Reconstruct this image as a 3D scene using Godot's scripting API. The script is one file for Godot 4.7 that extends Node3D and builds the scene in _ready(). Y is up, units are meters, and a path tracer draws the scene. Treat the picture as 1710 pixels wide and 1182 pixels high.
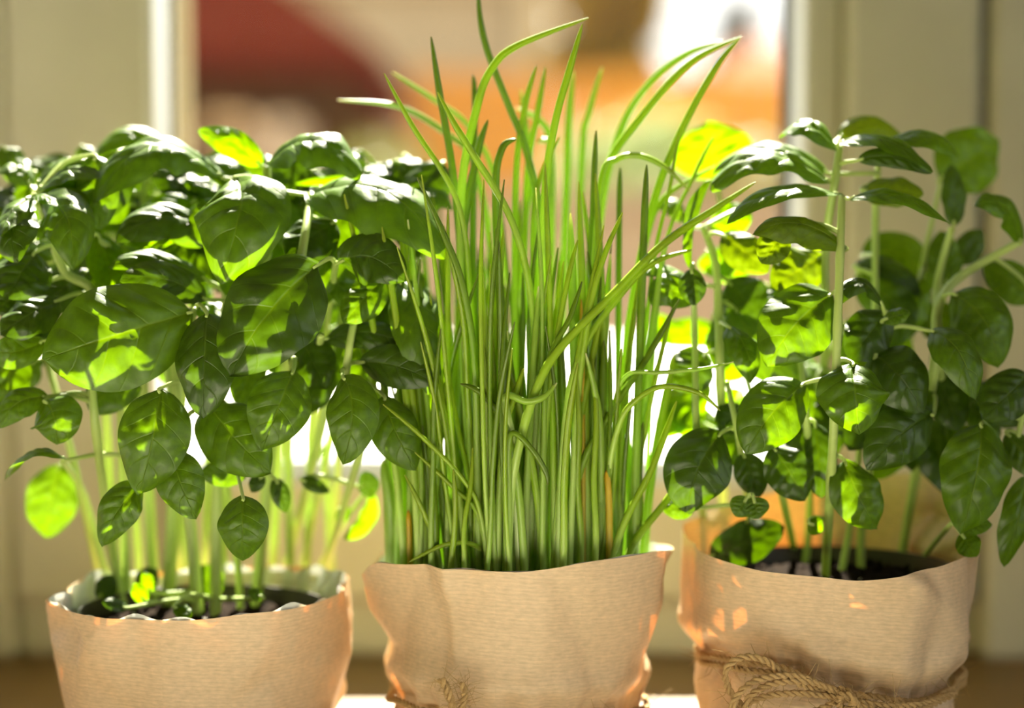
extends Node3D
# Three herbs in kraft paper on a window sill, seen from the room against the light.
# Lengths in the calls that build plants are centimetres from the foot of the pot; everything else is metres.

const CM := 0.01
var m := {}                      # materials by name
var taken := {}                  # how often a top-level name was used


func _ready() -> void:
	# ---- camera -------------------------------------------------------------------------------------------------
	var cam := Camera3D.new()
	cam.name = "camera"
	cam.position = Vector3(0.0, 0.226, 0.72)
	cam.rotation_degrees = Vector3(-3.5, 0, 0)
	var lens := CameraAttributesPhysical.new()
	lens.frustum_focal_length = 64.8
	lens.frustum_near = 0.05
	lens.frustum_far = 300.0
	lens.frustum_focus_distance = 0.672
	lens.exposure_aperture = 3.2
	cam.attributes = lens
	add_child(cam)
	# ---- sky, sun, exposure -------------------------------------------------------------------------------------
	var sky := ProceduralSkyMaterial.new()
	sky.sky_top_color = Color(0.92, 0.95, 0.97)
	sky.sky_horizon_color = Color(1.0, 0.985, 0.93)
	sky.ground_bottom_color = Color(0.62, 0.58, 0.48)
	sky.ground_horizon_color = Color(0.8, 0.76, 0.66)
	var env := Environment.new()
	env.background_mode = Environment.BG_SKY
	env.sky = Sky.new()
	env.sky.sky_material = sky
	env.background_energy_multiplier = 2.6
	env.tonemap_mode = Environment.TONE_MAPPER_LINEAR
	env.tonemap_exposure = 1.02
	env.sdfgi_enabled = true
	env.ssao_enabled = true
	env.ssil_enabled = true
	var around := WorldEnvironment.new()
	around.name = "world"
	around.environment = env
	add_child(around)
	var sun := DirectionalLight3D.new()
	sun.name = "sun"
	sun.light_color = Color(1.0, 0.97, 0.89)
	sun.light_energy = 16.0
	sun.light_angular_distance = 0.6
	sun.shadow_enabled = true
	sun.sky_mode = DirectionalLight3D.SKY_MODE_LIGHT_ONLY
	add_child(sun)
	sun.look_at_from_position(Vector3.ZERO, -Vector3(0.04, 0.73, -0.682), Vector3.UP)
	# ---- the place, then the things -----------------------------------------------------------------------------
	materials()
	room()
	window()
	garden()
	basil_by_left_stile()
	chives_in_the_middle()
	basil_with_twine()


# ---- materials ------------------------------------------------------------------------------------------------------
func flat_mat(called: String, c: Color, rough := 0.6, spec := 0.5) -> StandardMaterial3D:
	var k := StandardMaterial3D.new()
	k.resource_name = called
	k.albedo_color = c
	k.roughness = rough
	k.metallic_specular = spec
	k.cull_mode = BaseMaterial3D.CULL_DISABLED
	m[called] = k
	return k


func noise_tex(freq: float, octaves: int, a: Color, b: Color, number := 1, size := 256) -> NoiseTexture2D:
	var n := FastNoiseLite.new()
	n.noise_type = FastNoiseLite.TYPE_SIMPLEX_SMOOTH
	n.seed = number
	n.frequency = freq
	n.fractal_octaves = octaves
	var t := NoiseTexture2D.new()
	t.width = size
	t.height = size
	t.seamless = true
	t.noise = n
	var g := Gradient.new()
	g.set_color(0, a)
	g.set_color(1, b)
	t.color_ramp = g
	return t


func mottled(called: String, a: Color, b: Color, scale: float, rough := 0.7, freq := 0.02) -> StandardMaterial3D:
	var k := flat_mat(called, Color.WHITE, rough)
	k.albedo_texture = noise_tex(freq, 4, a, b, called.length())
	k.uv1_triplanar = true
	k.uv1_world_triplanar = true
	k.uv1_scale = Vector3.ONE * scale
	return k


func vein_phase(s: float, t: float) -> float:          # which side vein: whole numbers are veins, halves the bulges between
	return pow(t, 0.9) * 5.0 - (0.85 * absf(s) + 0.45 * s * s) * (1.15 - 0.35 * t) + 0.4 + 0.12 * signf(s)


func leaf_maps() -> Array:
	var w := 256
	var h := 384
	var col := Image.create(w, h, false, Image.FORMAT_RGB8)
	var hei := Image.create(w, h, false, Image.FORMAT_RGB8)
	var n := FastNoiseLite.new()
	n.seed = 5
	n.frequency = 0.02
	var fine := FastNoiseLite.new()
	fine.seed = 8
	fine.noise_type = FastNoiseLite.TYPE_CELLULAR
	fine.cellular_return_type = FastNoiseLite.RETURN_DISTANCE2_SUB
	fine.frequency = 0.06
	for y in h:
		var t := (y + 0.5) / h
		for x in w:
			var s := (x + 0.5) / w * 2.0 - 1.0
			var p := vein_phase(s, t)
			var d := absf(p - roundf(p))
			var mid := exp(-pow(s / (0.035 * (1.25 - t)), 2.0))
			var side := exp(-pow(d / 0.032, 2.0)) * (1.0 - 0.75 * absf(s))
			var net := 1.0 - smoothstep(0.0, 0.16, fine.get_noise_2d(x, y) + 1.0)
			var v := maxf(mid, maxf(0.62 * side, 0.14 * net))
			var tone := 1.0 + 0.14 * n.get_noise_2d(x, y)
			var base := Color(0.32, 0.45, 0.008) * tone
			var pale := Color(0.42, 0.53, 0.06)
			var c := base.lerp(pale, v * 0.6)
			c.a = 1.0
			col.set_pixel(x, y, c)
			var g := clampf(0.75 - 0.55 * side - 0.75 * mid + 0.05 * n.get_noise_2d(x * 3.0, y * 3.0) - 0.10 * net, 0.0, 1.0)
			hei.set_pixel(x, y, Color(g, g, g))
	return [ImageTexture.create_from_image(col), ImageTexture.create_from_image(hei)]


func leaf_mat(called: String, maps: Array, tint: Color, through: float, rough: float) -> void:
	var k := flat_mat(called, tint, rough, 0.5)
	k.albedo_texture = maps[0]
	k.heightmap_enabled = true
	k.heightmap_texture = maps[1]
	k.heightmap_scale = 0.035
	k.backlight_enabled = true
	k.backlight = Color(1.2, 1.17, 0.36) * through
	k.texture_repeat = false


func kraft_mat(called: String, tint: Color) -> void:
	var w := 256
	var col := Image.create(w, w, false, Image.FORMAT_RGB8)
	var hei := Image.create(w, w, false, Image.FORMAT_RGB8)
	var n := FastNoiseLite.new()
	n.seed = 3
	n.frequency = 0.03
	n.fractal_octaves = 4
	for y in w:
		for x in w:
			var rib := 0.5 + 0.5 * sin((y + 2.5 * n.get_noise_2d(x * 0.6, y * 0.6)) / w * TAU * 20.0)
			var fib := n.get_noise_2d(x * 0.7, y * 5.0) * 0.06 + n.get_noise_2d(x + 400.0, y) * 0.05
			var c := Color(0.865, 0.76, 0.605) * (0.97 + fib - 0.035 * pow(rib, 2.0))
			c.a = 1.0
			col.set_pixel(x, y, c)
			hei.set_pixel(x, y, Color(rib, rib, rib))
	var k := flat_mat(called, tint, 0.5, 0.45)
	k.albedo_texture = ImageTexture.create_from_image(col)
	k.heightmap_enabled = true
	k.heightmap_texture = ImageTexture.create_from_image(hei)
	k.heightmap_scale = 0.004
	k.backlight_enabled = true
	k.backlight = Color(0.50, 0.30, 0.12)


func blade_mat(called: String, foot: Color, low: Color, high: Color, tip: Color) -> void:
	var g := Gradient.new()
	g.offsets = PackedFloat32Array([0.0, 0.07, 0.42, 0.93, 1.0])
	g.colors = PackedColorArray([foot, foot, low, high, tip])
	var tex := GradientTexture2D.new()
	tex.gradient = g
	tex.width = 8
	tex.height = 256
	tex.fill_from = Vector2(0, 0)
	tex.fill_to = Vector2(0, 1)
	var k := flat_mat(called, Color.WHITE, 0.34, 0.5)
	k.albedo_texture = tex
	k.texture_repeat = false
	k.backlight_enabled = true
	k.backlight = Color(1.0, 1.0, 0.3) * 0.85


func materials() -> void:
	var maps := leaf_maps()
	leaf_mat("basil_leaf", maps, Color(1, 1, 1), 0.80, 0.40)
	leaf_mat("basil_leaf_shaded", maps, Color(0.72, 0.74, 0.70), 0.72, 0.38)  # darker copy of the leaf: shade on the front leaves put into its colour
	leaf_mat("basil_leaf_sunlit", maps, Color(1.2, 1.2, 1.2), 1.0, 0.42)  # brighter copy of the leaf: sun shining through put into its tint
	leaf_mat("basil_leaf_olive", maps, Color(1.12, 1.0, 1.0), 0.9, 0.46)
	var k := flat_mat("basil_stem", Color(0.64, 0.72, 0.38), 0.45)
	k.backlight_enabled = true
	k.backlight = Color(0.75, 0.85, 0.25) * 0.5
	blade_mat("chive", Color(0.82, 0.93, 0.56), Color(0.60, 0.74, 0.16), Color(0.51, 0.61, 0.05), Color(0.56, 0.60, 0.18))
	blade_mat("chive_deep", Color(0.70, 0.83, 0.40), Color(0.46, 0.60, 0.10), Color(0.35, 0.45, 0.03), Color(0.36, 0.41, 0.12))
	blade_mat("chive_pale", Color(0.80, 0.86, 0.62), Color(0.60, 0.74, 0.26), Color(0.56, 0.70, 0.20), Color(0.85, 0.84, 0.66))
	blade_mat("chive_yellow", Color(0.78, 0.74, 0.30), Color(0.82, 0.72, 0.18), Color(0.84, 0.68, 0.16), Color(0.74, 0.52, 0.24))
	kraft_mat("kraft_paper", Color(1, 1, 1))
	k = flat_mat("film", Color(0.80, 0.82, 0.80), 0.16, 0.6)
	k.backlight_enabled = true
	k.backlight = Color(0.5, 0.5, 0.48)
	mottled("soil", Color(0.05, 0.035, 0.02), Color(0.14, 0.10, 0.06), 40.0, 0.95)
	m.soil.metallic_specular = 0.1
	flat_mat("perlite", Color(0.86, 0.84, 0.78), 0.8)
	flat_mat("pot_plastic", Color(0.16, 0.11, 0.09), 0.4)
	mottled("twine", Color(0.58, 0.46, 0.28), Color(0.80, 0.68, 0.46), 160.0, 0.9, 0.05)
	# the room
	mottled("white_frame", Color(0.70, 0.70, 0.62), Color(0.73, 0.73, 0.65), 3.0, 0.35)
	flat_mat("frame_bead", Color(0.78, 0.80, 0.80), 0.3)
	flat_mat("gasket_and_gap_shade", Color(0.10, 0.09, 0.08), 0.7)  # rubber gaskets, and the shade in the gap beside the right stile
	k = flat_mat("glass", Color(1, 1, 1, 0.004), 0.02, 0.2)
	k.transparency = BaseMaterial3D.TRANSPARENCY_ALPHA
	mottled("sill_wood", Color(0.42, 0.31, 0.13), Color(0.52, 0.39, 0.18), 4.0, 0.45)
	k = m.sill_wood
	k.uv1_scale = Vector3(2.0, 8.0, 22.0)
	mottled("plaster", Color(0.56, 0.52, 0.45), Color(0.60, 0.56, 0.49), 2.0, 0.9)
	mottled("floor_wood", Color(0.46, 0.38, 0.28), Color(0.54, 0.46, 0.35), 2.0, 0.5)
	# outside
	mottled("terrace", Color(0.86, 0.86, 0.84), Color(0.92, 0.92, 0.90), 3.0, 0.7)
	mottled("gravel", Color(0.60, 0.54, 0.45), Color(0.70, 0.63, 0.54), 1.0, 0.95)
	mottled("roof_red", Color(0.26, 0.08, 0.025), Color(0.31, 0.10, 0.035), 0.8, 0.85)
	mottled("wall_brown", Color(0.221, 0.145, 0.068), Color(0.264, 0.178, 0.085), 0.7, 0.9)
	mottled("stucco_beige", Color(0.557, 0.510, 0.403), Color(0.596, 0.547, 0.442), 0.3, 0.95)
	mottled("stucco_cream", Color(0.631, 0.581, 0.454), Color(0.670, 0.621, 0.493), 0.3, 0.95)
	mottled("timber", Color(0.67, 0.45, 0.17), Color(0.75, 0.52, 0.22), 0.6, 0.9)
	mottled("stucco_rose", Color(0.510, 0.442, 0.357), Color(0.552, 0.484, 0.399), 0.6, 0.95)
	mottled("roof_rose", Color(0.480, 0.344, 0.272), Color(0.528, 0.392, 0.320), 0.8, 0.9)
	for f in ["terrace", "gravel", "roof_red", "wall_brown", "stucco_beige", "stucco_cream", "timber", "stucco_rose", "roof_rose"]:
		m[f].metallic_specular = 0.03
	mottled("worktop", Color(0.93, 0.92, 0.88), Color(0.95, 0.94, 0.90), 3.0, 0.5)
	flat_mat("dark_pane", Color(0.20, 0.17, 0.13), 0.15)
	flat_mat("pale_paint", Color(0.72, 0.64, 0.54), 0.7)
	flat_mat("bark", Color(0.26, 0.19, 0.12), 0.95)
	for f in [["hedge_leaf", Color(0.38, 0.38, 0.07)], ["tree_leaf", Color(0.47, 0.40, 0.09)], ["conifer_leaf", Color(0.20, 0.20, 0.07)], ["pale_leaf", Color(0.62, 0.66, 0.42)], ["blossom", Color(0.60, 0.50, 0.36)]]:
		k = flat_mat(f[0], f[1], 0.6)
		k.backlight_enabled = true
		k.backlight = f[1] * 0.7


# ---- making and naming ----------------------------------------------------------------------------------------------
func tag(o: Node3D, label: String, category: String, group := "", kind := "") -> Node3D:
	if label:
		o.set_meta("label", label)
	if category:
		o.set_meta("category", category)
	if group:
		o.set_meta("group", group)
	if kind:
		o.set_meta("kind", kind)
	return o


func named(called: String) -> String:
	taken[called] = taken.get(called, 0) + 1
	return called if taken[called] == 1 else "%s_%03d" % [called, taken[called] - 1]


func thing(called: String, at: Vector3, label: String, category: String, group := "", kind := "") -> Node3D:
	var o := Node3D.new()
	o.name = named(called)
	o.position = at
	add_child(o)
	return tag(o, label, category, group, kind)


func put(called: String, mesh: Mesh, mats: Array, parent: Node = self) -> MeshInstance3D:
	var o := MeshInstance3D.new()
	o.name = named(called) if parent == self else called
	for i in mats.size():
		mesh.surface_set_material(i, m[mats[i]])
	o.mesh = mesh
	parent.add_child(o, true)
	return o


# ---- shapes ---------------------------------------------------------------------------------------------------------
class Soup:                                            # triangles with smooth or flat normals, one surface
	var v := PackedVector3Array()
	var u := PackedVector2Array()
	var ix := PackedInt32Array()

	func tri(a: Vector3, b: Vector3, c: Vector3, out: Vector3) -> void:
		if (b - a).cross(c - a).dot(out) > 0.0:
			var t := b
			b = c
			c = t
		for p in [a, b, c]:
			ix.append(v.size())
			v.append(p)
			u.append(Vector2(p.x + p.z, p.y))

	func quad(a: Vector3, b: Vector3, c: Vector3, d: Vector3, out: Vector3) -> void:
		tri(a, b, c, out)
		tri(a, c, d, out)

	func box(lo: Vector3, hi: Vector3, e: float) -> void:    # chamfered box
		var mid := (lo + hi) / 2.0
		var half := (hi - lo) / 2.0
		e = minf(e, 0.45 * minf(half.x, minf(half.y, half.z)))
		var at := func(s: Vector3, axis: int) -> Vector3:
			var p := mid + s * half
			for k in 3:
				if k != axis:
					p[k] -= s[k] * e
			return p
		for axis in 3:
			var b := (axis + 1) % 3
			var c := (axis + 2) % 3
			for s in [-1.0, 1.0]:
				var q := []
				for w in [[-1, -1], [1, -1], [1, 1], [-1, 1]]:
					var g := Vector3.ZERO
					g[axis] = s
					g[b] = w[0]
					g[c] = w[1]
					q.append(at.call(g, axis))
				var out := Vector3.ZERO
				out[axis] = s
				quad(q[0], q[1], q[2], q[3], out)
				for r in [-1.0, 1.0]:                           # the edge between this face and the next axis' face
					var g0 := Vector3.ZERO
					g0[axis] = s
					g0[b] = r
					g0[c] = -1
					var g1 := g0
					g1[c] = 1
					quad(at.call(g0, axis), at.call(g1, axis), at.call(g1, b), at.call(g0, b), g0 + g1)
		for x in [-1.0, 1.0]:
			for y in [-1.0, 1.0]:
				for z in [-1.0, 1.0]:
					var s := Vector3(x, y, z)
					tri(at.call(s, 0), at.call(s, 1), at.call(s, 2), s)

	func prism(outline: Array, along: Vector3, mid: Vector3) -> void:   # a convex outline swept along a vector
		for i in outline.size():
			var a: Vector3 = outline[i]
			var b: Vector3 = outline[(i + 1) % outline.size()]
			quad(a, b, b + along, a + along, (a + b + along) / 2.0 - mid)
		for i in range(1, outline.size() - 1):
			tri(outline[0], outline[i], outline[i + 1], -along)
			tri(outline[0] + along, outline[i] + along, outline[i + 1] + along, along)

	func grid(p: PackedVector3Array, uv: PackedVector2Array, across: int, flip := false) -> void:   # rows of «across» points
		var first := v.size()
		v.append_array(p)
		u.append_array(uv)
		for r in p.size() / across - 1:
			for c in across - 1:
				var a := first + r * across + c
				var b := a + 1
				var d := a + across
				var e := d + 1
				for k in ([a, b, e, a, e, d] if flip else [a, e, b, a, d, e]):
					ix.append(k)

	func tube(path: PackedVector3Array, rad: PackedFloat32Array, sides: int, cap := true) -> void:
		var p := PackedVector3Array()
		var uv := PackedVector2Array()
		var n := path.size()
		var first := v.size()
		var side := Vector3.ZERO
		for i in n:
			var along := (path[mini(i + 1, n - 1)] - path[maxi(i - 1, 0)]).normalized()
			if side == Vector3.ZERO:
				side = along.cross(Vector3(0.3, 0.1, 1.0)).normalized()
			side = (side - along * side.dot(along)).normalized()
			var up := along.cross(side)
			for k in sides + 1:
				var a := TAU * k / sides
				p.append(path[i] + (side * cos(a) + up * sin(a)) * rad[i])
				uv.append(Vector2(float(k) / sides, float(i) / (n - 1)))
		grid(p, uv, sides + 1)
		if cap:
			for end in [0, n - 1]:
				var c := v.size()
				var base := first + (0 if end == 0 else (n - 1) * (sides + 1))
				v.append(path[end])
				u.append(Vector2(0.5, 0.0 if end == 0 else 1.0))
				for k in sides:
					ix.append_array(PackedInt32Array([c, base + k + 1, base + k] if end != 0 else [c, base + k, base + k + 1]))

	func into(mesh: ArrayMesh, smooth := true) -> ArrayMesh:
		var n := PackedVector3Array()
		n.resize(v.size())
		for i in range(0, ix.size(), 3):
			var f := (v[ix[i + 2]] - v[ix[i]]).cross(v[ix[i + 1]] - v[ix[i]])
			for k in 3:
				n[ix[i + k]] += f
		for i in n.size():
			n[i] = n[i].normalized() if n[i].length_squared() > 0.0 else Vector3.UP
		var a := []
		a.resize(Mesh.ARRAY_MAX)
		a[Mesh.ARRAY_VERTEX] = v
		a[Mesh.ARRAY_NORMAL] = n
		a[Mesh.ARRAY_TEX_UV] = u
		a[Mesh.ARRAY_INDEX] = ix
		mesh.add_surface_from_arrays(Mesh.PRIMITIVE_TRIANGLES, a)
		return mesh

	func mesh() -> ArrayMesh:
		return into(ArrayMesh.new())


func box(called: String, lo: Vector3, hi: Vector3, mat: String, parent: Node = self, e := 0.003) -> MeshInstance3D:
	var s := Soup.new()
	s.box(lo, hi, e)
	return put(called, s.mesh(), [mat], parent)


func spline(p: Array, steps: int) -> PackedVector3Array:    # a smooth line through the points
	var out := PackedVector3Array()
	var n := p.size()
	for i in n - 1:
		var a: Vector3 = p[maxi(i - 1, 0)]
		var b: Vector3 = p[i]
		var c: Vector3 = p[i + 1]
		var d: Vector3 = p[mini(i + 2, n - 1)]
		for k in steps:
			out.append(b.cubic_interpolate(c, a, d, float(k) / steps))
	out.append(p[n - 1])
	return out


# ---- plants ---------------------------------------------------------------------------------------------------------
func stem(plant: Node3D, r0: float, r1: float, p: Array) -> MeshInstance3D:
	var path := spline(p, 6)
	var rad := PackedFloat32Array()
	for i in path.size():
		var t := float(i) / (path.size() - 1)
		path[i] *= CM
		var knot := 0.0
		for j in p.size() - 2:                                # a slight swelling at each joint
			knot = maxf(knot, exp(-pow((i - 6.0 * (j + 1)) / 0.9, 2.0)))
		rad.append(lerpf(r0, r1, t) * CM * (1.0 + 0.16 * knot))
	var s := Soup.new()
	s.tube(path, rad, 10)
	return put("stem", s.mesh(), ["basil_stem"], plant)


# a basil leaf: b foot, c middle and t tip of its midrib, w full width, n the way its upper side looks, fold how far the halves bend down,
# curl how the tip bends on, q where its stalk meets the stem
func leaf(on: Node3D, look: String, b: Vector3, c: Vector3, t: Vector3, w: float, n: Vector3, fold: float, q: Vector3, number: int) -> void:
	var rows := 26
	var half := 7
	var rng := RandomNumberGenerator.new()
	rng.seed = 1000 + number
	var wave_phase := rng.randf() * TAU
	var wave := rng.randf_range(0.02, 0.06)
	var lean := rng.randf_range(-0.12, 0.12)
	var rib := rng.randf_range(0.5, 1.0)
	var dent := FastNoiseLite.new()
	dent.seed = number
	dent.frequency = 0.9
	var ctrl := 2.0 * c - (b + t) / 2.0
	var p := PackedVector3Array()
	var uv := PackedVector2Array()
	for i in rows + 1:
		var k := float(i) / rows
		var at := b * (1 - k) * (1 - k) + ctrl * 2 * k * (1 - k) + t * k * k
		var along := ((ctrl - b) * (1 - k) + (t - ctrl) * k).normalized()
		var up := (n - along * n.dot(along)).normalized()
		var side := along.cross(up).normalized()
		up = up.rotated(along, lean * (k - 0.3))
		side = side.rotated(along, lean * (k - 0.3))
		var wide := w / 2.0 * pow(k, 0.58) * pow(1.0 - k, 0.70) * 2.36
		wide = maxf(wide, 0.02 * (1.0 - k) + 0.004)
		var f := fold * (0.75 + 0.35 * sin(k * PI))
		for j in range(-half, half + 1):
			var s := float(j) / half
			var ang := absf(s) * f
			var across := wide * (sin(ang) / f if f > 0.01 else absf(s)) * signf(s)
			var down := wide * ((1.0 - cos(ang)) / f if f > 0.01 else 0.0)
			var ph := vein_phase(s, k)
			var puff := (pow(absf(sin(ph * PI)), 0.8) - 0.5) * sin(minf(absf(s) * 1.15, 1.0) * PI) * 0.07 * w * sin(k * PI) * rib
			var groove := -0.035 * w * exp(-pow(s / 0.16, 2.0)) * (1.0 - k)
			var rim := wave * w * s * s * sin(k * 15.0 + wave_phase + signf(s) * 1.3)
			p.append((at + side * across + up * (puff + groove + rim - down + 0.05 * w * dent.get_noise_2d(s * 1.3, k * 3.0) * sin(k * PI))) * CM)
			uv.append(Vector2((s + 1.0) / 2.0, k))
	var blade_part := Soup.new()
	blade_part.grid(p, uv, 2 * half + 1)
	var mesh := blade_part.mesh()
	var start := (ctrl - b).normalized()
	var d := b.distance_to(q)
	var stalk := spline([q, q.lerp(b, 0.5) - start * d * 0.12 + Vector3(0, d * 0.08, 0), b, b + start * 0.25], 4)
	var rad := PackedFloat32Array()
	for i in stalk.size():
		stalk[i] *= CM
		rad.append(lerpf(0.10, 0.055, float(i) / (stalk.size() - 1)) * CM)
	var tube := Soup.new()
	tube.tube(stalk, rad, 6)
	tube.into(mesh)
	put("leaf", mesh, [look, "basil_stem"], on)


func blade(plant: Node3D, look: String, r: float, p: Array) -> void:    # a chive, from its foot to its tip
	var path := spline(p, 7)
	var rad := PackedFloat32Array()
	var n := path.size()
	for i in n:
		var k := float(i) / (n - 1)
		path[i] *= CM
		rad.append(maxf(r * CM * (1.0 - 0.22 * k) * minf(1.0, sqrt(maxf(0.0, (1.0 - k) * 5.0))), 0.00022))
	var s := Soup.new()
	s.tube(path, rad, 7)
	put("blade", s.mesh(), [look], plant)


func tuft(plant: Node3D, count: int, ground: float, reach: float, number: int) -> void:   # the many chives between the ones set by hand
	var rng := RandomNumberGenerator.new()
	rng.seed = number
	for i in count:
		var a := rng.randf() * TAU
		var d := sqrt(rng.randf()) * reach
		var foot := Vector3(cos(a) * d, ground, sin(a) * d)
		var tall: float = [rng.randf_range(7.0, 13.0), rng.randf_range(8.0, 13.5), rng.randf_range(4.0, 8.0), rng.randf_range(12.5, 15.6), rng.randf_range(8.0, 12.5)][i % 5]
		var out := Vector3(foot.x * 0.06, 0, foot.z * 0.12) + Vector3(rng.randf_range(-1.0, 1.0), 0, rng.randf_range(-0.8, 0.8))
		var bend := Vector3(rng.randf_range(-1, 1), 0, rng.randf_range(-1, 1)) * rng.randf_range(0.1, 1.5)
		var p := []
		for k in 5:
			var t := k / 4.0
			p.append(foot + Vector3(0, tall * t * (1.0 - 0.03 * bend.length() * t), 0) + out * t * tall / 10.0 + bend * t * t * t * tall / 12.0 + Vector3(rng.randf_range(-0.08, 0.08), 0, rng.randf_range(-0.08, 0.08)) * (1 if k else 0))
		var look: String = ["chive", "chive_deep", "chive_deep", "chive_deep", "chive", "chive_pale", "chive"][i % 7]  # more of the deeper green, to darken the gaps between blades
		blade(plant, look, rng.randf_range(0.09, 0.165), p)


func rim_at(rim: Array, deg: float) -> float:                # smooth height of a paper's upper edge round the pot
	var n := rim.size()
	var i := 0
	while i < n - 1 and rim[i + 1].x <= deg:
		i += 1
	var a: Vector2 = rim[i]
	var b: Vector2 = rim[(i + 1) % n]
	var span := fposmod(b.x - a.x, 360.0)
	var t := fposmod(deg - a.x, 360.0) / span
	return lerpf(a.y, b.y, t * t * (3.0 - 2.0 * t) * 0.6 + t * 0.4)


# crumpled paper round a pot: rim heights by angle, radius at the foot and at 10 cm, a tied waist (angle, height) and how deep it is
func paper_sheet(rim: Array, r_foot: float, r_top: float, waist: Array, deep: float, rough: float, number: int, from := 0.0, inset := 0.0, frill := 0.0) -> ArrayMesh:
	var rng := RandomNumberGenerator.new()
	rng.seed = number
	var pts := PackedVector2Array()
	var push := PackedFloat32Array()
	for i in 105:
		var q := Vector2(rng.randf() * 360.0, rng.randf_range(-0.5, 12.5))
		var h := rng.randf_range(-1.0, 1.0) * rough
		for turn in [-360.0, 0.0, 360.0]:
			pts.append(Vector2((q.x + turn) * 0.1, q.y))
			push.append(h)
	var net := Geometry2D.triangulate_delaunay(pts)
	var cols := 180
	var rows := 56
	var dent := PackedFloat32Array()
	dent.resize(cols * (rows + 1))
	for r in rows + 1:
		for c in cols:
			var q := Vector2(c * 36.0 / cols, lerpf(-0.3, 12.0, float(r) / rows))
			for i in range(0, net.size(), 3):
				var a := pts[net[i]]
				var b := pts[net[i + 1]]
				var d := pts[net[i + 2]]
				var area := (b - a).cross(d - a)
				if absf(area) < 1e-6:
					continue
				var wb := (q - a).cross(d - a) / area
				var wd := (b - a).cross(q - a) / area
				if wb >= 0 and wd >= 0 and wb + wd <= 1:
					dent[r * cols + c] = push[net[i]] * (1 - wb - wd) + push[net[i + 1]] * wb + push[net[i + 2]] * wd
					break
	var crease := FastNoiseLite.new()
	crease.seed = number
	crease.noise_type = FastNoiseLite.TYPE_CELLULAR
	crease.cellular_return_type = FastNoiseLite.RETURN_DISTANCE
	crease.cellular_jitter = 1.0
	crease.frequency = 0.34
	var p := PackedVector3Array()
	var uv := PackedVector2Array()
	for r in rows + 1:
		for c in cols + 1:
			var deg := c * 360.0 / cols
			var top := rim_at(rim, fmod(deg, 360.0)) + frill * sin(deg * 0.21 + 1.0) * sin(deg * 0.097)
			var h := lerpf(from if from > 0.0 else 0.0, 1.0, float(r) / rows)
			h = lerpf(top - from, top, float(r) / rows) if from > 0.0 else top * float(r) / rows
			var row := clampf((h + 0.3) / 12.3 * rows, 0, rows - 1.001)
			var lo := int(row)
			var cc := c % cols
			var dd := lerpf(dent[lo * cols + cc], dent[(lo + 1) * cols + cc], row - lo)
			dd += 0.42 * rough * crease.get_noise_3d(cos(deg_to_rad(deg)) * 5.5, h * 0.9, sin(deg_to_rad(deg)) * 5.5)
			var rad := lerpf(r_foot, r_top, h / 10.0) + dd * 0.9 - 0.3 * rough - inset
			if deep > 0.0:
				var w0 := rim_at(waist, fmod(deg, 360.0))
				var z := h - w0
				rad -= deep * exp(-pow(z / (0.95 if z > 0 else 0.7), 2.0)) * (1.0 + 0.25 * sin(deg * 0.35))
				rad += 0.28 * exp(-pow((z - 1.0) / 0.55, 2.0))
				rad += 0.10 * exp(-pow(z / 0.9, 2.0)) * sin(deg * 0.61 + 2.0 * sin(deg * 0.11))
			p.append(Vector3(cos(deg_to_rad(deg)) * rad, h, sin(deg_to_rad(deg)) * rad) * CM)
			uv.append(Vector2(deg / 360.0 * 11.0, h * 0.33 + 0.05 * sin(deg_to_rad(deg) * 2.0)))
	var s := Soup.new()
	s.grid(p, uv, cols + 1, true)
	return s.mesh()


func soil_disc(plant: Node3D, y: float, r: float, number: int) -> void:
	var rng := RandomNumberGenerator.new()
	rng.seed = number
	var n := FastNoiseLite.new()
	n.seed = number
	n.frequency = 1.1
	var p := PackedVector3Array()
	var uv := PackedVector2Array()
	for i in 21:
		for k in 61:
			var d := r * i / 20.0
			var a := TAU * k / 60.0
			var q := Vector3(cos(a) * d, y, sin(a) * d)
			q.y += 0.28 * n.get_noise_2d(q.x, q.z) + 0.12 * n.get_noise_2d(q.x * 4.0, q.z * 4.0) - 0.2 * pow(d / r, 6.0)
			p.append(q * CM)
			uv.append(Vector2(q.x, q.z))
	var s := Soup.new()
	s.grid(p, uv, 61)
	put("soil", s.mesh(), ["soil"], plant)
	var crumbs := Soup.new()
	var white := Soup.new()
	for i in 130:
		var a := rng.randf() * TAU
		var d := sqrt(rng.randf()) * r * 0.97
		var big := rng.randf_range(0.07, 0.18) if i % 12 else rng.randf_range(0.05, 0.11)
		var at := Vector3(cos(a) * d, y + 0.28 * n.get_noise_2d(cos(a) * d, sin(a) * d) + big * 0.3, sin(a) * d) * CM
		var turn := Basis.from_euler(Vector3(rng.randf() * 6, rng.randf() * 6, 0))
		var to: Soup = white if i % 12 == 0 else crumbs
		var corners := []
		for e in [Vector3.RIGHT, Vector3.LEFT, Vector3.UP, Vector3.DOWN, Vector3.BACK, Vector3.FORWARD]:
			corners.append(at + turn * e * big * CM * rng.randf_range(0.7, 1.2))
		for x in [0, 1]:
			for yy in [2, 3]:
				for z in [4, 5]:
					to.tri(corners[x], corners[yy], corners[z], corners[x] + corners[yy] + corners[z] - 3.0 * at)
	tag(put("soil_crumbs", crumbs.mesh(), ["soil"], plant), "", "", "", "stuff")
	tag(put("perlite", white.mesh(), ["perlite"], plant), "white perlite grains", "", "", "stuff")


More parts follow.
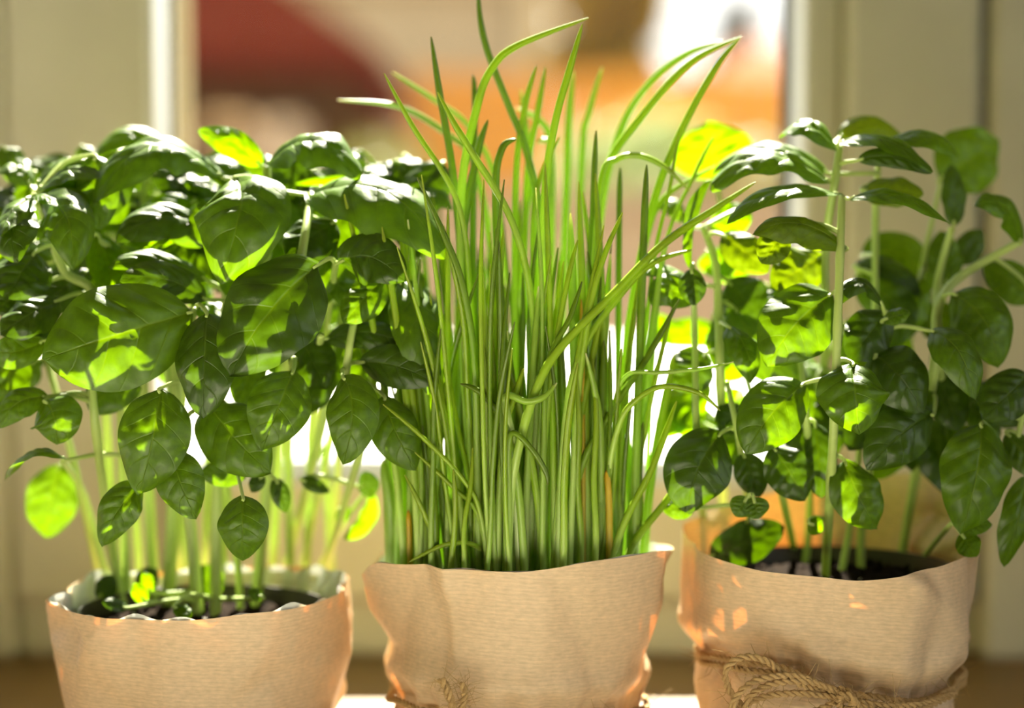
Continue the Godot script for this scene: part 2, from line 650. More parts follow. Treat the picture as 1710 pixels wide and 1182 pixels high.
func inner_pot(plant: Node3D, y: float, r: float) -> void:    # the plastic pot inside the paper
	var out := []
	for q in [[0.0, 0.02], [r * 0.62, 0.02], [r * 0.97, y], [r, y], [r + 0.12, y - 0.5], [r * 0.97, y - 0.6]]:
		out.append(q)
	var p := PackedVector3Array()
	var uv := PackedVector2Array()
	for i in 4:
		for k in 49:
			var a := TAU * k / 48.0
			p.append(Vector3(cos(a) * out[i][0], out[i][1], sin(a) * out[i][0]) * CM)
			uv.append(Vector2(k / 48.0, i))
	var s := Soup.new()
	s.grid(p, uv, 49)
	put("plastic_pot", s.mesh(), ["pot_plastic"], plant)


func rope(s: Soup, line: PackedVector3Array, r: float, number: int, hairs: int) -> void:   # two strands laid round each other, with loose fibres; metres
	var rng := RandomNumberGenerator.new()
	rng.seed = number
	for strand in 2:
		var path := PackedVector3Array()
		var rad := PackedFloat32Array()
		var run := 0.0
		for i in line.size():
			var along := (line[mini(i + 1, line.size() - 1)] - line[maxi(i - 1, 0)]).normalized()
			if i:
				run += line[i].distance_to(line[i - 1])
			var a := along.cross(Vector3(0.2, 1.0, 0.35)).normalized()
			var b := along.cross(a)
			var turn := run / 0.0055 * TAU + strand * PI
			path.append(line[i] + (a * cos(turn) + b * sin(turn)) * r * 0.62)
			rad.append(r * 0.66)
		s.tube(path, rad, 6)
	for i in hairs:
		var at := line[rng.randi() % line.size()]
		var d := Vector3(rng.randf_range(-1, 1), rng.randf_range(-1, 1), rng.randf_range(-1, 1)).normalized()
		var e := Vector3(rng.randf_range(-1, 1), rng.randf_range(-1, 1), rng.randf_range(-1, 1)).normalized()
		var long := rng.randf_range(0.003, 0.009)
		s.tube(PackedVector3Array([at, at + d * long * 0.5, at + (d + e * 0.5) * long]), PackedFloat32Array([0.00013, 0.0001, 0.00006]), 4, false)


func twine_ring(waist: Array, lift: float, r_at: Callable, number: int) -> Soup:
	var line := []
	for k in 40:
		var deg := k * 9.0
		var h := rim_at(waist, deg) + lift
		var rad: float = r_at.call(h, deg)
		line.append(Vector3(cos(deg_to_rad(deg)) * rad, h, sin(deg_to_rad(deg)) * rad) * CM)
	line.append(line[0])
	var s := Soup.new()
	rope(s, spline(line, 6), 0.0011, number, 90)
	return s


func twine_piece(plant: Node3D, called: String, p: Array, number: int, hairs := 30, r := 0.0011) -> void:
	for i in p.size():
		p[i] *= CM
	var s := Soup.new()
	rope(s, spline(p, 14), r, number, hairs)
	put(called, s.mesh(), ["twine"], plant)

# ---- the room -------------------------------------------------------------------------------------------------------
func struct(called: String, boxes: Array, mat: String, label: String, category: String) -> void:
	var s := Soup.new()
	for b in boxes:
		s.box(b[0], b[1], 0.002)
	tag(put(called, s.mesh(), [mat]), label, category, "", "structure")


func room() -> void:
	struct("floor", [[Vector3(-2.4, -1.0, -0.46), Vector3(2.4, -0.9, 3.9)]], "floor_wood", "brown wooden floor of the room below the sill", "floor")
	struct("ceiling", [[Vector3(-2.4, 1.75, -0.46), Vector3(2.4, 1.85, 3.9)]], "plaster", "pale plaster ceiling of the room", "ceiling")
	struct("wall_left", [[Vector3(-1.8, -0.9, -0.46), Vector3(-1.6, 1.75, 3.9)]], "plaster", "pale plaster side wall on the left of the room", "wall")
	struct("wall_right", [[Vector3(1.7, -0.9, -0.46), Vector3(1.9, 1.75, 0.45)], [Vector3(1.7, -0.9, 2.6), Vector3(1.9, 1.75, 3.9)], [Vector3(1.7, 1.3, 0.45), Vector3(1.9, 1.75, 2.6)]], "plaster", "pale plaster side wall on the right of the room, with an unseen doorway placed to light the pots", "wall")
	struct("wall_front", [[Vector3(-1.6, -0.9, -0.46), Vector3(-1.15, 1.75, -0.25)], [Vector3(0.42, -0.9, -0.46), Vector3(1.7, 1.75, -0.25)], [Vector3(-1.15, -0.9, -0.46), Vector3(0.42, -0.035, -0.25)], [Vector3(-1.15, 1.36, -0.46), Vector3(0.42, 1.75, -0.25)]], "plaster", "pale plaster wall around the window behind the herbs", "wall")
	# unseen doorway in the right wall, out of view, placed to light the papers
	struct("wall_back", [[Vector3(-1.6, -0.9, 3.7), Vector3(1.7, 1.75, 3.9)]], "plaster", "pale plaster wall at the far side of the room", "wall")
	var s := Soup.new()
	s.box(Vector3(-1.15, -0.035, -0.33), Vector3(0.42, 0.0, 0.145), 0.004)
	tag(put("trim_1", s.mesh(), ["sill_wood"]), "olive brown wooden window sill under the three wrapped pots", "window sill", "", "structure")

	s = Soup.new()
	s.box(Vector3(-1.1, -0.045, 0.147), Vector3(1.1, -0.004, 1.05), 0.004)  # worktop out of view, placed to throw sunlight up onto the pots
	s.box(Vector3(-1.08, -0.9, 0.16), Vector3(1.08, -0.046, 0.99), 0.004)
	tag(put("unseen_worktop_3", s.mesh(), ["worktop"]), "unseen pale worktop in front of the pots, out of view, placed to light them from below", "worktop", "", "structure")


func bar(called: String, outline: Array, along: Vector3, mat: String, parent: Node) -> void:
	var s := Soup.new()
	var mid := Vector3.ZERO
	for q in outline:
		mid += q / outline.size()
	s.prism(outline, along, mid + along / 2.0)
	put(called, s.mesh(), [mat], parent)


func window() -> void:
	var w := thing("window_1", Vector3.ZERO, "white framed window behind the herbs, looking on a sunny garden", "window", "", "structure")
	var z := -0.29                     # front of the sash
	# fixed frame round the sash
	box("fixed_frame", Vector3(-0.42, 0.0, -0.40), Vector3(-0.2672, 1.36, -0.293), "white_frame", w)
	box("fixed_frame", Vector3(0.2518, 0.0, -0.40), Vector3(0.42, 1.36, -0.290), "white_frame", w)
	box("fixed_frame", Vector3(-0.2668, 0.0, -0.40), Vector3(0.2514, 0.040, -0.302), "white_frame", w)
	box("fixed_frame", Vector3(-0.2668, 1.30, -0.40), Vector3(0.2514, 1.36, -0.302), "white_frame", w)
	# sash: two stiles, two rails, each with a bead that slopes back to the glass
	box("sash_stile", Vector3(-0.2664, 0.031, -0.36), Vector3(-0.1887, 1.296, z), "white_frame", w, 0.004)
	box("sash_stile", Vector3(0.1758, 0.031, -0.36), Vector3(0.2472, 1.296, z), "white_frame", w, 0.004)
	box("sash_stile", Vector3(0.1551, 0.1, -0.36), Vector3(0.1757, 1.24, z - 0.008), "white_frame", w, 0.003)
	box("sash_rail", Vector3(-0.1877, 0.031, -0.36), Vector3(0.1757, 0.099, z), "white_frame", w, 0.004)
	box("sash_rail", Vector3(-0.1877, 1.24, -0.36), Vector3(0.1757, 1.296, z), "white_frame", w, 0.004)
	bar("glazing_bead", [Vector3(-0.1886, 0.1, z - 0.003), Vector3(-0.1877, 0.1, z - 0.004), Vector3(-0.1872, 0.1, -0.334), Vector3(-0.1886, 0.1, -0.334)], Vector3(0, 1.14, 0), "frame_bead", w)
	bar("glazing_bead", [Vector3(0.1551, 0.1, z - 0.010), Vector3(0.1530, 0.1, z - 0.014), Vector3(0.1505, 0.1, -0.334), Vector3(0.1551, 0.1, -0.334)], Vector3(0, 1.14, 0), "frame_bead", w)
	bar("glazing_bead", [Vector3(-0.1877, 0.0992, z - 0.004), Vector3(-0.1877, 0.1075, z - 0.012), Vector3(-0.1877, 0.1085, -0.334), Vector3(-0.1877, 0.0992, -0.334)], Vector3(0.3428, 0, 0), "frame_bead", w)
	box("gasket_and_gap_shade", Vector3(-0.1872, 0.1086, -0.333), Vector3(-0.1850, 1.238, -0.328), "gasket_and_gap_shade", w, 0.0005)
	box("gasket_and_gap_shade", Vector3(0.1466, 0.1086, -0.333), Vector3(0.1504, 1.238, -0.324), "gasket_and_gap_shade", w, 0.0005)
	box("gasket_and_gap_shade", Vector3(0.2473, 0.03, -0.36), Vector3(0.2517, 1.298, -0.300), "gasket_and_gap_shade", w, 0.0005)  # dark strip standing in for shade in the gap beside the sash
	box("pane", Vector3(-0.1860, 0.102, -0.340), Vector3(0.1530, 1.238, -0.336), "glass", w, 0.0003)
	# the pale outer jamb seen through the glass at the left edge
	box("outer_jamb", Vector3(-0.42, -0.03, -0.482), Vector3(-0.2005, 1.36, -0.472), "stucco_beige", w)
	# unseen second casement, out of view at left, placed to light worktop and pots
	w = thing("window_2", Vector3.ZERO, "unseen second casement beyond the left stile, out of view, placed to let in more sun", "window", "", "structure")
	box("fixed_frame", Vector3(-1.15, 0.0, -0.40), Vector3(-1.10, 1.36, -0.293), "white_frame", w)
	box("fixed_frame", Vector3(-1.0998, 0.0, -0.40), Vector3(-0.4202, 0.040, -0.302), "white_frame", w)
	box("fixed_frame", Vector3(-1.0998, 1.30, -0.40), Vector3(-0.4202, 1.36, -0.302), "white_frame", w)
	box("sash_stile", Vector3(-1.0996, 0.041, -0.36), Vector3(-1.03, 1.299, -0.31), "white_frame", w)
	box("sash_stile", Vector3(-0.49, 0.041, -0.36), Vector3(-0.4204, 1.299, -0.31), "white_frame", w)
	box("sash_rail", Vector3(-1.0299, 0.041, -0.36), Vector3(-0.4901, 0.1, -0.31), "white_frame", w)
	box("sash_rail", Vector3(-1.0299, 1.24, -0.36), Vector3(-0.4901, 1.299, -0.31), "white_frame", w)
	box("pane", Vector3(-1.032, 0.098, -0.340), Vector3(-0.488, 1.242, -0.336), "glass", w, 0.0003)
	struct("trim_2", [[Vector3(-3.0, 0.03, -1.62), Vector3(3.0, 0.098, -0.53)], [Vector3(-1.15, 0.03, -0.469), Vector3(0.42, 0.098, -0.402)]], "terrace", "white sunlit ledge outside the window, behind the herbs", "ledge")


# ---- the garden beyond the glass ------------------------------------------------------------------------------------
func hip_roof(called: String, lo: Vector3, hi: Vector3, run: float, mat: String, parent: Node) -> void:   # lo, hi: eaves rectangle and ridge height
	var s := Soup.new()
	var y := lo.y
	var mid := Vector3((lo.x + hi.x) / 2, (lo.y + hi.y) / 2, (lo.z + hi.z) / 2)
	var zc := (lo.z + hi.z) / 2
	var e := [Vector3(lo.x, y, hi.z), Vector3(hi.x, y, hi.z), Vector3(hi.x, y, lo.z), Vector3(lo.x, y, lo.z)]
	var f := []
	for q in e:
		f.append(q - Vector3(0, 0.14, 0))
	var r0 := Vector3(lo.x + run, hi.y, zc)
	var r1 := Vector3(hi.x - run, hi.y, zc)
	s.quad(e[0], e[1], r1, r0, Vector3(0, 1, 1))
	s.quad(e[2], e[3], r0, r1, Vector3(0, 1, -1))
	s.tri(e[1], e[2], r1, Vector3(1, 1, 0))
	s.tri(e[3], e[0], r0, Vector3(-1, 1, 0))
	for i in 4:
		var k := (i + 1) % 4
		s.quad(e[i], e[k], f[k], f[i], (e[i] + e[k]) / 2 - mid)
	s.quad(f[0], f[1], f[2], f[3], Vector3.DOWN)
	put(called, s.mesh(), [mat], parent)


func house_window(parent: Node, at: Vector3, w: float, h: float, frame := "pale_paint") -> void:   # frame with bars, its pane a sub-part
	var s := Soup.new()
	var t := 0.07
	s.box(at + Vector3(-w / 2, 0, 0), at + Vector3(-w / 2 + t, h, 0.06), 0.005)
	s.box(at + Vector3(w / 2 - t, 0, 0), at + Vector3(w / 2, h, 0.06), 0.005)
	s.box(at + Vector3(-w / 2, 0, 0), at + Vector3(w / 2, t, 0.08), 0.005)
	s.box(at + Vector3(-w / 2, h - t, 0), at + Vector3(w / 2, h, 0.06), 0.005)
	s.box(at + Vector3(-t / 2, 0, 0), at + Vector3(t / 2, h, 0.055), 0.005)
	var o := put("window_frame", s.mesh(), [frame], parent)
	box("pane", at + Vector3(-w / 2 + t, t, 0.0), at + Vector3(w / 2 - t, h - t, 0.02), "dark_pane", o, 0.002)


func leafy(blobs: Array, count: int, size: float, number: int) -> ArrayMesh:    # leaves on and in rounded masses: [centre, radii]
	var rng := RandomNumberGenerator.new()
	rng.seed = number
	var s := Soup.new()
	for i in count:
		var b: Array = blobs[i % blobs.size()]
		var d := Vector3(rng.randfn(), rng.randfn(), rng.randfn()).normalized()
		var at: Vector3 = b[0] + d * b[1] * (0.55 + 0.45 * sqrt(rng.randf()))
		var x := Vector3(rng.randfn(), rng.randfn(), rng.randfn()).normalized()
		var y := x.cross(d + Vector3(rng.randfn(), rng.randfn(), rng.randfn()) * 0.5).normalized()
		var k := size * rng.randf_range(0.6, 1.3)
		var up := x.cross(y) * k * 0.25
		s.tri(at - x * k, at + y * k * 0.45 + up, at - y * k * 0.45 + up, up)
		s.tri(at + x * k, at + y * k * 0.45 + up, at - y * k * 0.45 + up, up)
	return s.mesh()


func tree(called: String, at: Vector3, tall: float, blobs: Array, count: int, size: float, leaves: String, label: String, number: int) -> void:
	var t := thing(called, at, label, "tree")
	var s := Soup.new()
	s.tube(PackedVector3Array([Vector3.ZERO, Vector3(0.03, tall * 0.4, 0), Vector3(0, tall, 0.02)]), PackedFloat32Array([tall * 0.05, tall * 0.035, tall * 0.012]), 9)
	for k in 5:
		var a := k * 1.9
		var h := tall * (0.45 + 0.1 * k)
		s.tube(PackedVector3Array([Vector3(0, h, 0), Vector3(cos(a), 0.8, sin(a)) * tall * 0.12 + Vector3(0, h, 0), Vector3(cos(a), 1.3, sin(a)) * tall * 0.2 + Vector3(0, h, 0)]), PackedFloat32Array([tall * 0.02, tall * 0.014, tall * 0.005]), 6)
	put("trunk", s.mesh(), ["bark"], t)
	put("foliage", leafy(blobs, count, size, number), [leaves], t)


func garden() -> void:
	struct("ground", [[Vector3(-70, -1.5, -130), Vector3(70, -1.2, -0.47)]], "gravel", "pale gravel yard outside the window", "ground")
	# brown outbuilding with a red hipped roof
	var h := thing("garden_house", Vector3(-3.4, -1.2, -11.3), "brown house with a dark red sloping roof at left behind the window", "house")
	box("wall", Vector3(-3.0, 0, -4.0), Vector3(2.36, 2.6, 0), "wall_brown", h, 0.02)
	hip_roof("roof", Vector3(-3.4, 2.55, -4.4), Vector3(2.60, 4.8, 0.45), 3.0, "roof_red", h)
	house_window(h, Vector3(1.98, 1.55, 0), 0.30, 0.62)
	house_window(h, Vector3(0.6, 1.3, 0), 0.7, 0.9)
	# beige block behind, with a cream corner
	h = thing("apartment_building", Vector3(-0.9, -1.2, -27.0), "tall beige building rising behind the garden fence", "building")
	box("wall", Vector3(-9.0, 0, -8.0), Vector3(1.05, 5.05, 0), "stucco_beige", h, 0.03)
	box("upper_wall", Vector3(-9.2, 5.06, -8.2), Vector3(1.2, 9.0, 0.25), "stucco_cream", h, 0.03)
	box("corner_pier", Vector3(1.06, 0, -8.0), Vector3(1.5, 9.0, 0.3), "stucco_cream", h, 0.03)
	for k in 3:
		house_window(h, Vector3(-7.5 + 2.2 * k, 5.9, 0.25), 1.1, 1.5)
	# timber fence: boards one by one
	var f := thing("timber_fence", Vector3(0.75, -1.2, -13.4), "warm orange brown timber board fence across the garden", "fence")
	var rng := RandomNumberGenerator.new()
	rng.seed = 4
	for k in 26:
		var x := -1.48 + k * 0.15
		box("board", Vector3(x, 0.05, 0), Vector3(x + 0.14, 2.62 + rng.randf_range(-0.02, 0.02), 0.03), "timber", f, 0.004)
	for k in 3:
		box("post", Vector3(-1.46 + k * 1.85, 0, -0.12), Vector3(-1.36 + k * 1.85, 2.6, -0.02), "timber", f, 0.006)
	# rose coloured house on the right
	h = thing("cottage", Vector3(3.4, -1.2, -21.5), "pale rose cottage with a pink tiled roof at right behind the window", "house")
	box("wall", Vector3(-1.5, 0, -5.0), Vector3(3.5, 2.7, 0), "stucco_rose", h, 0.03)
	hip_roof("roof", Vector3(-1.9, 2.68, -5.4), Vector3(3.9, 3.9, 0.4), 1.5, "roof_rose", h)
	house_window(h, Vector3(-0.6, 1.2, 0), 0.7, 1.0)
	house_window(h, Vector3(1.0, 1.2, 0), 0.7, 1.0)
	# rose garden wall near the terrace
	f = thing("garden_wall", Vector3(0.2, -1.2, -5.6), "low pale rose stucco wall in front of the hedge", "wall")
	box("wall", Vector3(-3.5, 0, -0.2), Vector3(3.5, 1.52, 0), "stucco_rose", f, 0.01)
	box("coping", Vector3(-3.55, 1.521, -0.24), Vector3(3.55, 1.58, 0.04), "stucco_rose", f, 0.01)
	# hedge behind it, in three bushes, and paler shrubs
	var spots := [[-2.45, 0.60, "yellow green hedge bush in front of the brown house", "hedge_leaf"], [-0.83, 0.6, "yellow green hedge bush left of the chives, in front of the fence", "hedge_leaf"], [0.79, 0.66, "yellow green hedge bush straight behind the chives", "hedge_leaf"], [2.41, 0.6, "yellow green hedge bush behind the glowing round basil leaf", "hedge_leaf"]]
	for k in spots.size():
		var s: Array = spots[k]
		var b := thing("hedge_bush", Vector3(s[0], -1.2, -8.2 - 0.2 * k), s[2], "bush", "hedge bushes behind the garden wall")
		var blobs := []
		for i in 7:
			blobs.append([Vector3(rng.randf_range(-0.42, 0.42), 0.45 + 0.2 * (i % 3) + s[1] * (1.0 if i > 2 else 0.4), rng.randf_range(-0.25, 0.25)), Vector3(0.38, 0.42, 0.4)])
		put("foliage", leafy(blobs, 1900, 0.085, 30 + k), [s[3]], b)
		var st := Soup.new()
		for i in 4:
			st.tube(PackedVector3Array([Vector3(i * 0.2 - 0.3, 0, 0), Vector3(i * 0.26 - 0.4, 0.7, 0.05)]), PackedFloat32Array([0.03, 0.015]), 6)
		put("branches", st.mesh(), ["bark"], b)
	var blobs2 := []
	for i in 5:
		blobs2.append([Vector3(rng.randf_range(-0.3, 0.3), 1.75 + rng.randf_range(-0.2, 0.3), rng.randf_range(-0.2, 0.2)), Vector3(0.26, 0.24, 0.2)])
	tree("pale_shrub", Vector3(0.62, -1.2, -9.6), 1.5, blobs2, 1500, 0.07, "pale_leaf", "pale grey green shrub behind the tall chives", 50)
	var blobs3 := []
	for i in 5:
		blobs3.append([Vector3(rng.randf_range(-0.06, 0.06), 1.85 + rng.randf_range(-0.12, 0.12), rng.randf_range(-0.06, 0.06)), Vector3(0.10, 0.12, 0.10)])
	tree("flowering_bush", Vector3(-1.52, -1.2, -9.8), 1.7, blobs3, 1300, 0.05, "blossom", "cream flowering bush against the wall of the brown house", 51)
	# trees
	var blobs4 := []
	for i in 12:
		blobs4.append([Vector3(rng.randf_range(-0.36, 0.34), 3.6 + rng.randf_range(-0.7, 0.9), rng.randf_range(-0.3, 0.3)), Vector3(0.32, 0.32, 0.3)])
	tree("broadleaf_tree", Vector3(0.98, -1.2, -19.4), 3.9, blobs4, 5200, 0.16, "tree_leaf", "olive brown broadleaf tree beside the beige building", 52)
	var blobs5 := []
	for i in 11:
		var k := i / 10.0
		blobs5.append([Vector3(rng.randf_range(-0.1, 0.1), 1.0 + 4.3 * k, rng.randf_range(-0.1, 0.1)), Vector3(1.0 * (1.25 - k), 0.45, 1.0 * (1.25 - k))])
	tree("conifer", Vector3(4.0, -1.2, -34.0), 5.6, blobs5, 7000, 0.24, "conifer_leaf", "dark pointed conifer above the pink roof", 53)


func basil_by_left_stile() -> void:
	var p := thing("potted_basil", Vector3(-0.1168, 0, 0), "bushy basil with big hanging leaves in a plain paper wrap without visible string", "potted herb", "herb pots wrapped in kraft paper")
	var rim := [Vector2(0, 9.39), Vector2(35, 9.31), Vector2(62, 9.31), Vector2(90, 9.10), Vector2(115, 9.08), Vector2(150, 9.07), Vector2(180, 9.18), Vector2(215, 9.24), Vector2(240, 9.12), Vector2(270, 9.11), Vector2(300, 9.31), Vector2(330, 9.39)]
	var waist := []
	put("paper_wrap", paper_sheet(rim, 4.98, 5.79, waist, 0, 0.58, 21), ["kraft_paper"], p)
	put("film_liner", paper_sheet(rim, 4.98, 5.79, waist, 0.0, 0.58, 21, 2.2, 0.12, 0.22), ["film"], p)
	inner_pot(p, 8.55, 4.74)
	soil_disc(p, 8, 4.94, 1)
	var s: Node3D
	s = stem(p, 0.2, 0.14, [Vector3(-3.66, 7.8, -2.68), Vector3(-4.12, 10.73, -2.68), Vector3(-3.63, 15.47, 2), Vector3(-3.92, 18.09, 1.5)])
	leaf(s, "basil_leaf", Vector3(-1.64, 13.63, 3.5), Vector3(-2.37, 12.9, 4.2), Vector3(-2.99, 11.53, 4), 1.58, Vector3(0, 0.05, 1), 0.45, Vector3(-3.73, 14.52, 1.06), 126)
	leaf(s, "basil_leaf", Vector3(-5.45, 18.82, 2), Vector3(-6.4, 18.44, 3), Vector3(-7.27, 18.62, 3), 1.35, Vector3(0, 0, 1), 0.4, Vector3(-3.92, 18.09, 1.5), 138)
	leaf(s, "basil_leaf", Vector3(-5.37, 16.75, 2), Vector3(-6.22, 16.62, 3), Vector3(-6.93, 15.68, 3), 1.35, Vector3(-0.17, 0.26, 0.95), 0.6, Vector3(-3.78, 16.78, 1.75), 142)
	leaf(s, "basil_leaf", Vector3(-5.36, 16.66, 2.5), Vector3(-4.87, 16.03, 3.2), Vector3(-4.83, 15.09, 3), 2.13, Vector3(0, 0.14, 0.99), 0.5, Vector3(-3.75, 16.52, 1.8), 143)
	leaf(s, "basil_leaf", Vector3(-4.58, 14.47, 2.5), Vector3(-5.7, 14.87, 3), Vector3(-7.01, 13.65, 2), 0.98, Vector3(0, 0.97, 0.26), 0.5, Vector3(-3.73, 14.52, 1.06), 144)
	leaf(s, "basil_leaf_shaded", Vector3(-4.47, 8.48, -2), Vector3(-4.17, 8.97, -1.89), Vector3(-3.88, 9.42, -2), 0.93, Vector3(0, 0.17, 0.98), 0.4, Vector3(-3.75, 8.39, -2.68), 158)
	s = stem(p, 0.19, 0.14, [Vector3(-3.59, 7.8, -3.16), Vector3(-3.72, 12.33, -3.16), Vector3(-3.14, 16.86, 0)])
	leaf(s, "basil_leaf_shaded", Vector3(-3.14, 8.65, -3), Vector3(-2.76, 9.09, -2.89), Vector3(-2.38, 9.48, -3), 1.03, Vector3(0, 0.17, 0.98), 0.4, Vector3(-3.6, 8.25, -3.16), 159)
	s = stem(p, 0.19, 0.14, [Vector3(-2.59, 7.8, -3.53), Vector3(-2.84, 13.23, -3.53), Vector3(-2.03, 17.61, 1)])
	s = stem(p, 0.27, 0.18, [Vector3(-2, 7.8, -3.16), Vector3(-1.71, 12.09, -3.16), Vector3(-1.44, 15.42, -3.16), Vector3(-0.06, 19.88, 2)])
	leaf(s, "basil_leaf_shaded", Vector3(0.73, 19.9, 3.5), Vector3(0.78, 18.29, 4.6), Vector3(0.75, 16.19, 4.5), 2.56, Vector3(-0.17, 0.09, 0.98), 0.55, Vector3(-0.06, 19.88, 2), 123)
	leaf(s, "basil_leaf", Vector3(0.15, 19.92, 3), Vector3(-2.49, 19.09, 4.6), Vector3(-4.84, 18.3, 4.8), 4.16, Vector3(-0.14, 0.09, 0.99), 0.5, Vector3(-0.06, 19.88, 2), 124)
	leaf(s, "basil_leaf", Vector3(-0.85, 8.55, -3.5), Vector3(-0.37, 8.99, -3.37), Vector3(0.11, 9.4, -3.5), 1.42, Vector3(0, 0.09, 1), 0.3, Vector3(-1.97, 8.23, -3.16), 160)
	s = stem(p, 0.25, 0.16, [Vector3(-0.51, 7.8, -1.49), Vector3(-0.77, 11.39, -1.49), Vector3(-1.16, 14.65, -1.49), Vector3(-0.99, 18.92, 0.5)])
	leaf(s, "basil_leaf", Vector3(-2.45, 17.99, 0), Vector3(-3.25, 17.06, 0.77), Vector3(-4.06, 16.04, 1), 2.02, Vector3(0, 0.17, 0.98), 0.5, Vector3(-1.02, 18.07, 0.1), 156)
	leaf(s, "basil_leaf_sunlit", Vector3(-2.21, 8.75, 0), Vector3(-2.47, 9.11, 0.08), Vector3(-2.73, 9.44, 0), 0.68, Vector3(0, 0.26, 0.97), 0.3, Vector3(-0.56, 8.52, -1.49), 161)
	leaf(s, "basil_leaf_shaded", Vector3(-2.7, 8.71, 1), Vector3(-3.15, 8.93, 1.34), Vector3(-3.6, 9.03, 1.5), 0.58, Vector3(0, 0.57, 0.82), 0.4, Vector3(-0.56, 8.52, -1.49), 162)
	leaf(s, "basil_leaf_sunlit", Vector3(-2.17, 8.9, -1), Vector3(-2.34, 9.33, -0.91), Vector3(-2.51, 9.72, -1), 0.59, Vector3(0, 0.17, 0.98), 0.3, Vector3(-0.59, 8.88, -1.49), 164)
	s = stem(p, 0.17, 0.13, [Vector3(-1.6, 7.8, -6.21), Vector3(-2.01, 11.16, -6.21), Vector3(-2.72, 14.64, -6.21)])
	s = stem(p, 0.23, 0.15, [Vector3(0.22, 7.8, -1.14), Vector3(0.3, 11.91, -1.14), Vector3(0.53, 16.77, -1.14), Vector3(1.13, 22.06, 1)])
	leaf(s, "basil_leaf_shaded", Vector3(0.09, 23.14, 0), Vector3(-1.35, 23.35, 1.3), Vector3(-2.83, 22.4, 2), 1.96, Vector3(0, 0.57, 0.82), 0.6, Vector3(1.13, 22.06, 1), 111)
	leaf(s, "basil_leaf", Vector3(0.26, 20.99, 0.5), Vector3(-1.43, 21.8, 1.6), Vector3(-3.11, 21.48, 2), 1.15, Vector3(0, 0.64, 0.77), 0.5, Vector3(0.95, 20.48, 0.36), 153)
	leaf(s, "basil_leaf_shaded", Vector3(1.65, 20.93, 0), Vector3(2.38, 20.2, 0.73), Vector3(3.11, 19.4, 1), 1.79, Vector3(0, 0.17, 0.98), 0.4, Vector3(1.01, 21, 0.57), 157)
	leaf(s, "basil_leaf_sunlit", Vector3(-0.92, 8.88, 1.5), Vector3(-0.55, 8.78, 1.82), Vector3(-0.17, 8.57, 2), 0.62, Vector3(0, 0.64, 0.77), 0.4, Vector3(0.24, 8.62, -1.14), 163)
	leaf(s, "basil_leaf", Vector3(2.23, 8.86, 0), Vector3(1.95, 9.07, 0.06), Vector3(1.66, 9.21, 0), 0.54, Vector3(0, 0.5, 0.87), 0.4, Vector3(0.24, 8.62, -1.14), 165)
	s = stem(p, 0.18, 0.13, [Vector3(-0.1, 7.8, -5.56), Vector3(-0.09, 11.01, -5.56), Vector3(0.05, 15.19, -5.56)])
	s = stem(p, 0.15, 0.12, [Vector3(1.03, 7.8, -2.32), Vector3(0.9, 10.08, -2.32), Vector3(0.55, 12.68, -2.32), Vector3(0.57, 16.8, 2)])
	leaf(s, "basil_leaf", Vector3(-0.86, 17.22, 4), Vector3(-0.97, 15.56, 5), Vector3(-1.56, 13.47, 4.6), 2.76, Vector3(0.09, 0.05, 0.99), 0.5, Vector3(0.57, 16.8, 2), 125)
	leaf(s, "basil_leaf", Vector3(-0.52, 15.07, 4), Vector3(-0.07, 13.95, 4.8), Vector3(0.46, 12.6, 4.5), 1.87, Vector3(0.09, 0.05, 0.99), 0.5, Vector3(0.57, 16.39, 1.57), 127)
	leaf(s, "basil_leaf", Vector3(2.03, 13.39, 4), Vector3(2.12, 12.35, 4.8), Vector3(2.06, 11.06, 4.3), 1.96, Vector3(0, 0.07, 1), 0.45, Vector3(0.56, 15.15, 0.27), 128)
	leaf(s, "basil_leaf", Vector3(0.62, 16.62, 3), Vector3(1.73, 15.46, 4), Vector3(3.05, 14.17, 4), 2.62, Vector3(0.14, 0.09, 0.99), 0.5, Vector3(0.57, 16.8, 2), 129)
	leaf(s, "basil_leaf", Vector3(1.79, 13.8, 1), Vector3(0.94, 13.86, 1.43), Vector3(0.09, 13.86, 1.5), 1.11, Vector3(0, 0.17, 0.98), 0.4, Vector3(0.56, 14.33, -0.59), 146)
	leaf(s, "basil_leaf_shaded", Vector3(2.35, 13.8, 1), Vector3(2.16, 13.45, 1.18), Vector3(1.97, 13.1, 1.2), 0.62, Vector3(0, 0, 1), 0.3, Vector3(0.56, 14.33, -0.59), 147)
	leaf(s, "basil_leaf_shaded", Vector3(2.74, 13.55, 0.5), Vector3(3.01, 12.91, 0.63), Vector3(3.18, 12.24, 0.5), 0.76, Vector3(0.34, 0.09, 0.94), 0.3, Vector3(0.56, 13.91, -1.02), 148)
	s = stem(p, 0.22, 0.15, [Vector3(1.48, 7.8, -3.16), Vector3(1.96, 12.33, -3.16), Vector3(2.59, 16.61, -3.16), Vector3(3.96, 21.42, 2.5), Vector3(4.15, 24.19, 0)])
	leaf(s, "basil_leaf_shaded", Vector3(5.14, 23.17, 1), Vector3(4.25, 22.6, 1.83), Vector3(3.45, 21.85, 2.2), 2.1, Vector3(-0.16, 0.34, 0.93), 0.6, Vector3(4.07, 23.08, 1), 119)
	leaf(s, "basil_leaf_shaded", Vector3(3.78, 18.95, 1), Vector3(4.32, 18.02, 1.74), Vector3(4.86, 17.02, 2), 1.86, Vector3(0, 0.14, 0.99), 0.4, Vector3(3.41, 19.5, 0.23), 155)
	leaf(s, "basil_leaf", Vector3(4.61, 22.31, 0.3), Vector3(4.06, 21.76, 0.87), Vector3(3.35, 21.14, 1.1), 1.18, Vector3(0.41, 0.18, 0.89), 0.49, Vector3(4.05, 22.81, 1.25), 172)
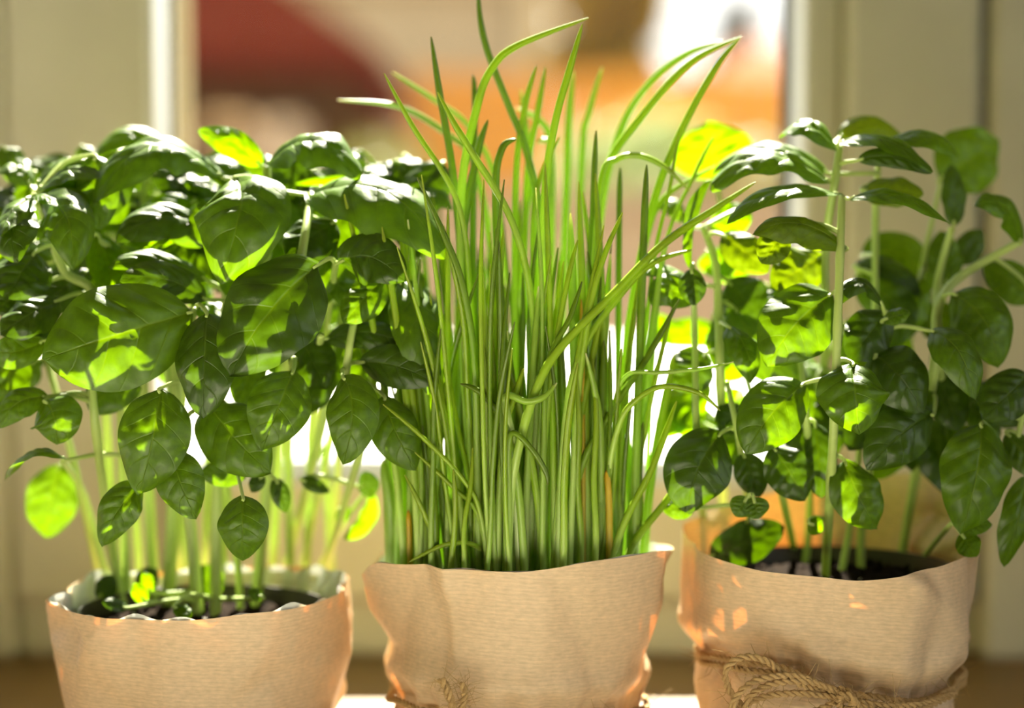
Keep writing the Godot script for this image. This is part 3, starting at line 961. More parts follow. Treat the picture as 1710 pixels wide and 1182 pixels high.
	leaf(s, "basil_leaf", Vector3(1.95, 18.27, -0.32), Vector3(1.71, 17.26, 0.3), Vector3(1.46, 16.18, 0.48), 1.46, Vector3(0.05, 0.12, 0.99), 0.41, Vector3(3.14, 18.53, -0.9), 209)
	leaf(s, "basil_leaf", Vector3(4.82, 22.7, 0.18), Vector3(4.74, 21.4, 0.86), Vector3(4.59, 20, 0.98), 1.81, Vector3(0.13, 0.17, 0.98), 0.62, Vector3(4.09, 23.36, 0.75), 219)
	leaf(s, "basil_leaf", Vector3(5.36, 24.01, -0.07), Vector3(5.25, 22.98, 0.5), Vector3(5.12, 21.56, 0.73), 1.64, Vector3(0.05, 0.75, 0.66), 0.7, Vector3(4.15, 24.19, 0), 232)
	s = stem(p, 0.2, 0.15, [Vector3(1.64, 7.8, -7.01), Vector3(1.98, 13.55, -7.01), Vector3(2.97, 17.86, -2)])
	s = stem(p, 0.19, 0.14, [Vector3(2.73, 7.8, -4.91), Vector3(2.63, 14.04, -4.91), Vector3(3.66, 18.12, 2)])
	leaf(s, "basil_leaf", Vector3(3.8, 17.81, 3.2), Vector3(3.38, 16.56, 4.3), Vector3(2.75, 14.99, 4), 2.44, Vector3(0.09, 0.09, 0.99), 0.45, Vector3(3.66, 18.12, 2), 130)
	s = stem(p, 0.18, 0.14, [Vector3(3.23, 7.8, -5.69), Vector3(3.49, 14.69, -5.69), Vector3(4.66, 19, 2)])
	leaf(s, "basil_leaf_shaded", Vector3(4.72, 18.8, 1.5), Vector3(6.55, 19.13, 2.4), Vector3(8.08, 18.41, 2.5), 1.36, Vector3(0.15, 0.5, 0.85), 0.6, Vector3(4.54, 18.57, 1.23), 133)
	s = stem(p, 0.19, 0.13, [Vector3(4.06, 7.8, -8.38), Vector3(3.83, 12.38, -8.38), Vector3(3.47, 15.43, -8.38), Vector3(5.22, 21.63, 2)])
	leaf(s, "basil_leaf_shaded", Vector3(5.4, 21.68, 2.5), Vector3(6.62, 21.87, 3.2), Vector3(7.82, 21.01, 3.5), 2.12, Vector3(0.17, 0.21, 0.96), 0.5, Vector3(5.22, 21.63, 2), 120)
	leaf(s, "basil_leaf_shaded", Vector3(4.72, 21.61, 3.5), Vector3(3.15, 19.99, 4.8), Vector3(1.77, 17.72, 5), 3.74, Vector3(-0.09, 0.14, 0.99), 0.45, Vector3(5.22, 21.63, 2), 122)
	leaf(s, "basil_leaf", Vector3(4.84, 21.06, 0.52), Vector3(5.72, 20.53, 1.11), Vector3(6.42, 19.94, 1.32), 1.26, Vector3(0.43, 0.15, 0.89), 0.48, Vector3(5.05, 21.01, 0.96), 211)
	s = stem(p, 0.2, 0.15, [Vector3(-0.34, 7.8, -5.56), Vector3(-0.52, 15.19, -5.56), Vector3(1.34, 20.17, 1), Vector3(2.51, 21.95, 0.5), Vector3(2.41, 25.26, -0.5)])
	leaf(s, "basil_leaf", Vector3(0.68, 24.85, -1), Vector3(-1.69, 26.07, 0.5), Vector3(-3.8, 23.72, 1.5), 2.88, Vector3(0, 0.85, 0.53), 0.75, Vector3(2.43, 24.6, -0.3), 101)
	leaf(s, "basil_leaf", Vector3(1.42, 24.81, 1), Vector3(1.93, 23.69, 3.4), Vector3(1.28, 20.91, 3.8), 4.04, Vector3(0, 0.42, 0.91), 0.75, Vector3(2.43, 24.6, -0.3), 110)
	leaf(s, "basil_leaf_sunlit", Vector3(2.16, 25.3, -1), Vector3(0.99, 26.23, -1), Vector3(-0.4, 26.67, -2), 1.24, Vector3(-0.16, 0.34, 0.93), 0.5, Vector3(2.41, 25.26, -0.5), 113)
	leaf(s, "basil_leaf", Vector3(2.36, 25.31, -0.5), Vector3(4.34, 26.24, 0.6), Vector3(6.03, 24.72, 1), 2.61, Vector3(0, 0.83, 0.56), 0.7, Vector3(2.41, 25.26, -0.5), 114)
	leaf(s, "basil_leaf", Vector3(3.97, 24.19, 0), Vector3(6.98, 24.3, 2), Vector3(9.23, 21.81, 2.5), 3.77, Vector3(0, 0.82, 0.57), 0.8, Vector3(2.44, 24.27, -0.2), 116)
	leaf(s, "basil_leaf_shaded", Vector3(0.42, 20.3, 1.5), Vector3(-1.03, 21.1, 2.6), Vector3(-2.47, 21, 3), 1.57, Vector3(0, 0.34, 0.94), 0.5, Vector3(1.34, 20.17, 1), 154)
	leaf(s, "basil_leaf_sunlit", Vector3(3.14, 22.82, -1.64), Vector3(2.02, 22.09, -0.96), Vector3(0.72, 21.14, -0.84), 2, Vector3(0.28, 0.36, 0.89), 0.65, Vector3(2.48, 22.94, 0.2), 188)
	leaf(s, "basil_leaf", Vector3(1.71, 23.68, -0.11), Vector3(0.42, 23.22, 0.55), Vector3(-1.04, 22.48, 0.69), 2.06, Vector3(0.27, 0.45, 0.85), 0.43, Vector3(2.46, 23.6, 0), 204)
	leaf(s, "basil_leaf", Vector3(2.52, 24.03, -1.62), Vector3(2.97, 23.11, -1.03), Vector3(3.58, 21.93, -0.82), 1.53, Vector3(-0.34, 0.51, 0.78), 0.59, Vector3(2.44, 24.27, -0.2), 214)
	leaf(s, "basil_leaf_sunlit", Vector3(1.93, 22.98, 0.6), Vector3(1.62, 21.88, 1.19), Vector3(1.1, 20.44, 1.4), 1.79, Vector3(0.38, 0.62, 0.69), 0.31, Vector3(2.48, 22.94, 0.2), 230)
	leaf(s, "basil_leaf", Vector3(0.7, 24.25, -2.33), Vector3(-0.09, 24.63, -1.91), Vector3(-0.98, 24.73, -1.73), 1.15, Vector3(0.24, 0.74, 0.63), 0.61, Vector3(2.44, 24.27, -0.2), 313)
	s = stem(p, 0.2, 0.16, [Vector3(-4.51, 7.8, -5.56), Vector3(-4.8, 13.72, -5.56), Vector3(-3.83, 20.05, 0.5), Vector3(-5.06, 21.39, 0.5), Vector3(-6.15, 24.19, 0)])
	leaf(s, "basil_leaf", Vector3(-5.77, 23.92, 1), Vector3(-4.5, 23.38, 2.5), Vector3(-4.15, 21.39, 3), 2.19, Vector3(0.17, 0.26, 0.95), 0.7, Vector3(-6.04, 23.91, 0.05), 102)
	leaf(s, "basil_leaf", Vector3(-6.15, 24.35, 0), Vector3(-4.72, 25.11, 0.5), Vector3(-3.32, 24.72, 1), 1.34, Vector3(0, 0.87, 0.5), 0.5, Vector3(-6.15, 24.19, 0), 103)
	leaf(s, "basil_leaf", Vector3(-6.56, 24.57, -1.5), Vector3(-5.63, 25.43, -1.5), Vector3(-4.6, 25.45, -2), 1.39, Vector3(0, 0.91, 0.42), 0.5, Vector3(-6.15, 24.19, 0), 104)
	leaf(s, "basil_leaf", Vector3(-6.62, 24.51, -1), Vector3(-7.23, 25.23, -1), Vector3(-7.91, 25.01, -1), 1.37, Vector3(0, 0.87, 0.5), 0.6, Vector3(-6.15, 24.19, 0), 105)
	leaf(s, "basil_leaf", Vector3(-6.17, 24.06, 1), Vector3(-6.58, 23.6, 2), Vector3(-6.77, 22.62, 3), 1.54, Vector3(-0.31, 0.42, 0.85), 0.7, Vector3(-6.04, 23.91, 0.05), 106)
	leaf(s, "basil_leaf_sunlit", Vector3(-5.93, 24.16, 1.5), Vector3(-5.34, 24.05, 2.09), Vector3(-4.82, 23.7, 2.5), 0.66, Vector3(0.22, 0.77, 0.6), 0.5, Vector3(-6.04, 23.91, 0.05), 107)
	leaf(s, "basil_leaf", Vector3(-5.86, 24.08, 0), Vector3(-4.84, 24.32, 1), Vector3(-3.85, 23.5, 1.5), 1.12, Vector3(0.11, 0.77, 0.63), 0.6, Vector3(-6.04, 23.91, 0.05), 108)
	leaf(s, "basil_leaf_shaded", Vector3(-6.16, 23.72, 1.5), Vector3(-6.44, 22.94, 2.6), Vector3(-6.14, 21.65, 3), 1.97, Vector3(-0.17, 0.26, 0.95), 0.6, Vector3(-5.93, 23.63, 0.1), 109)
	leaf(s, "basil_leaf_shaded", Vector3(-6, 20.73, 1), Vector3(-6.65, 20.38, 1.67), Vector3(-7.3, 19.88, 2), 1.99, Vector3(0, 0.42, 0.91), 0.6, Vector3(-4.81, 21.12, 0.5), 136)
	leaf(s, "basil_leaf_shaded", Vector3(-5, 20.3, 1.5), Vector3(-5.91, 19.79, 2.49), Vector3(-6.83, 19.05, 3), 1.84, Vector3(0, 0.42, 0.91), 0.6, Vector3(-4.2, 20.45, 0.5), 137)
	leaf(s, "basil_leaf_shaded", Vector3(-5.98, 22.06, 1), Vector3(-6.35, 21.26, 1.98), Vector3(-6.72, 20.34, 2.5), 2.42, Vector3(0, 0.26, 0.97), 0.5, Vector3(-5.39, 22.23, 0.35), 139)
	leaf(s, "basil_leaf", Vector3(-2.93, 19.76, 0.34), Vector3(-1.58, 19.38, 0.99), Vector3(-0.36, 18.77, 1.14), 1.74, Vector3(0.22, 0.41, 0.89), 0.43, Vector3(-3.83, 20.05, 0.5), 186)
	leaf(s, "basil_leaf_shaded", Vector3(-4.73, 25.57, -1.8), Vector3(-4.47, 24.69, -1.21), Vector3(-4.04, 23.79, -1), 1.23, Vector3(-0.41, 0.06, 0.91), 0.35, Vector3(-6.15, 24.19, 0), 189)
	leaf(s, "basil_leaf_sunlit", Vector3(-6.98, 23.78, -1.43), Vector3(-7.72, 22.75, -0.78), Vector3(-8.3, 21.71, -0.63), 1.69, Vector3(-0.28, 0.03, 0.96), 0.61, Vector3(-6.04, 23.91, 0.05), 200)
	leaf(s, "basil_leaf", Vector3(-3.94, 25.66, 0.26), Vector3(-3.75, 24.34, 0.94), Vector3(-3.54, 22.85, 1.06), 1.86, Vector3(-0.03, 0.28, 0.96), 0.51, Vector3(-6.15, 24.19, 0), 223)
	s = stem(p, 0.19, 0.14, [Vector3(-3.79, 7.8, -6.88), Vector3(-4.2, 15.07, -6.88), Vector3(-3.36, 21.53, -0.5), Vector3(-4.3, 22.46, -0.5), Vector3(-4.75, 22.96, -1)])
	leaf(s, "basil_leaf_shaded", Vector3(-4.32, 21.37, -0.5), Vector3(-5.17, 20.7, 0.51), Vector3(-6.01, 19.84, 1), 2.02, Vector3(0, 0.34, 0.94), 0.5, Vector3(-3.55, 21.72, -0.5), 140)
	leaf(s, "basil_leaf_sunlit", Vector3(-3.5, 25.28, -0.36), Vector3(-4.69, 24.95, 0.18), Vector3(-5.71, 24.22, 0.44), 1.72, Vector3(-0.31, 0.76, 0.56), 0.37, Vector3(-4.75, 22.96, -1), 176)
	leaf(s, "basil_leaf_shaded", Vector3(-5.03, 23.58, -2.19), Vector3(-5.39, 22.64, -1.57), Vector3(-5.81, 21.56, -1.39), 1.48, Vector3(0.15, 0.3, 0.94), 0.53, Vector3(-4.75, 22.96, -1), 197)
	leaf(s, "basil_leaf_sunlit", Vector3(-3.91, 22.68, -0.16), Vector3(-3.41, 21.58, 0.47), Vector3(-3.12, 20.38, 0.64), 1.59, Vector3(0.39, 0.17, 0.91), 0.3, Vector3(-4.35, 22.51, -0.55), 202)
	leaf(s, "basil_leaf", Vector3(-4.41, 23.61, 0.59), Vector3(-5.08, 23.08, 1.18), Vector3(-5.83, 22.46, 1.39), 1.29, Vector3(0.23, 0.21, 0.95), 0.4, Vector3(-4.39, 22.56, -0.6), 218)
	leaf(s, "basil_leaf_shaded", Vector3(-2.82, 18.8, -3.21), Vector3(-3.34, 18.21, -2.64), Vector3(-4.02, 17.52, -2.41), 1.25, Vector3(0.4, 0.27, 0.88), 0.54, Vector3(-3.7, 18.95, -3.05), 249)
	s = stem(p, 0.17, 0.11, [Vector3(-4.37, 7.8, -4.28), Vector3(-5.52, 12.17, -4.28), Vector3(-5.09, 14.25, 1)])
	leaf(s, "basil_leaf", Vector3(-6.51, 13.48, -4.5), Vector3(-6.84, 11.98, -4.19), Vector3(-7.16, 10.49, -4.5), 2.25, Vector3(0, 0, 1), 0.3, Vector3(-5.52, 12.17, -4.28), 145)
	s = stem(p, 0.17, 0.12, [Vector3(3.76, 7.8, -7.55), Vector3(4.28, 11.47, -7.55), Vector3(5.53, 17.24, 2), Vector3(6.05, 20.3, 1.5), Vector3(6.84, 22.51, 0)])
	leaf(s, "basil_leaf", Vector3(6.97, 21.09, 2), Vector3(6.29, 20.33, 2.73), Vector3(5.6, 19.49, 3), 1.57, Vector3(0, 0.17, 0.98), 0.4, Vector3(6.29, 20.96, 1.05), 121)
	leaf(s, "basil_leaf", Vector3(5.59, 17.61, 3.5), Vector3(6.02, 16.37, 4.6), Vector3(5.65, 14.51, 4.3), 2.09, Vector3(0, 0.14, 0.99), 0.55, Vector3(5.58, 17.55, 1.95), 131)
	leaf(s, "basil_leaf_shaded", Vector3(6.12, 18.04, 2.5), Vector3(7.59, 17.95, 3.4), Vector3(8.89, 17.35, 3.5), 1.69, Vector3(0.26, 0.09, 0.96), 0.5, Vector3(5.63, 17.85, 1.9), 132)
	leaf(s, "basil_leaf", Vector3(7.49, 20.97, 1.5), Vector3(8.34, 19.49, 3.2), Vector3(8.66, 16.9, 3.2), 2.27, Vector3(0.17, 0.21, 0.96), 0.8, Vector3(6.37, 21.18, 0.9), 134)
	leaf(s, "basil_leaf", Vector3(7.02, 16.88, 3), Vector3(7.5, 15.65, 3.8), Vector3(8.23, 14.21, 3.5), 1.9, Vector3(0.17, 0.03, 0.98), 0.5, Vector3(5.53, 17.24, 2), 135)
	leaf(s, "basil_leaf", Vector3(6.86, 20.03, 0.25), Vector3(7.36, 19.27, 0.84), Vector3(7.95, 18.34, 1.05), 1.33, Vector3(-0.22, 0.38, 0.9), 0.39, Vector3(6, 20, 1.55), 195)
	leaf(s, "basil_leaf", Vector3(7.47, 21.42, -0.26), Vector3(6.52, 20.41, 0.43), Vector3(5.48, 19.15, 0.54), 2.03, Vector3(0.15, 0.39, 0.91), 0.38, Vector3(6.68, 22.07, 0.3), 203)
	s = stem(p, 0.12, 0.08, [Vector3(3.03, 7.8, -9.65), Vector3(5.41, 11.87, -3), Vector3(6.17, 12.71, -3)])
	leaf(s, "basil_leaf_sunlit", Vector3(6.15, 12.54, -3), Vector3(5.88, 11.4, -3), Vector3(5, 10.68, -3), 0.8, Vector3(-0.34, 0.09, 0.94), 0.4, Vector3(6.17, 12.71, -3), 151)
	s = stem(p, 0.18, 0.12, [Vector3(-2.17, 7.8, -6.88), Vector3(-1.47, 15.53, -2), Vector3(-2.73, 23.67, -3), Vector3(-2.19, 25.7, -4)])
	leaf(s, "basil_leaf", Vector3(-2, 25.67, -4), Vector3(-3.41, 26.71, -4), Vector3(-4.74, 25.56, -3.5), 1.47, Vector3(0, 0.71, 0.71), 0.6, Vector3(-2.24, 25.49, -3.9), 100)
	leaf(s, "basil_leaf_sunlit", Vector3(-2.59, 23.63, -3.5), Vector3(-3.67, 23.39, -3), Vector3(-4.85, 22.92, -3), 1.06, Vector3(0, 0.34, 0.94), 0.4, Vector3(-2.73, 23.67, -3), 112)
	leaf(s, "basil_leaf", Vector3(-3.71, 22.45, -2.48), Vector3(-2.76, 21.51, -1.8), Vector3(-1.7, 20.39, -1.68), 1.85, Vector3(-0.19, 0.29, 0.94), 0.31, Vector3(-2.6, 22.86, -2.9), 173)
	leaf(s, "basil_leaf", Vector3(-0.65, 20.06, -2.13), Vector3(0.38, 19.71, -1.57), Vector3(1.32, 19.01, -1.33), 1.41, Vector3(0.18, 0.72, 0.67), 0.33, Vector3(-2.1, 19.6, -2.5), 183)
	leaf(s, "basil_leaf_sunlit", Vector3(-1.2, 21.49, -2.85), Vector3(-0.6, 20.61, -2.25), Vector3(-0.2, 19.73, -2.05), 1.31, Vector3(0.46, 0.02, 0.89), 0.35, Vector3(-2.35, 21.23, -2.7), 191)
	leaf(s, "basil_leaf", Vector3(-0.99, 22.58, -2.03), Vector3(-1.45, 21.44, -1.43), Vector3(-1.98, 19.85, -1.23), 1.96, Vector3(0.13, 0.74, 0.66), 0.38, Vector3(-2.48, 22.04, -2.8), 199)
	leaf(s, "basil_leaf_sunlit", Vector3(-1.32, 18.62, -1.61), Vector3(-2.44, 18.24, -1.05), Vector3(-3.41, 17.5, -0.81), 1.66, Vector3(-0.28, 0.74, 0.61), 0.39, Vector3(-1.97, 18.79, -2.4), 207)
	leaf(s, "basil_leaf_shaded", Vector3(-2.14, 23.4, -3.14), Vector3(-1.02, 22.82, -2.55), Vector3(-0.06, 21.88, -2.34), 1.64, Vector3(0.31, 0.65, 0.69), 0.49, Vector3(-2.73, 23.67, -3), 212)
	leaf(s, "basil_leaf_sunlit", Vector3(-2.74, 19.13, -2.07), Vector3(-3.49, 18.13, -1.49), Vector3(-4.04, 16.74, -1.27), 1.86, Vector3(-0.34, 0.69, 0.63), 0.55, Vector3(-2.1, 19.6, -2.5), 215)
	leaf(s, "basil_leaf_sunlit", Vector3(-0.49, 24.04, -1.66), Vector3(-1.75, 23.22, -0.94), Vector3(-3.03, 22.34, -0.86), 2.09, Vector3(0.01, 0.1, 0.99), 0.6, Vector3(-2.62, 24.08, -3.2), 220)
	leaf(s, "basil_leaf_shaded", Vector3(-3.25, 25.88, -1.02), Vector3(-3.41, 24.66, -0.36), Vector3(-3.67, 23.25, -0.22), 1.77, Vector3(0.18, 0.35, 0.92), 0.32, Vector3(-2.4, 24.89, -3.6), 236)
	leaf(s, "basil_leaf_shaded", Vector3(-0.58, 23.22, -1.14), Vector3(0.42, 22.93, -0.58), Vector3(1.29, 22.35, -0.34), 1.29, Vector3(0.32, 0.65, 0.69), 0.36, Vector3(-2.6, 22.86, -2.9), 238)
	leaf(s, "basil_leaf", Vector3(-4.14, 25.58, -2.53), Vector3(-3.83, 24.4, -1.99), Vector3(-3.55, 22.92, -1.93), 1.68, Vector3(0.06, 0.53, 0.85), 0.52, Vector3(-2.4, 24.89, -3.6), 256)
	leaf(s, "basil_leaf", Vector3(-1.11, 24.87, -2.46), Vector3(-0.05, 24.42, -2.04), Vector3(1.09, 23.49, -1.86), 1.57, Vector3(-0.15, 0.88, 0.45), 0.52, Vector3(-2.46, 24.68, -3.5), 258)
	leaf(s, "basil_leaf", Vector3(-4.82, 24.14, -2.63), Vector3(-5.66, 24.25, -2.22), Vector3(-6.55, 24.06, -2.03), 1.17, Vector3(0.13, 0.79, 0.61), 0.52, Vector3(-2.73, 23.67, -3), 272)
	leaf(s, "basil_leaf_shaded", Vector3(-2.4, 25.8, -4.54), Vector3(-3.08, 24.91, -4.03), Vector3(-3.85, 23.75, -3.94), 1.59, Vector3(0.19, 0.54, 0.82), 0.59, Vector3(-2.19, 25.7, -4), 282)
	leaf(s, "basil_leaf_shaded", Vector3(-2.4, 25.13, -2.81), Vector3(-1.29, 24.9, -2.31), Vector3(-0.25, 24.46, -2.21), 1.34, Vector3(0.18, 0.47, 0.87), 0.63, Vector3(-2.4, 24.89, -3.6), 287)
	leaf(s, "basil_leaf", Vector3(-2.57, 24.34, -4.38), Vector3(-3.98, 24.73, -3.91), Vector3(-5.48, 24.64, -3.78), 1.9, Vector3(0.13, 0.81, 0.57), 0.69, Vector3(-2.51, 24.48, -3.4), 290)
	leaf(s, "basil_leaf", Vector3(-2.38, 24.93, -4.05), Vector3(-0.93, 24.84, -3.52), Vector3(0.41, 24.44, -3.45), 1.7, Vector3(0.2, 0.54, 0.82), 0.57, Vector3(-2.4, 24.89, -3.6), 300)
	leaf(s, "basil_leaf", Vector3(-0.72, 25.6, -3.33), Vector3(0.69, 25.03, -2.78), Vector3(1.95, 24.16, -2.73), 1.84, Vector3(0.24, 0.5, 0.83), 0.44, Vector3(-2.24, 25.49, -3.9), 305)
	leaf(s, "basil_leaf_shaded", Vector3(-4.27, 24.53, -3.16), Vector3(-5.65, 24.7, -2.67), Vector3(-6.94, 24.5, -2.56), 1.75, Vector3(-0.18, 0.69, 0.7), 0.64, Vector3(-2.62, 24.08, -3.2), 306)
	leaf(s, "basil_leaf_shaded", Vector3(-2.96, 25.01, -2.77), Vector3(-4.09, 25.08, -2.38), Vector3(-5.13, 24.73, -2.17), 1.43, Vector3(-0.19, 0.91, 0.37), 0.35, Vector3(-2.46, 24.68, -3.5), 311)
	s = stem(p, 0.16, 0.11, [Vector3(-5.55, 7.8, -7.55), Vector3(-5.45, 14.13, -2), Vector3(-7.26, 19.65, -4), Vector3(-7.67, 24.16, -4)])  # back stems from here carry mostly hidden leaves, placed to shade the front ones
	leaf(s, "basil_leaf", Vector3(-6.79, 17.86, -2), Vector3(-7.26, 17.28, -1.85), Vector3(-7.74, 16.7, -2), 1.39, Vector3(0, 0, 1), 0.3, Vector3(-6.53, 17.44, -3.2), 141)
	leaf(s, "basil_leaf_sunlit", Vector3(-7.18, 21.78, -2.53), Vector3(-8.14, 21.26, -1.9), Vector3(-9.14, 20.53, -1.73), 1.65, Vector3(0.08, 0.43, 0.9), 0.37, Vector3(-7.46, 21.9, -4), 166)
	leaf(s, "basil_leaf_shaded", Vector3(-7.92, 19.89, -4.26), Vector3(-7.05, 19.01, -3.62), Vector3(-6.33, 18.1, -3.46), 1.53, Vector3(0.27, 0.06, 0.96), 0.46, Vector3(-7.3, 20.1, -4), 171)
	leaf(s, "basil_leaf_sunlit", Vector3(-7.6, 18.49, -3.07), Vector3(-7.91, 17.04, -2.38), Vector3(-8, 15.49, -2.27), 2.04, Vector3(-0.35, 0.16, 0.92), 0.66, Vector3(-6.9, 18.54, -3.6), 179)
	leaf(s, "basil_leaf", Vector3(-7.91, 22.01, -6.07), Vector3(-7.03, 21.27, -5.45), Vector3(-5.98, 20.28, -5.27), 1.64, Vector3(-0.33, 0.48, 0.81), 0.44, Vector3(-7.46, 21.9, -4), 184)
	leaf(s, "basil_leaf_shaded", Vector3(-6.29, 20.1, -3.05), Vector3(-7.15, 19.47, -2.41), Vector3(-8.07, 18.78, -2.25), 1.58, Vector3(0.12, 0.12, 0.99), 0.51, Vector3(-7.3, 20.1, -4), 192)
	leaf(s, "basil_leaf", Vector3(-7.55, 23.32, -5.91), Vector3(-7.28, 22.15, -5.29), Vector3(-7, 20.62, -5.11), 1.81, Vector3(-0.01, 0.62, 0.78), 0.31, Vector3(-7.58, 23.26, -4), 205)
	leaf(s, "basil_leaf_shaded", Vector3(-8.73, 24.42, -3.52), Vector3(-7.51, 24.1, -2.94), Vector3(-6.49, 23.49, -2.72), 1.49, Vector3(0.39, 0.58, 0.72), 0.31, Vector3(-7.67, 24.16, -4), 213)
	leaf(s, "basil_leaf_shaded", Vector3(-7.33, 21.29, -5.14), Vector3(-7.54, 20.27, -4.55), Vector3(-7.66, 18.95, -4.34), 1.59, Vector3(-0.18, 0.62, 0.77), 0.35, Vector3(-7.42, 21.45, -4), 226)
	leaf(s, "basil_leaf", Vector3(-7.23, 18.38, -0.42), Vector3(-7.28, 17.2, 0.22), Vector3(-7.33, 15.82, 0.38), 1.72, Vector3(-0.01, 0.37, 0.93), 0.41, Vector3(-6.72, 17.99, -3.4), 234)
	leaf(s, "basil_leaf", Vector3(-6.73, 21.04, -5.68), Vector3(-7.16, 19.86, -5.05), Vector3(-7.35, 18.59, -4.88), 1.72, Vector3(-0.44, 0.18, 0.88), 0.51, Vector3(-7.38, 21, -4), 239)
	leaf(s, "basil_leaf_shaded", Vector3(-6.69, 23.21, -6.31), Vector3(-5.51, 22.79, -5.67), Vector3(-4.46, 22.24, -5.51), 1.5, Vector3(0.26, 0.24, 0.94), 0.67, Vector3(-7.58, 23.26, -4), 244)
	leaf(s, "basil_leaf_shaded", Vector3(-7.05, 19.68, -3.88), Vector3(-7.57, 18.26, -3.16), Vector3(-8.11, 16.65, -3.08), 2.18, Vector3(0.05, 0.28, 0.96), 0.6, Vector3(-7.26, 19.65, -4), 247)
	leaf(s, "basil_leaf", Vector3(-9.5, 24.13, -3.92), Vector3(-8.03, 23.82, -3.51), Vector3(-6.61, 22.92, -3.32), 1.86, Vector3(0.07, 0.94, 0.34), 0.67, Vector3(-7.67, 24.16, -4), 254)
	leaf(s, "basil_leaf", Vector3(-5.96, 21.76, -2.54), Vector3(-7.17, 22.45, -2.13), Vector3(-8.34, 22.68, -1.94), 1.68, Vector3(-0.06, 0.9, 0.44), 0.52, Vector3(-7.42, 21.45, -4), 267)
	leaf(s, "basil_leaf", Vector3(-7.16, 22.56, -6.36), Vector3(-6, 22.65, -5.91), Vector3(-4.86, 22.37, -5.76), 1.35, Vector3(0.05, 0.79, 0.61), 0.59, Vector3(-7.5, 22.35, -4), 285)
	leaf(s, "basil_leaf", Vector3(-8.62, 26.21, -4.65), Vector3(-8.06, 25.48, -4.28), Vector3(-7.42, 24.32, -4.05), 1.35, Vector3(-0.17, 0.93, 0.32), 0.5, Vector3(-7.67, 24.16, -4), 288)
	leaf(s, "basil_leaf", Vector3(-6.89, 25.15, -2.74), Vector3(-6.98, 24.08, -2.23), Vector3(-7.09, 22.78, -2.14), 1.48, Vector3(0.02, 0.45, 0.89), 0.44, Vector3(-7.67, 24.16, -4), 301)
	s = stem(p, 0.16, 0.11, [Vector3(-3.29, 7.8, -7.55), Vector3(-2.83, 15.44, -3), Vector3(-4.35, 21.3, -5), Vector3(-4.55, 24.66, -5)])
	leaf(s, "basil_leaf", Vector3(-4.72, 21.4, -3.69), Vector3(-4.45, 20.12, -3.03), Vector3(-4.25, 18.51, -2.89), 1.94, Vector3(0.11, 0.54, 0.84), 0.63, Vector3(-4.35, 21.3, -5), 168)
	leaf(s, "basil_leaf_shaded", Vector3(-2.8, 22.73, -5.97), Vector3(-1.85, 21.66, -5.27), Vector3(-0.81, 20.57, -5.17), 1.9, Vector3(-0.14, 0.01, 0.99), 0.55, Vector3(-4.43, 22.64, -5), 178)
	leaf(s, "basil_leaf", Vector3(-5.54, 25.04, -6.16), Vector3(-4.3, 24.33, -5.49), Vector3(-3.2, 23.48, -5.36), 1.78, Vector3(0.24, 0.22, 0.94), 0.46, Vector3(-4.55, 24.66, -5), 181)
	leaf(s, "basil_leaf", Vector3(-3.2, 18.71, -3.77), Vector3(-3.37, 17.62, -3.13), Vector3(-3.54, 16.47, -2.97), 1.54, Vector3(-0, 0.12, 0.99), 0.63, Vector3(-3.74, 18.95, -4.2), 194)
	leaf(s, "basil_leaf", Vector3(-5.02, 24.55, -2.7), Vector3(-4.83, 23.2, -2.05), Vector3(-4.9, 21.85, -1.9), 1.79, Vector3(0.47, 0.02, 0.88), 0.51, Vector3(-4.55, 24.66, -5), 210)
	leaf(s, "basil_leaf_shaded", Vector3(-6.06, 25.3, -4.82), Vector3(-5.77, 24.16, -4.2), Vector3(-5.55, 22.68, -4.02), 1.74, Vector3(0.12, 0.62, 0.78), 0.3, Vector3(-4.55, 24.66, -5), 231)
	leaf(s, "basil_leaf_sunlit", Vector3(-3.5, 18.93, -5.53), Vector3(-2.92, 18.12, -4.92), Vector3(-2.33, 17.12, -4.73), 1.4, Vector3(0, 0.41, 0.91), 0.42, Vector3(-3.74, 18.95, -4.2), 241)
	leaf(s, "basil_leaf", Vector3(-4.98, 21.67, -4.93), Vector3(-6.36, 21.19, -4.29), Vector3(-7.51, 20.45, -4.13), 1.96, Vector3(-0.38, 0.44, 0.82), 0.63, Vector3(-4.37, 21.63, -5), 252)
	leaf(s, "basil_leaf_shaded", Vector3(-5.47, 24.42, -4.68), Vector3(-6.78, 24, -4.29), Vector3(-8.01, 23.01, -4.08), 1.88, Vector3(-0.13, 0.94, 0.32), 0.6, Vector3(-4.53, 24.32, -5), 259)
	leaf(s, "basil_leaf", Vector3(-2.96, 24.5, -5.72), Vector3(-3.03, 23.55, -5.27), Vector3(-3.04, 22.25, -5.12), 1.4, Vector3(-0.12, 0.75, 0.65), 0.56, Vector3(-4.53, 24.32, -5), 261)
	leaf(s, "basil_leaf_shaded", Vector3(-5.07, 23.52, -4.13), Vector3(-5.16, 22.55, -3.73), Vector3(-5.2, 21.13, -3.53), 1.5, Vector3(-0.08, 0.91, 0.41), 0.32, Vector3(-4.49, 23.65, -5), 264)
	leaf(s, "basil_leaf_shaded", Vector3(-4.72, 25.98, -5.4), Vector3(-3.77, 25.24, -4.89), Vector3(-3.01, 24.31, -4.8), 1.44, Vector3(0.37, 0.39, 0.84), 0.63, Vector3(-4.55, 24.66, -5), 269)
	leaf(s, "basil_leaf_shaded", Vector3(-4.03, 23.68, -6.16), Vector3(-5.02, 23.89, -5.78), Vector3(-5.94, 23.74, -5.56), 1.27, Vector3(-0.21, 0.91, 0.36), 0.53, Vector3(-4.49, 23.65, -5), 277)
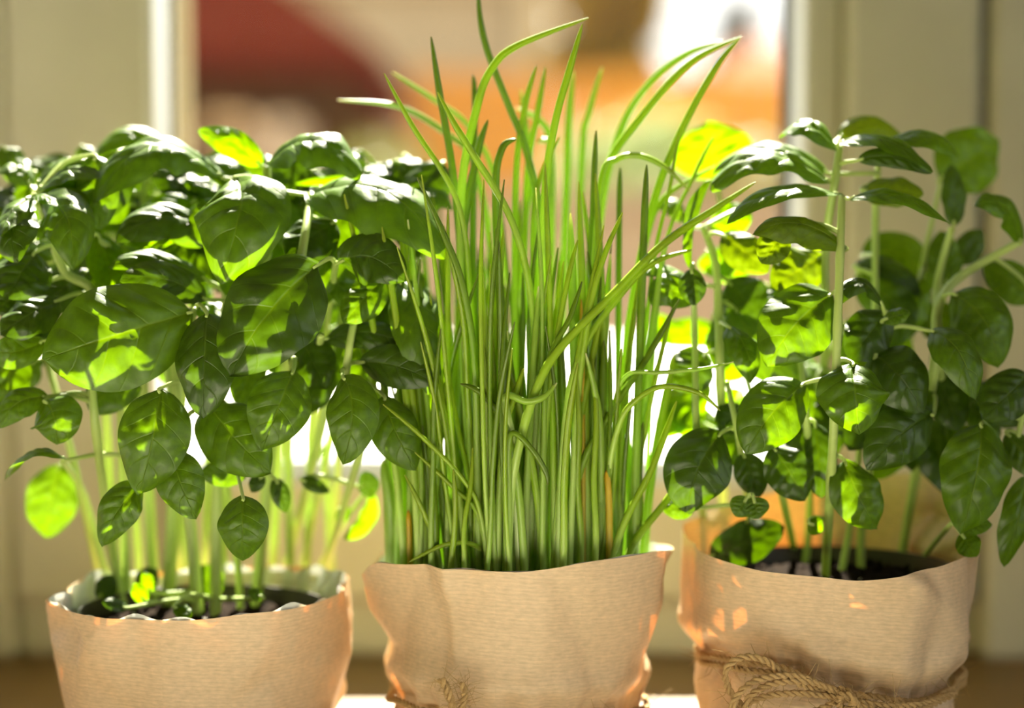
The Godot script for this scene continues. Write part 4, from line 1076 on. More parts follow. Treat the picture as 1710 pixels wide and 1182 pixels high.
	leaf(s, "basil_leaf_shaded", Vector3(-6.19, 25.73, -6.21), Vector3(-7.47, 25.16, -5.67), Vector3(-8.74, 24.23, -5.61), 1.9, Vector3(-0.01, 0.59, 0.81), 0.31, Vector3(-4.55, 24.66, -5), 280)
	leaf(s, "basil_leaf", Vector3(-5.46, 24.95, -4.73), Vector3(-6.57, 24.84, -4.32), Vector3(-7.61, 24.34, -4.13), 1.47, Vector3(-0.15, 0.86, 0.49), 0.44, Vector3(-4.55, 24.66, -5), 293)
	leaf(s, "basil_leaf", Vector3(-5.59, 26.26, -5.05), Vector3(-5.12, 25.54, -4.66), Vector3(-4.61, 24.42, -4.45), 1.26, Vector3(-0.08, 0.9, 0.43), 0.61, Vector3(-4.55, 24.66, -5), 298)
	leaf(s, "basil_leaf_shaded", Vector3(-5.34, 24.83, -3.98), Vector3(-6.76, 24.55, -3.44), Vector3(-8.11, 23.92, -3.38), 1.89, Vector3(-0.13, 0.6, 0.79), 0.65, Vector3(-4.55, 24.66, -5), 314)
	leaf(s, "basil_leaf_shaded", Vector3(-3.48, 25.25, -5.18), Vector3(-3.06, 24.32, -4.73), Vector3(-2.63, 23, -4.58), 1.47, Vector3(-0, 0.8, 0.6), 0.56, Vector3(-4.55, 24.66, -5), 316)
	s = stem(p, 0.16, 0.11, [Vector3(-1.28, 7.8, -7.55), Vector3(-0.23, 15.44, -3), Vector3(-0.49, 21.3, -5), Vector3(-0.46, 24.66, -5)])
	leaf(s, "basil_leaf", Vector3(-1.57, 23.29, -4.41), Vector3(-0.58, 23.06, -3.82), Vector3(0.44, 22.58, -3.61), 1.34, Vector3(-0.08, 0.54, 0.84), 0.52, Vector3(-0.47, 23.31, -5), 170)
	leaf(s, "basil_leaf_sunlit", Vector3(0.72, 21.49, -5.15), Vector3(1.6, 20.89, -4.52), Vector3(2.57, 20.23, -4.35), 1.43, Vector3(-0.22, 0.14, 0.97), 0.57, Vector3(-0.49, 21.3, -5), 222)
	leaf(s, "basil_leaf", Vector3(-1.89, 22.4, -5.11), Vector3(-0.75, 21.5, -4.45), Vector3(0.16, 20.6, -4.31), 1.76, Vector3(0.4, 0.01, 0.92), 0.62, Vector3(-0.48, 22.31, -5), 225)
	leaf(s, "basil_leaf_sunlit", Vector3(-2.66, 24.05, -5.19), Vector3(-3.28, 23.19, -4.57), Vector3(-4.09, 22.28, -4.39), 1.56, Vector3(0.39, 0.09, 0.92), 0.7, Vector3(-0.46, 23.99, -5), 228)
	leaf(s, "basil_leaf", Vector3(-1.71, 19.51, -5.96), Vector3(-1.88, 18.06, -5.28), Vector3(-2.32, 16.58, -5.16), 2.01, Vector3(0.44, 0.04, 0.9), 0.36, Vector3(-0.41, 19.54, -4.4), 233)
	leaf(s, "basil_leaf", Vector3(0.06, 19.32, -3.32), Vector3(-0.98, 18.45, -2.68), Vector3(-2, 17.2, -2.52), 2.02, Vector3(-0.05, 0.62, 0.78), 0.6, Vector3(-0.39, 18.95, -4.2), 246)
	leaf(s, "basil_leaf_shaded", Vector3(0.9, 23.73, -3.37), Vector3(0.52, 22.39, -2.71), Vector3(0.27, 20.68, -2.57), 2.08, Vector3(-0.19, 0.56, 0.8), 0.51, Vector3(-0.47, 23.65, -5), 251)
	leaf(s, "basil_leaf_shaded", Vector3(0.8, 23.16, -5.61), Vector3(1.99, 23.37, -5.16), Vector3(3.11, 23.22, -5.01), 1.39, Vector3(0.13, 0.75, 0.64), 0.43, Vector3(-0.47, 22.98, -5), 255)
	leaf(s, "basil_leaf_shaded", Vector3(0.19, 24.04, -2.57), Vector3(-0.84, 24.42, -2.08), Vector3(-2.04, 24.6, -1.97), 1.5, Vector3(0.38, 0.43, 0.82), 0.52, Vector3(-0.46, 23.99, -5), 266)
	leaf(s, "basil_leaf", Vector3(0.44, 23.28, -2.1), Vector3(0.66, 22.37, -1.64), Vector3(0.73, 21.21, -1.5), 1.3, Vector3(0.35, 0.57, 0.74), 0.66, Vector3(-0.47, 23.31, -5), 271)
	leaf(s, "basil_leaf_shaded", Vector3(-1.45, 24.04, -5.89), Vector3(-2.56, 23.13, -5.39), Vector3(-3.47, 21.8, -5.29), 1.91, Vector3(-0.32, 0.67, 0.67), 0.39, Vector3(-0.46, 23.99, -5), 274)
	leaf(s, "basil_leaf", Vector3(0.52, 24.41, -5.47), Vector3(1.56, 23.56, -4.99), Vector3(2.69, 22.2, -4.87), 1.89, Vector3(-0.14, 0.8, 0.58), 0.56, Vector3(-0.46, 24.32, -5), 276)
	leaf(s, "basil_leaf_shaded", Vector3(0.5, 24.21, -2.46), Vector3(-0.32, 24.61, -2.03), Vector3(-1.21, 24.76, -1.86), 1.18, Vector3(0.19, 0.68, 0.71), 0.45, Vector3(-0.46, 23.99, -5), 279)
	leaf(s, "basil_leaf_shaded", Vector3(-0.38, 22.64, -5.69), Vector3(0.61, 22.57, -5.24), Vector3(1.61, 22.19, -5.09), 1.22, Vector3(-0.05, 0.7, 0.71), 0.48, Vector3(-0.48, 22.64, -5), 284)
	leaf(s, "basil_leaf", Vector3(0.36, 26.13, -4.69), Vector3(-0.11, 25.42, -4.23), Vector3(-0.64, 24.46, -4.09), 1.23, Vector3(0.16, 0.6, 0.78), 0.65, Vector3(-0.46, 24.66, -5), 292)
	leaf(s, "basil_leaf_shaded", Vector3(-1.37, 23.99, -3.44), Vector3(-2.43, 23.93, -3), Vector3(-3.35, 23.61, -2.84), 1.32, Vector3(-0.34, 0.63, 0.7), 0.58, Vector3(-0.46, 23.99, -5), 295)
	leaf(s, "basil_leaf", Vector3(-0.19, 25.32, -4.88), Vector3(1.39, 25.14, -4.34), Vector3(2.83, 24.58, -4.28), 1.89, Vector3(0.22, 0.62, 0.76), 0.59, Vector3(-0.46, 24.66, -5), 297)
	leaf(s, "basil_leaf_shaded", Vector3(-2.6, 24.66, -6.2), Vector3(-3.9, 24.53, -5.71), Vector3(-5.05, 24.08, -5.6), 1.63, Vector3(-0.31, 0.61, 0.73), 0.61, Vector3(-0.46, 24.66, -5), 303)
	leaf(s, "basil_leaf_shaded", Vector3(-1.04, 25.06, -5.15), Vector3(-2.24, 24.18, -4.61), Vector3(-3.18, 23.06, -4.55), 1.86, Vector3(-0.43, 0.4, 0.81), 0.43, Vector3(-0.46, 24.66, -5), 308)
	leaf(s, "basil_leaf", Vector3(1.19, 25.73, -3.32), Vector3(2.1, 25.34, -2.82), Vector3(3, 24.8, -2.72), 1.22, Vector3(0.04, 0.38, 0.92), 0.55, Vector3(-0.46, 24.66, -5), 310)
	s = stem(p, 0.16, 0.11, [Vector3(0.9, 7.8, -8.24), Vector3(2.13, 15.44, -3), Vector3(2.64, 21.3, -5), Vector3(2.96, 24.41, -4.5)])
	leaf(s, "basil_leaf", Vector3(1.31, 21.85, -2.14), Vector3(2.22, 21.01, -1.48), Vector3(3.11, 20.1, -1.34), 1.63, Vector3(0.04, 0.12, 0.99), 0.66, Vector3(2.71, 21.92, -4.9), 167)
	leaf(s, "basil_leaf_shaded", Vector3(2.51, 23.85, -2.89), Vector3(1.17, 23.4, -2.21), Vector3(-0.11, 22.74, -2.09), 1.94, Vector3(-0.11, 0.36, 0.93), 0.46, Vector3(2.9, 23.79, -4.6), 175)
	leaf(s, "basil_leaf_sunlit", Vector3(3.3, 24.17, -5.15), Vector3(2.58, 22.87, -4.46), Vector3(1.57, 21.45, -4.35), 2.17, Vector3(0.45, 0.17, 0.88), 0.65, Vector3(2.93, 24.1, -4.55), 180)
	leaf(s, "basil_leaf", Vector3(1.37, 23.02, -2.81), Vector3(0.86, 21.92, -2.19), Vector3(0.29, 20.42, -2.01), 1.89, Vector3(0.1, 0.67, 0.74), 0.43, Vector3(2.8, 22.85, -4.75), 196)
	leaf(s, "basil_leaf", Vector3(2.68, 20.54, -2.8), Vector3(2.4, 19.25, -2.14), Vector3(1.95, 17.76, -2), 1.93, Vector3(0.28, 0.34, 0.9), 0.66, Vector3(2.54, 20.12, -4.6), 201)
	leaf(s, "basil_leaf_sunlit", Vector3(3.57, 22.75, -6.25), Vector3(3.47, 21.5, -5.64), Vector3(3.39, 19.82, -5.45), 1.95, Vector3(-0.02, 0.72, 0.7), 0.7, Vector3(2.77, 22.54, -4.8), 206)
	leaf(s, "basil_leaf_shaded", Vector3(0.92, 18.98, -4.85), Vector3(0.07, 17.94, -4.23), Vector3(-0.69, 16.45, -4.05), 2.03, Vector3(-0.14, 0.71, 0.69), 0.43, Vector3(2.44, 18.95, -4.2), 217)
	leaf(s, "basil_leaf_shaded", Vector3(1.64, 21.13, -3.9), Vector3(2.33, 20.06, -3.25), Vector3(3.13, 18.72, -3.1), 1.86, Vector3(-0.2, 0.47, 0.86), 0.59, Vector3(2.59, 20.71, -4.8), 235)
	leaf(s, "basil_leaf_sunlit", Vector3(3.45, 23.22, -5.51), Vector3(3.82, 22.01, -4.86), Vector3(4.08, 20.48, -4.71), 1.85, Vector3(0.16, 0.53, 0.83), 0.45, Vector3(2.84, 23.16, -4.7), 240)
	leaf(s, "basil_leaf_shaded", Vector3(2.79, 23.93, -4.73), Vector3(1.25, 23.53, -4.13), Vector3(-0.08, 22.68, -3.93), 2.13, Vector3(-0.33, 0.69, 0.64), 0.32, Vector3(2.9, 23.79, -4.6), 243)
	leaf(s, "basil_leaf", Vector3(1.63, 22.19, -3.88), Vector3(2.84, 21.36, -3.18), Vector3(4.32, 20.48, -3.08), 2.07, Vector3(-0.42, 0.07, 0.9), 0.53, Vector3(2.74, 22.23, -4.85), 248)
	leaf(s, "basil_leaf_sunlit", Vector3(4.21, 22.9, -3.69), Vector3(4.59, 21.98, -3.1), Vector3(4.86, 20.83, -2.89), 1.43, Vector3(0.27, 0.47, 0.84), 0.52, Vector3(2.8, 22.85, -4.75), 253)
	leaf(s, "basil_leaf", Vector3(2.52, 22.32, -4.31), Vector3(1.18, 23.05, -3.88), Vector3(-0.13, 23.26, -3.71), 1.8, Vector3(-0.04, 0.89, 0.46), 0.47, Vector3(2.74, 22.23, -4.85), 263)
	leaf(s, "basil_leaf_shaded", Vector3(3.18, 25.82, -3.14), Vector3(2.92, 24.53, -2.58), Vector3(2.49, 22.98, -2.54), 1.82, Vector3(0.27, 0.42, 0.86), 0.35, Vector3(2.96, 24.41, -4.5), 268)
	leaf(s, "basil_leaf_shaded", Vector3(3.36, 24.33, -2.54), Vector3(4.34, 24.65, -2.12), Vector3(5.37, 24.62, -1.94), 1.23, Vector3(-0.11, 0.83, 0.54), 0.66, Vector3(2.96, 24.41, -4.5), 273)
	leaf(s, "basil_leaf", Vector3(4.22, 24.23, -3.94), Vector3(5.62, 23.96, -3.38), Vector3(7.2, 23.37, -3.34), 1.9, Vector3(-0.29, 0.49, 0.82), 0.59, Vector3(2.93, 24.1, -4.55), 278)
	leaf(s, "basil_leaf", Vector3(4.21, 24.47, -2.7), Vector3(3.41, 23.77, -2.31), Vector3(2.66, 22.6, -2.1), 1.53, Vector3(-0.13, 0.92, 0.36), 0.61, Vector3(2.96, 24.41, -4.5), 281)
	leaf(s, "basil_leaf_shaded", Vector3(3.08, 25.71, -4.45), Vector3(2.39, 25.23, -4), Vector3(1.57, 24.55, -3.85), 1.21, Vector3(0.34, 0.53, 0.78), 0.36, Vector3(2.96, 24.41, -4.5), 289)
	leaf(s, "basil_leaf_shaded", Vector3(3.86, 25.26, -2.88), Vector3(4.01, 24.28, -2.43), Vector3(4.08, 22.93, -2.28), 1.45, Vector3(0.17, 0.76, 0.62), 0.49, Vector3(2.96, 24.41, -4.5), 294)
	leaf(s, "basil_leaf_shaded", Vector3(1.92, 25.37, -4.95), Vector3(2.85, 24.99, -4.45), Vector3(3.73, 24.45, -4.35), 1.22, Vector3(0.13, 0.36, 0.92), 0.53, Vector3(2.96, 24.41, -4.5), 302)
	leaf(s, "basil_leaf_shaded", Vector3(3.68, 25.41, -6.4), Vector3(4.17, 24.41, -5.87), Vector3(4.7, 23.22, -5.8), 1.49, Vector3(-0.09, 0.39, 0.91), 0.32, Vector3(2.96, 24.41, -4.5), 307)
	leaf(s, "basil_leaf_shaded", Vector3(2.88, 25.11, -5.56), Vector3(3.25, 24.24, -5.08), Vector3(3.76, 23.15, -4.96), 1.32, Vector3(-0.3, 0.49, 0.82), 0.43, Vector3(2.96, 24.41, -4.5), 315)
	s = stem(p, 0.16, 0.11, [Vector3(2.6, 7.8, -8.94), Vector3(4.72, 15.44, -3), Vector3(6.05, 20.59, -4.5), Vector3(6.55, 23.93, -4.5)])
	leaf(s, "basil_leaf", Vector3(5.71, 24.79, -3), Vector3(6.53, 25.12, -3), Vector3(7.3, 24.42, -3), 0.94, Vector3(0, 0.82, 0.57), 0.5, Vector3(6.55, 23.93, -4.5), 117)
	leaf(s, "basil_leaf_sunlit", Vector3(5.32, 25.2, -5.15), Vector3(5.91, 24.48, -4.55), Vector3(6.53, 23.6, -4.35), 1.3, Vector3(-0.06, 0.39, 0.92), 0.64, Vector3(6.55, 23.93, -4.5), 169)
	leaf(s, "basil_leaf_sunlit", Vector3(6.81, 19.33, -5.66), Vector3(7.5, 18.51, -5.05), Vector3(8.06, 17.67, -4.86), 1.38, Vector3(0.31, 0.05, 0.95), 0.37, Vector3(5.79, 19.56, -4.2), 174)
	leaf(s, "basil_leaf_shaded", Vector3(5.9, 19.88, -5.79), Vector3(4.95, 19.53, -5.17), Vector3(3.87, 19.09, -4.99), 1.49, Vector3(0.27, 0.22, 0.94), 0.43, Vector3(5.92, 20.07, -4.35), 177)
	leaf(s, "basil_leaf", Vector3(5.24, 22.41, -5.15), Vector3(4.63, 21.65, -4.57), Vector3(3.9, 20.6, -4.35), 1.52, Vector3(0.24, 0.63, 0.74), 0.69, Vector3(6.3, 22.26, -4.5), 198)
	leaf(s, "basil_leaf_shaded", Vector3(6.14, 24.05, -3.85), Vector3(5.83, 23.17, -3.25), Vector3(5.57, 22.21, -3.05), 1.29, Vector3(-0.09, 0.17, 0.98), 0.44, Vector3(6.55, 23.93, -4.5), 224)
	leaf(s, "basil_leaf", Vector3(4.62, 19.01, -3.62), Vector3(3.44, 18.32, -2.97), Vector3(2.11, 17.28, -2.82), 2.07, Vector3(0.23, 0.57, 0.79), 0.61, Vector3(5.65, 19.04, -4.05), 227)
	leaf(s, "basil_leaf", Vector3(8.38, 24.97, -4.56), Vector3(7.32, 24.51, -3.92), Vector3(6.32, 23.96, -3.76), 1.54, Vector3(-0.1, 0.19, 0.98), 0.37, Vector3(6.55, 23.93, -4.5), 229)
	leaf(s, "basil_leaf", Vector3(7.78, 19.15, -6.14), Vector3(6.39, 18.58, -5.44), Vector3(4.73, 17.97, -5.34), 2.2, Vector3(0.41, 0.06, 0.91), 0.47, Vector3(5.65, 19.04, -4.05), 237)
	leaf(s, "basil_leaf_shaded", Vector3(7.16, 20.9, -3.95), Vector3(7.96, 19.84, -3.29), Vector3(8.71, 18.5, -3.15), 1.89, Vector3(0.08, 0.47, 0.88), 0.55, Vector3(6.1, 20.92, -4.5), 242)
	leaf(s, "basil_leaf", Vector3(7.52, 23.39, -5.31), Vector3(6, 23.67, -4.86), Vector3(4.44, 23.39, -4.71), 1.94, Vector3(0.05, 0.87, 0.48), 0.35, Vector3(6.45, 23.26, -4.5), 257)
	leaf(s, "basil_leaf", Vector3(4.54, 23.76, -3.62), Vector3(3.62, 23.35, -3.18), Vector3(2.85, 22.66, -3.02), 1.29, Vector3(-0.36, 0.65, 0.67), 0.51, Vector3(6.5, 23.6, -4.5), 260)
	leaf(s, "basil_leaf_shaded", Vector3(6.06, 23.49, -3.81), Vector3(5.1, 23.03, -3.38), Vector3(4.26, 22.22, -3.21), 1.4, Vector3(-0.28, 0.76, 0.58), 0.35, Vector3(6.5, 23.6, -4.5), 265)
	leaf(s, "basil_leaf", Vector3(5.7, 25.23, -3.38), Vector3(6.64, 24.81, -2.92), Vector3(7.66, 24.07, -2.78), 1.39, Vector3(-0.14, 0.68, 0.72), 0.43, Vector3(6.55, 23.93, -4.5), 270)
	leaf(s, "basil_leaf", Vector3(7.09, 25.58, -3.39), Vector3(8.11, 24.91, -2.9), Vector3(9.22, 23.85, -2.79), 1.69, Vector3(-0.15, 0.71, 0.69), 0.41, Vector3(6.55, 23.93, -4.5), 275)
	leaf(s, "basil_leaf_shaded", Vector3(7.48, 24.83, -5.5), Vector3(7.14, 23.72, -4.96), Vector3(6.74, 22.41, -4.9), 1.57, Vector3(0.09, 0.37, 0.92), 0.59, Vector3(6.55, 23.93, -4.5), 283)
	leaf(s, "basil_leaf_shaded", Vector3(5.7, 26.01, -4.59), Vector3(4.78, 25.2, -4.13), Vector3(3.78, 23.89, -3.99), 1.79, Vector3(0.16, 0.84, 0.52), 0.61, Vector3(6.55, 23.93, -4.5), 286)
	leaf(s, "basil_leaf", Vector3(7.32, 25.2, -5.97), Vector3(6.08, 25.04, -5.45), Vector3(4.96, 24.68, -5.37), 1.52, Vector3(-0.26, 0.41, 0.87), 0.42, Vector3(6.55, 23.93, -4.5), 291)
	leaf(s, "basil_leaf", Vector3(7.87, 25.25, -3.71), Vector3(7.79, 24.08, -3.21), Vector3(7.69, 22.5, -3.11), 1.72, Vector3(0.05, 0.71, 0.7), 0.56, Vector3(6.55, 23.93, -4.5), 296)
	leaf(s, "basil_leaf_shaded", Vector3(5.3, 25.92, -3.76), Vector3(5.31, 25.02, -3.32), Vector3(5.44, 23.81, -3.16), 1.31, Vector3(-0.27, 0.72, 0.65), 0.38, Vector3(6.55, 23.93, -4.5), 299)
	leaf(s, "basil_leaf_shaded", Vector3(5.65, 24.97, -3.65), Vector3(6.77, 25.12, -3.18), Vector3(8.07, 24.96, -3.05), 1.48, Vector3(-0.34, 0.64, 0.69), 0.45, Vector3(6.55, 23.93, -4.5), 304)
	leaf(s, "basil_leaf_shaded", Vector3(8.91, 25.36, -5.32), Vector3(8.29, 24.65, -4.86), Vector3(7.64, 23.64, -4.72), 1.34, Vector3(0.09, 0.69, 0.72), 0.68, Vector3(6.55, 23.93, -4.5), 309)
	leaf(s, "basil_leaf", Vector3(6.84, 24.62, -4.88), Vector3(5.8, 24.99, -4.4), Vector3(4.86, 25.14, -4.28), 1.3, Vector3(-0.24, 0.49, 0.83), 0.57, Vector3(6.55, 23.93, -4.5), 312)
	leaf(s, "basil_leaf_shaded", Vector3(7.35, 25.93, -5.7), Vector3(7.22, 24.97, -5.22), Vector3(7.26, 23.84, -5.1), 1.3, Vector3(-0.4, 0.39, 0.83), 0.34, Vector3(6.55, 23.93, -4.5), 317)
	s = stem(p, 0.15, 0.11, [Vector3(3.63, 7.8, -7.55), Vector3(5.9, 14.36, 0), Vector3(7.39, 18.8, -2), Vector3(8.05, 22.03, -3)])
	leaf(s, "basil_leaf_shaded", Vector3(3.56, 13.32, -1), Vector3(4.11, 13.1, -0.89), Vector3(4.66, 12.81, -1), 0.59, Vector3(0, 0.34, 0.94), 0.3, Vector3(5.45, 13.05, -1.51), 149)
	leaf(s, "basil_leaf_shaded", Vector3(5.67, 12.91, -2), Vector3(6.1, 12.99, -1.91), Vector3(6.53, 13.07, -2), 1.11, Vector3(0, 0, 1), 0.3, Vector3(5.45, 13.05, -1.51), 150)
	leaf(s, "basil_leaf", Vector3(4.82, 11.87, -3), Vector3(5.02, 11.66, -2.94), Vector3(5.22, 11.44, -3), 0.75, Vector3(0, 0, 1), 0.2, Vector3(4.99, 11.73, -3.02), 152)
	leaf(s, "basil_leaf", Vector3(8.05, 21.34, -0.6), Vector3(7.99, 20.45, -0.02), Vector3(7.78, 19.36, 0.2), 1.34, Vector3(0.37, 0.43, 0.82), 0.4, Vector3(7.85, 21.06, -2.7), 208)
	leaf(s, "basil_leaf_sunlit", Vector3(7.86, 20.63, -2.68), Vector3(6.79, 19.87, -2.03), Vector3(5.88, 19.01, -1.88), 1.72, Vector3(-0.29, 0.19, 0.94), 0.52, Vector3(7.78, 20.74, -2.6), 216)
	leaf(s, "basil_leaf_sunlit", Vector3(9.28, 17.74, -0.59), Vector3(8.53, 16.86, 0.06), Vector3(7.64, 15.98, 0.21), 1.63, Vector3(0.27, 0.02, 0.96), 0.55, Vector3(7.09, 17.91, -1.6), 221)
	s = stem(p, 0.18, 0.12, [Vector3(1.83, 7.8, -8.94), Vector3(4.35, 15.53, -2), Vector3(5.74, 22.5, -2.5), Vector3(7.64, 24, -2)])
	leaf(s, "basil_leaf_sunlit", Vector3(5.84, 24.83, -2), Vector3(4.58, 24.76, -1.75), Vector3(3.32, 24.65, -2), 0.37, Vector3(0, 0.09, 1), 0.3, Vector3(7.26, 23.7, -2.1), 115)
	leaf(s, "basil_leaf", Vector3(7.64, 23.93, -2), Vector3(8.59, 24.34, -1.5), Vector3(9.43, 23.6, -1.5), 1.27, Vector3(0, 0.82, 0.57), 0.6, Vector3(7.45, 23.85, -2.05), 118)
	leaf(s, "basil_leaf_sunlit", Vector3(6.15, 19.05, -2.27), Vector3(6.6, 18.28, -1.7), Vector3(7.21, 17.25, -1.47), 1.38, Vector3(-0.35, 0.59, 0.73), 0.39, Vector3(5.05, 19.02, -2.25), 182)
	leaf(s, "basil_leaf_shaded", Vector3(4.85, 18.07, -1.84), Vector3(4.16, 16.94, -1.2), Vector3(3.72, 15.75, -1.04), 1.75, Vector3(-0.46, 0.12, 0.88), 0.31, Vector3(4.91, 18.32, -2.2), 185)
	leaf(s, "basil_leaf_shaded", Vector3(9.03, 25.52, -2.62), Vector3(8.25, 24.41, -1.97), Vector3(7.36, 22.91, -1.82), 2.06, Vector3(0.17, 0.6, 0.78), 0.62, Vector3(7.64, 24, -2), 187)
	leaf(s, "basil_leaf", Vector3(5.41, 19.1, -1.33), Vector3(5.8, 17.9, -0.67), Vector3(6.23, 16.41, -0.53), 1.87, Vector3(-0.05, 0.49, 0.87), 0.64, Vector3(5.05, 19.02, -2.25), 190)
	leaf(s, "basil_leaf_shaded", Vector3(4.12, 20.09, -3.36), Vector3(3.14, 19.56, -2.77), Vector3(2.28, 18.77, -2.56), 1.54, Vector3(-0.26, 0.55, 0.79), 0.47, Vector3(5.19, 19.71, -2.3), 193)
	leaf(s, "basil_leaf", Vector3(5.2, 21.56, -2.02), Vector3(5.57, 20.42, -1.36), Vector3(6.02, 19.19, -1.22), 1.66, Vector3(-0.16, 0.18, 0.97), 0.6, Vector3(5.6, 21.81, -2.45), 245)
	leaf(s, "basil_leaf", Vector3(6.53, 22.22, -1.07), Vector3(7.22, 20.91, -0.37), Vector3(7.8, 19.48, -0.27), 2, Vector3(0.16, 0.19, 0.97), 0.43, Vector3(6.12, 22.8, -2.4), 250)
	leaf(s, "basil_leaf_shaded", Vector3(7.16, 24.02, -2.96), Vector3(7.58, 22.99, -2.43), Vector3(8.07, 21.74, -2.36), 1.52, Vector3(-0.15, 0.42, 0.89), 0.66, Vector3(7.26, 23.7, -2.1), 262)


func chives_in_the_middle() -> void:
	var p := thing("potted_chives", Vector3(0.0020, 0, 0), "tall grassy chives in a brown paper wrap, between two pots of basil", "potted herb", "herb pots wrapped in kraft paper")
	var rim := [Vector2(0, 10.81), Vector2(35, 11.24), Vector2(60, 11.21), Vector2(90, 10.88), Vector2(120, 10.95), Vector2(150, 10.75), Vector2(172, 9.93), Vector2(185, 9.80), Vector2(205, 10.26), Vector2(240, 10.26), Vector2(270, 10.26), Vector2(320, 10.50)]
	var waist := [Vector2(0, 4.89), Vector2(40, 5.26), Vector2(90, 5.52), Vector2(150, 5.57), Vector2(180, 5.17), Vector2(270, 4.58)]
	put("paper_wrap", paper_sheet(rim, 4.38, 5.86, waist, 0.35, 0.58, 22), ["kraft_paper"], p)
	put("film_liner", paper_sheet(rim, 4.38, 5.86, waist, 0.0, 0.58, 22, 2.2, 0.12, 0.05), ["film"], p)
	inner_pot(p, 10.25, 4.81)
	soil_disc(p, 9.7, 4.76, 2)
	blade(p, "chive", 0.17, [Vector3(-1.42, 9.5, 2), Vector3(-1.96, 18.12, 2), Vector3(-2.06, 24.04, 2), Vector3(-1.47, 27.34, 2), Vector3(-0.92, 28.73, 2), Vector3(0.01, 29.55, 2), Vector3(2.58, 30.54, 2)])
	blade(p, "chive", 0.16, [Vector3(0.34, 9.5, 3), Vector3(0.77, 18.18, 3), Vector3(1, 24.21, 3), Vector3(1.36, 26.74, 3), Vector3(1.9, 28.72, 3), Vector3(2.32, 30.21, 3)])
	blade(p, "chive_deep", 0.16, [Vector3(1.5, 9.5, 0), Vector3(1.38, 16.86, 0), Vector3(1.03, 22.51, 0), Vector3(0.36, 25.76, 0), Vector3(-0.27, 27.39, 0), Vector3(-1.08, 29.43, 0), Vector3(-1.39, 30.77, 0), Vector3(-1.48, 32.1, 0)])
	blade(p, "chive_deep", 0.16, [Vector3(-1.66, 9.5, 1), Vector3(-1.77, 15.82, 1), Vector3(-1.99, 20.29, 1), Vector3(-2.32, 24.6, 1.5), Vector3(-2.88, 28.03, 1.5), Vector3(-3.16, 29.92, 1.5)])
	blade(p, "chive", 0.15, [Vector3(0.78, 9.5, 3), Vector3(0.77, 14.92, 3), Vector3(0.55, 19.92, 3), Vector3(-0.18, 23.11, 3.3), Vector3(-1.64, 25.63, 3.5), Vector3(-2.25, 26.62, 3.5), Vector3(-2.85, 27.75, 3.5)])
	blade(p, "chive", 0.12, [Vector3(-1.42, 9.5, 2), Vector3(-1.53, 15.91, 2), Vector3(-1.73, 20.77, 2.5), Vector3(-2.19, 23.93, 3), Vector3(-3.82, 26.65, 3), Vector3(-4.78, 28.45, 3)])
	blade(p, "chive_pale", 0.15, [Vector3(-0.56, 9.5, -3), Vector3(-0.68, 16.62, -3), Vector3(-1.03, 22.03, -3), Vector3(-1.73, 25.54, -3), Vector3(-2.85, 26.7, -3), Vector3(-4.62, 27.68, -3), Vector3(-6.96, 27.9, -2.5)])
	blade(p, "chive_pale", 0.13, [Vector3(-0.32, 9.5, -3.5), Vector3(-0.44, 17.74, -4), Vector3(-0.8, 24.4, -4), Vector3(-1.86, 26.88, -4), Vector3(-3.19, 27.96, -4), Vector3(-4.93, 29.09, -4)])
	blade(p, "chive_pale", 0.16, [Vector3(2.28, 9.5, -3), Vector3(2.62, 16.62, -3), Vector3(3.31, 23.67, -3), Vector3(4.07, 26.87, -3), Vector3(5.26, 28.68, -3), Vector3(6.68, 29.77, -3), Vector3(8, 30.23, -3)])
	blade(p, "chive", 0.17, [Vector3(2.22, 9.5, -1), Vector3(2.29, 15.72, 0), Vector3(2.73, 21.38, 0), Vector3(3.28, 24.97, 0), Vector3(4.57, 27.01, 0), Vector3(6.45, 29.08, 0), Vector3(8.39, 30.08, 0)])
	blade(p, "chive", 0.17, [Vector3(3.78, 9.5, 0), Vector3(3.88, 14.58, 0), Vector3(4.17, 19.15, 0.5), Vector3(4.96, 23.4, 0.5), Vector3(5.95, 26.22, 0.5), Vector3(7.36, 28.86, 0.5), Vector3(8.28, 29.98, 0.5)])
	blade(p, "chive_pale", 0.15, [Vector3(2.32, 9.5, -4), Vector3(2.42, 17.74, -4), Vector3(2.59, 25.84, -4.5), Vector3(2.85, 27.5, -4.5), Vector3(3.39, 29.34, -4.5)])
	blade(p, "chive_pale", 0.18, [Vector3(1.6, 9.5, -4), Vector3(1.71, 16.54, -4), Vector3(1.95, 23.69, -4.5), Vector3(2.06, 27.19, -4.5), Vector3(2.25, 29.2, -4.5)])
	blade(p, "chive", 0.18, [Vector3(-0.42, 9.5, 4.2), Vector3(-0.27, 13.15, 4.4), Vector3(0.07, 15.31, 4.6), Vector3(0.75, 17.44, 4.6), Vector3(1.58, 18.76, 4.4), Vector3(3.47, 20.63, 3.8), Vector3(5.28, 22.38, 3.2), Vector3(7.26, 23.7, 2.8), Vector3(8.63, 24.59, 2.5)])
	blade(p, "chive", 0.14, [Vector3(1.41, 9.5, 3.8), Vector3(1.72, 16.1, 3.9), Vector3(2.37, 18.65, 3.6), Vector3(3.57, 20.36, 3.2), Vector3(4.86, 21.64, 2.8), Vector3(6.34, 22.14, 2.5)])
	blade(p, "chive", 0.14, [Vector3(2.78, 9.5, 2), Vector3(2.73, 14.81, 2), Vector3(2.76, 20.32, 2), Vector3(3.1, 24.71, 1.5), Vector3(3.67, 25.47, 1), Vector3(4.51, 25.6, 1), Vector3(5.45, 25.18, 1), Vector3(6.38, 24.28, 1)])
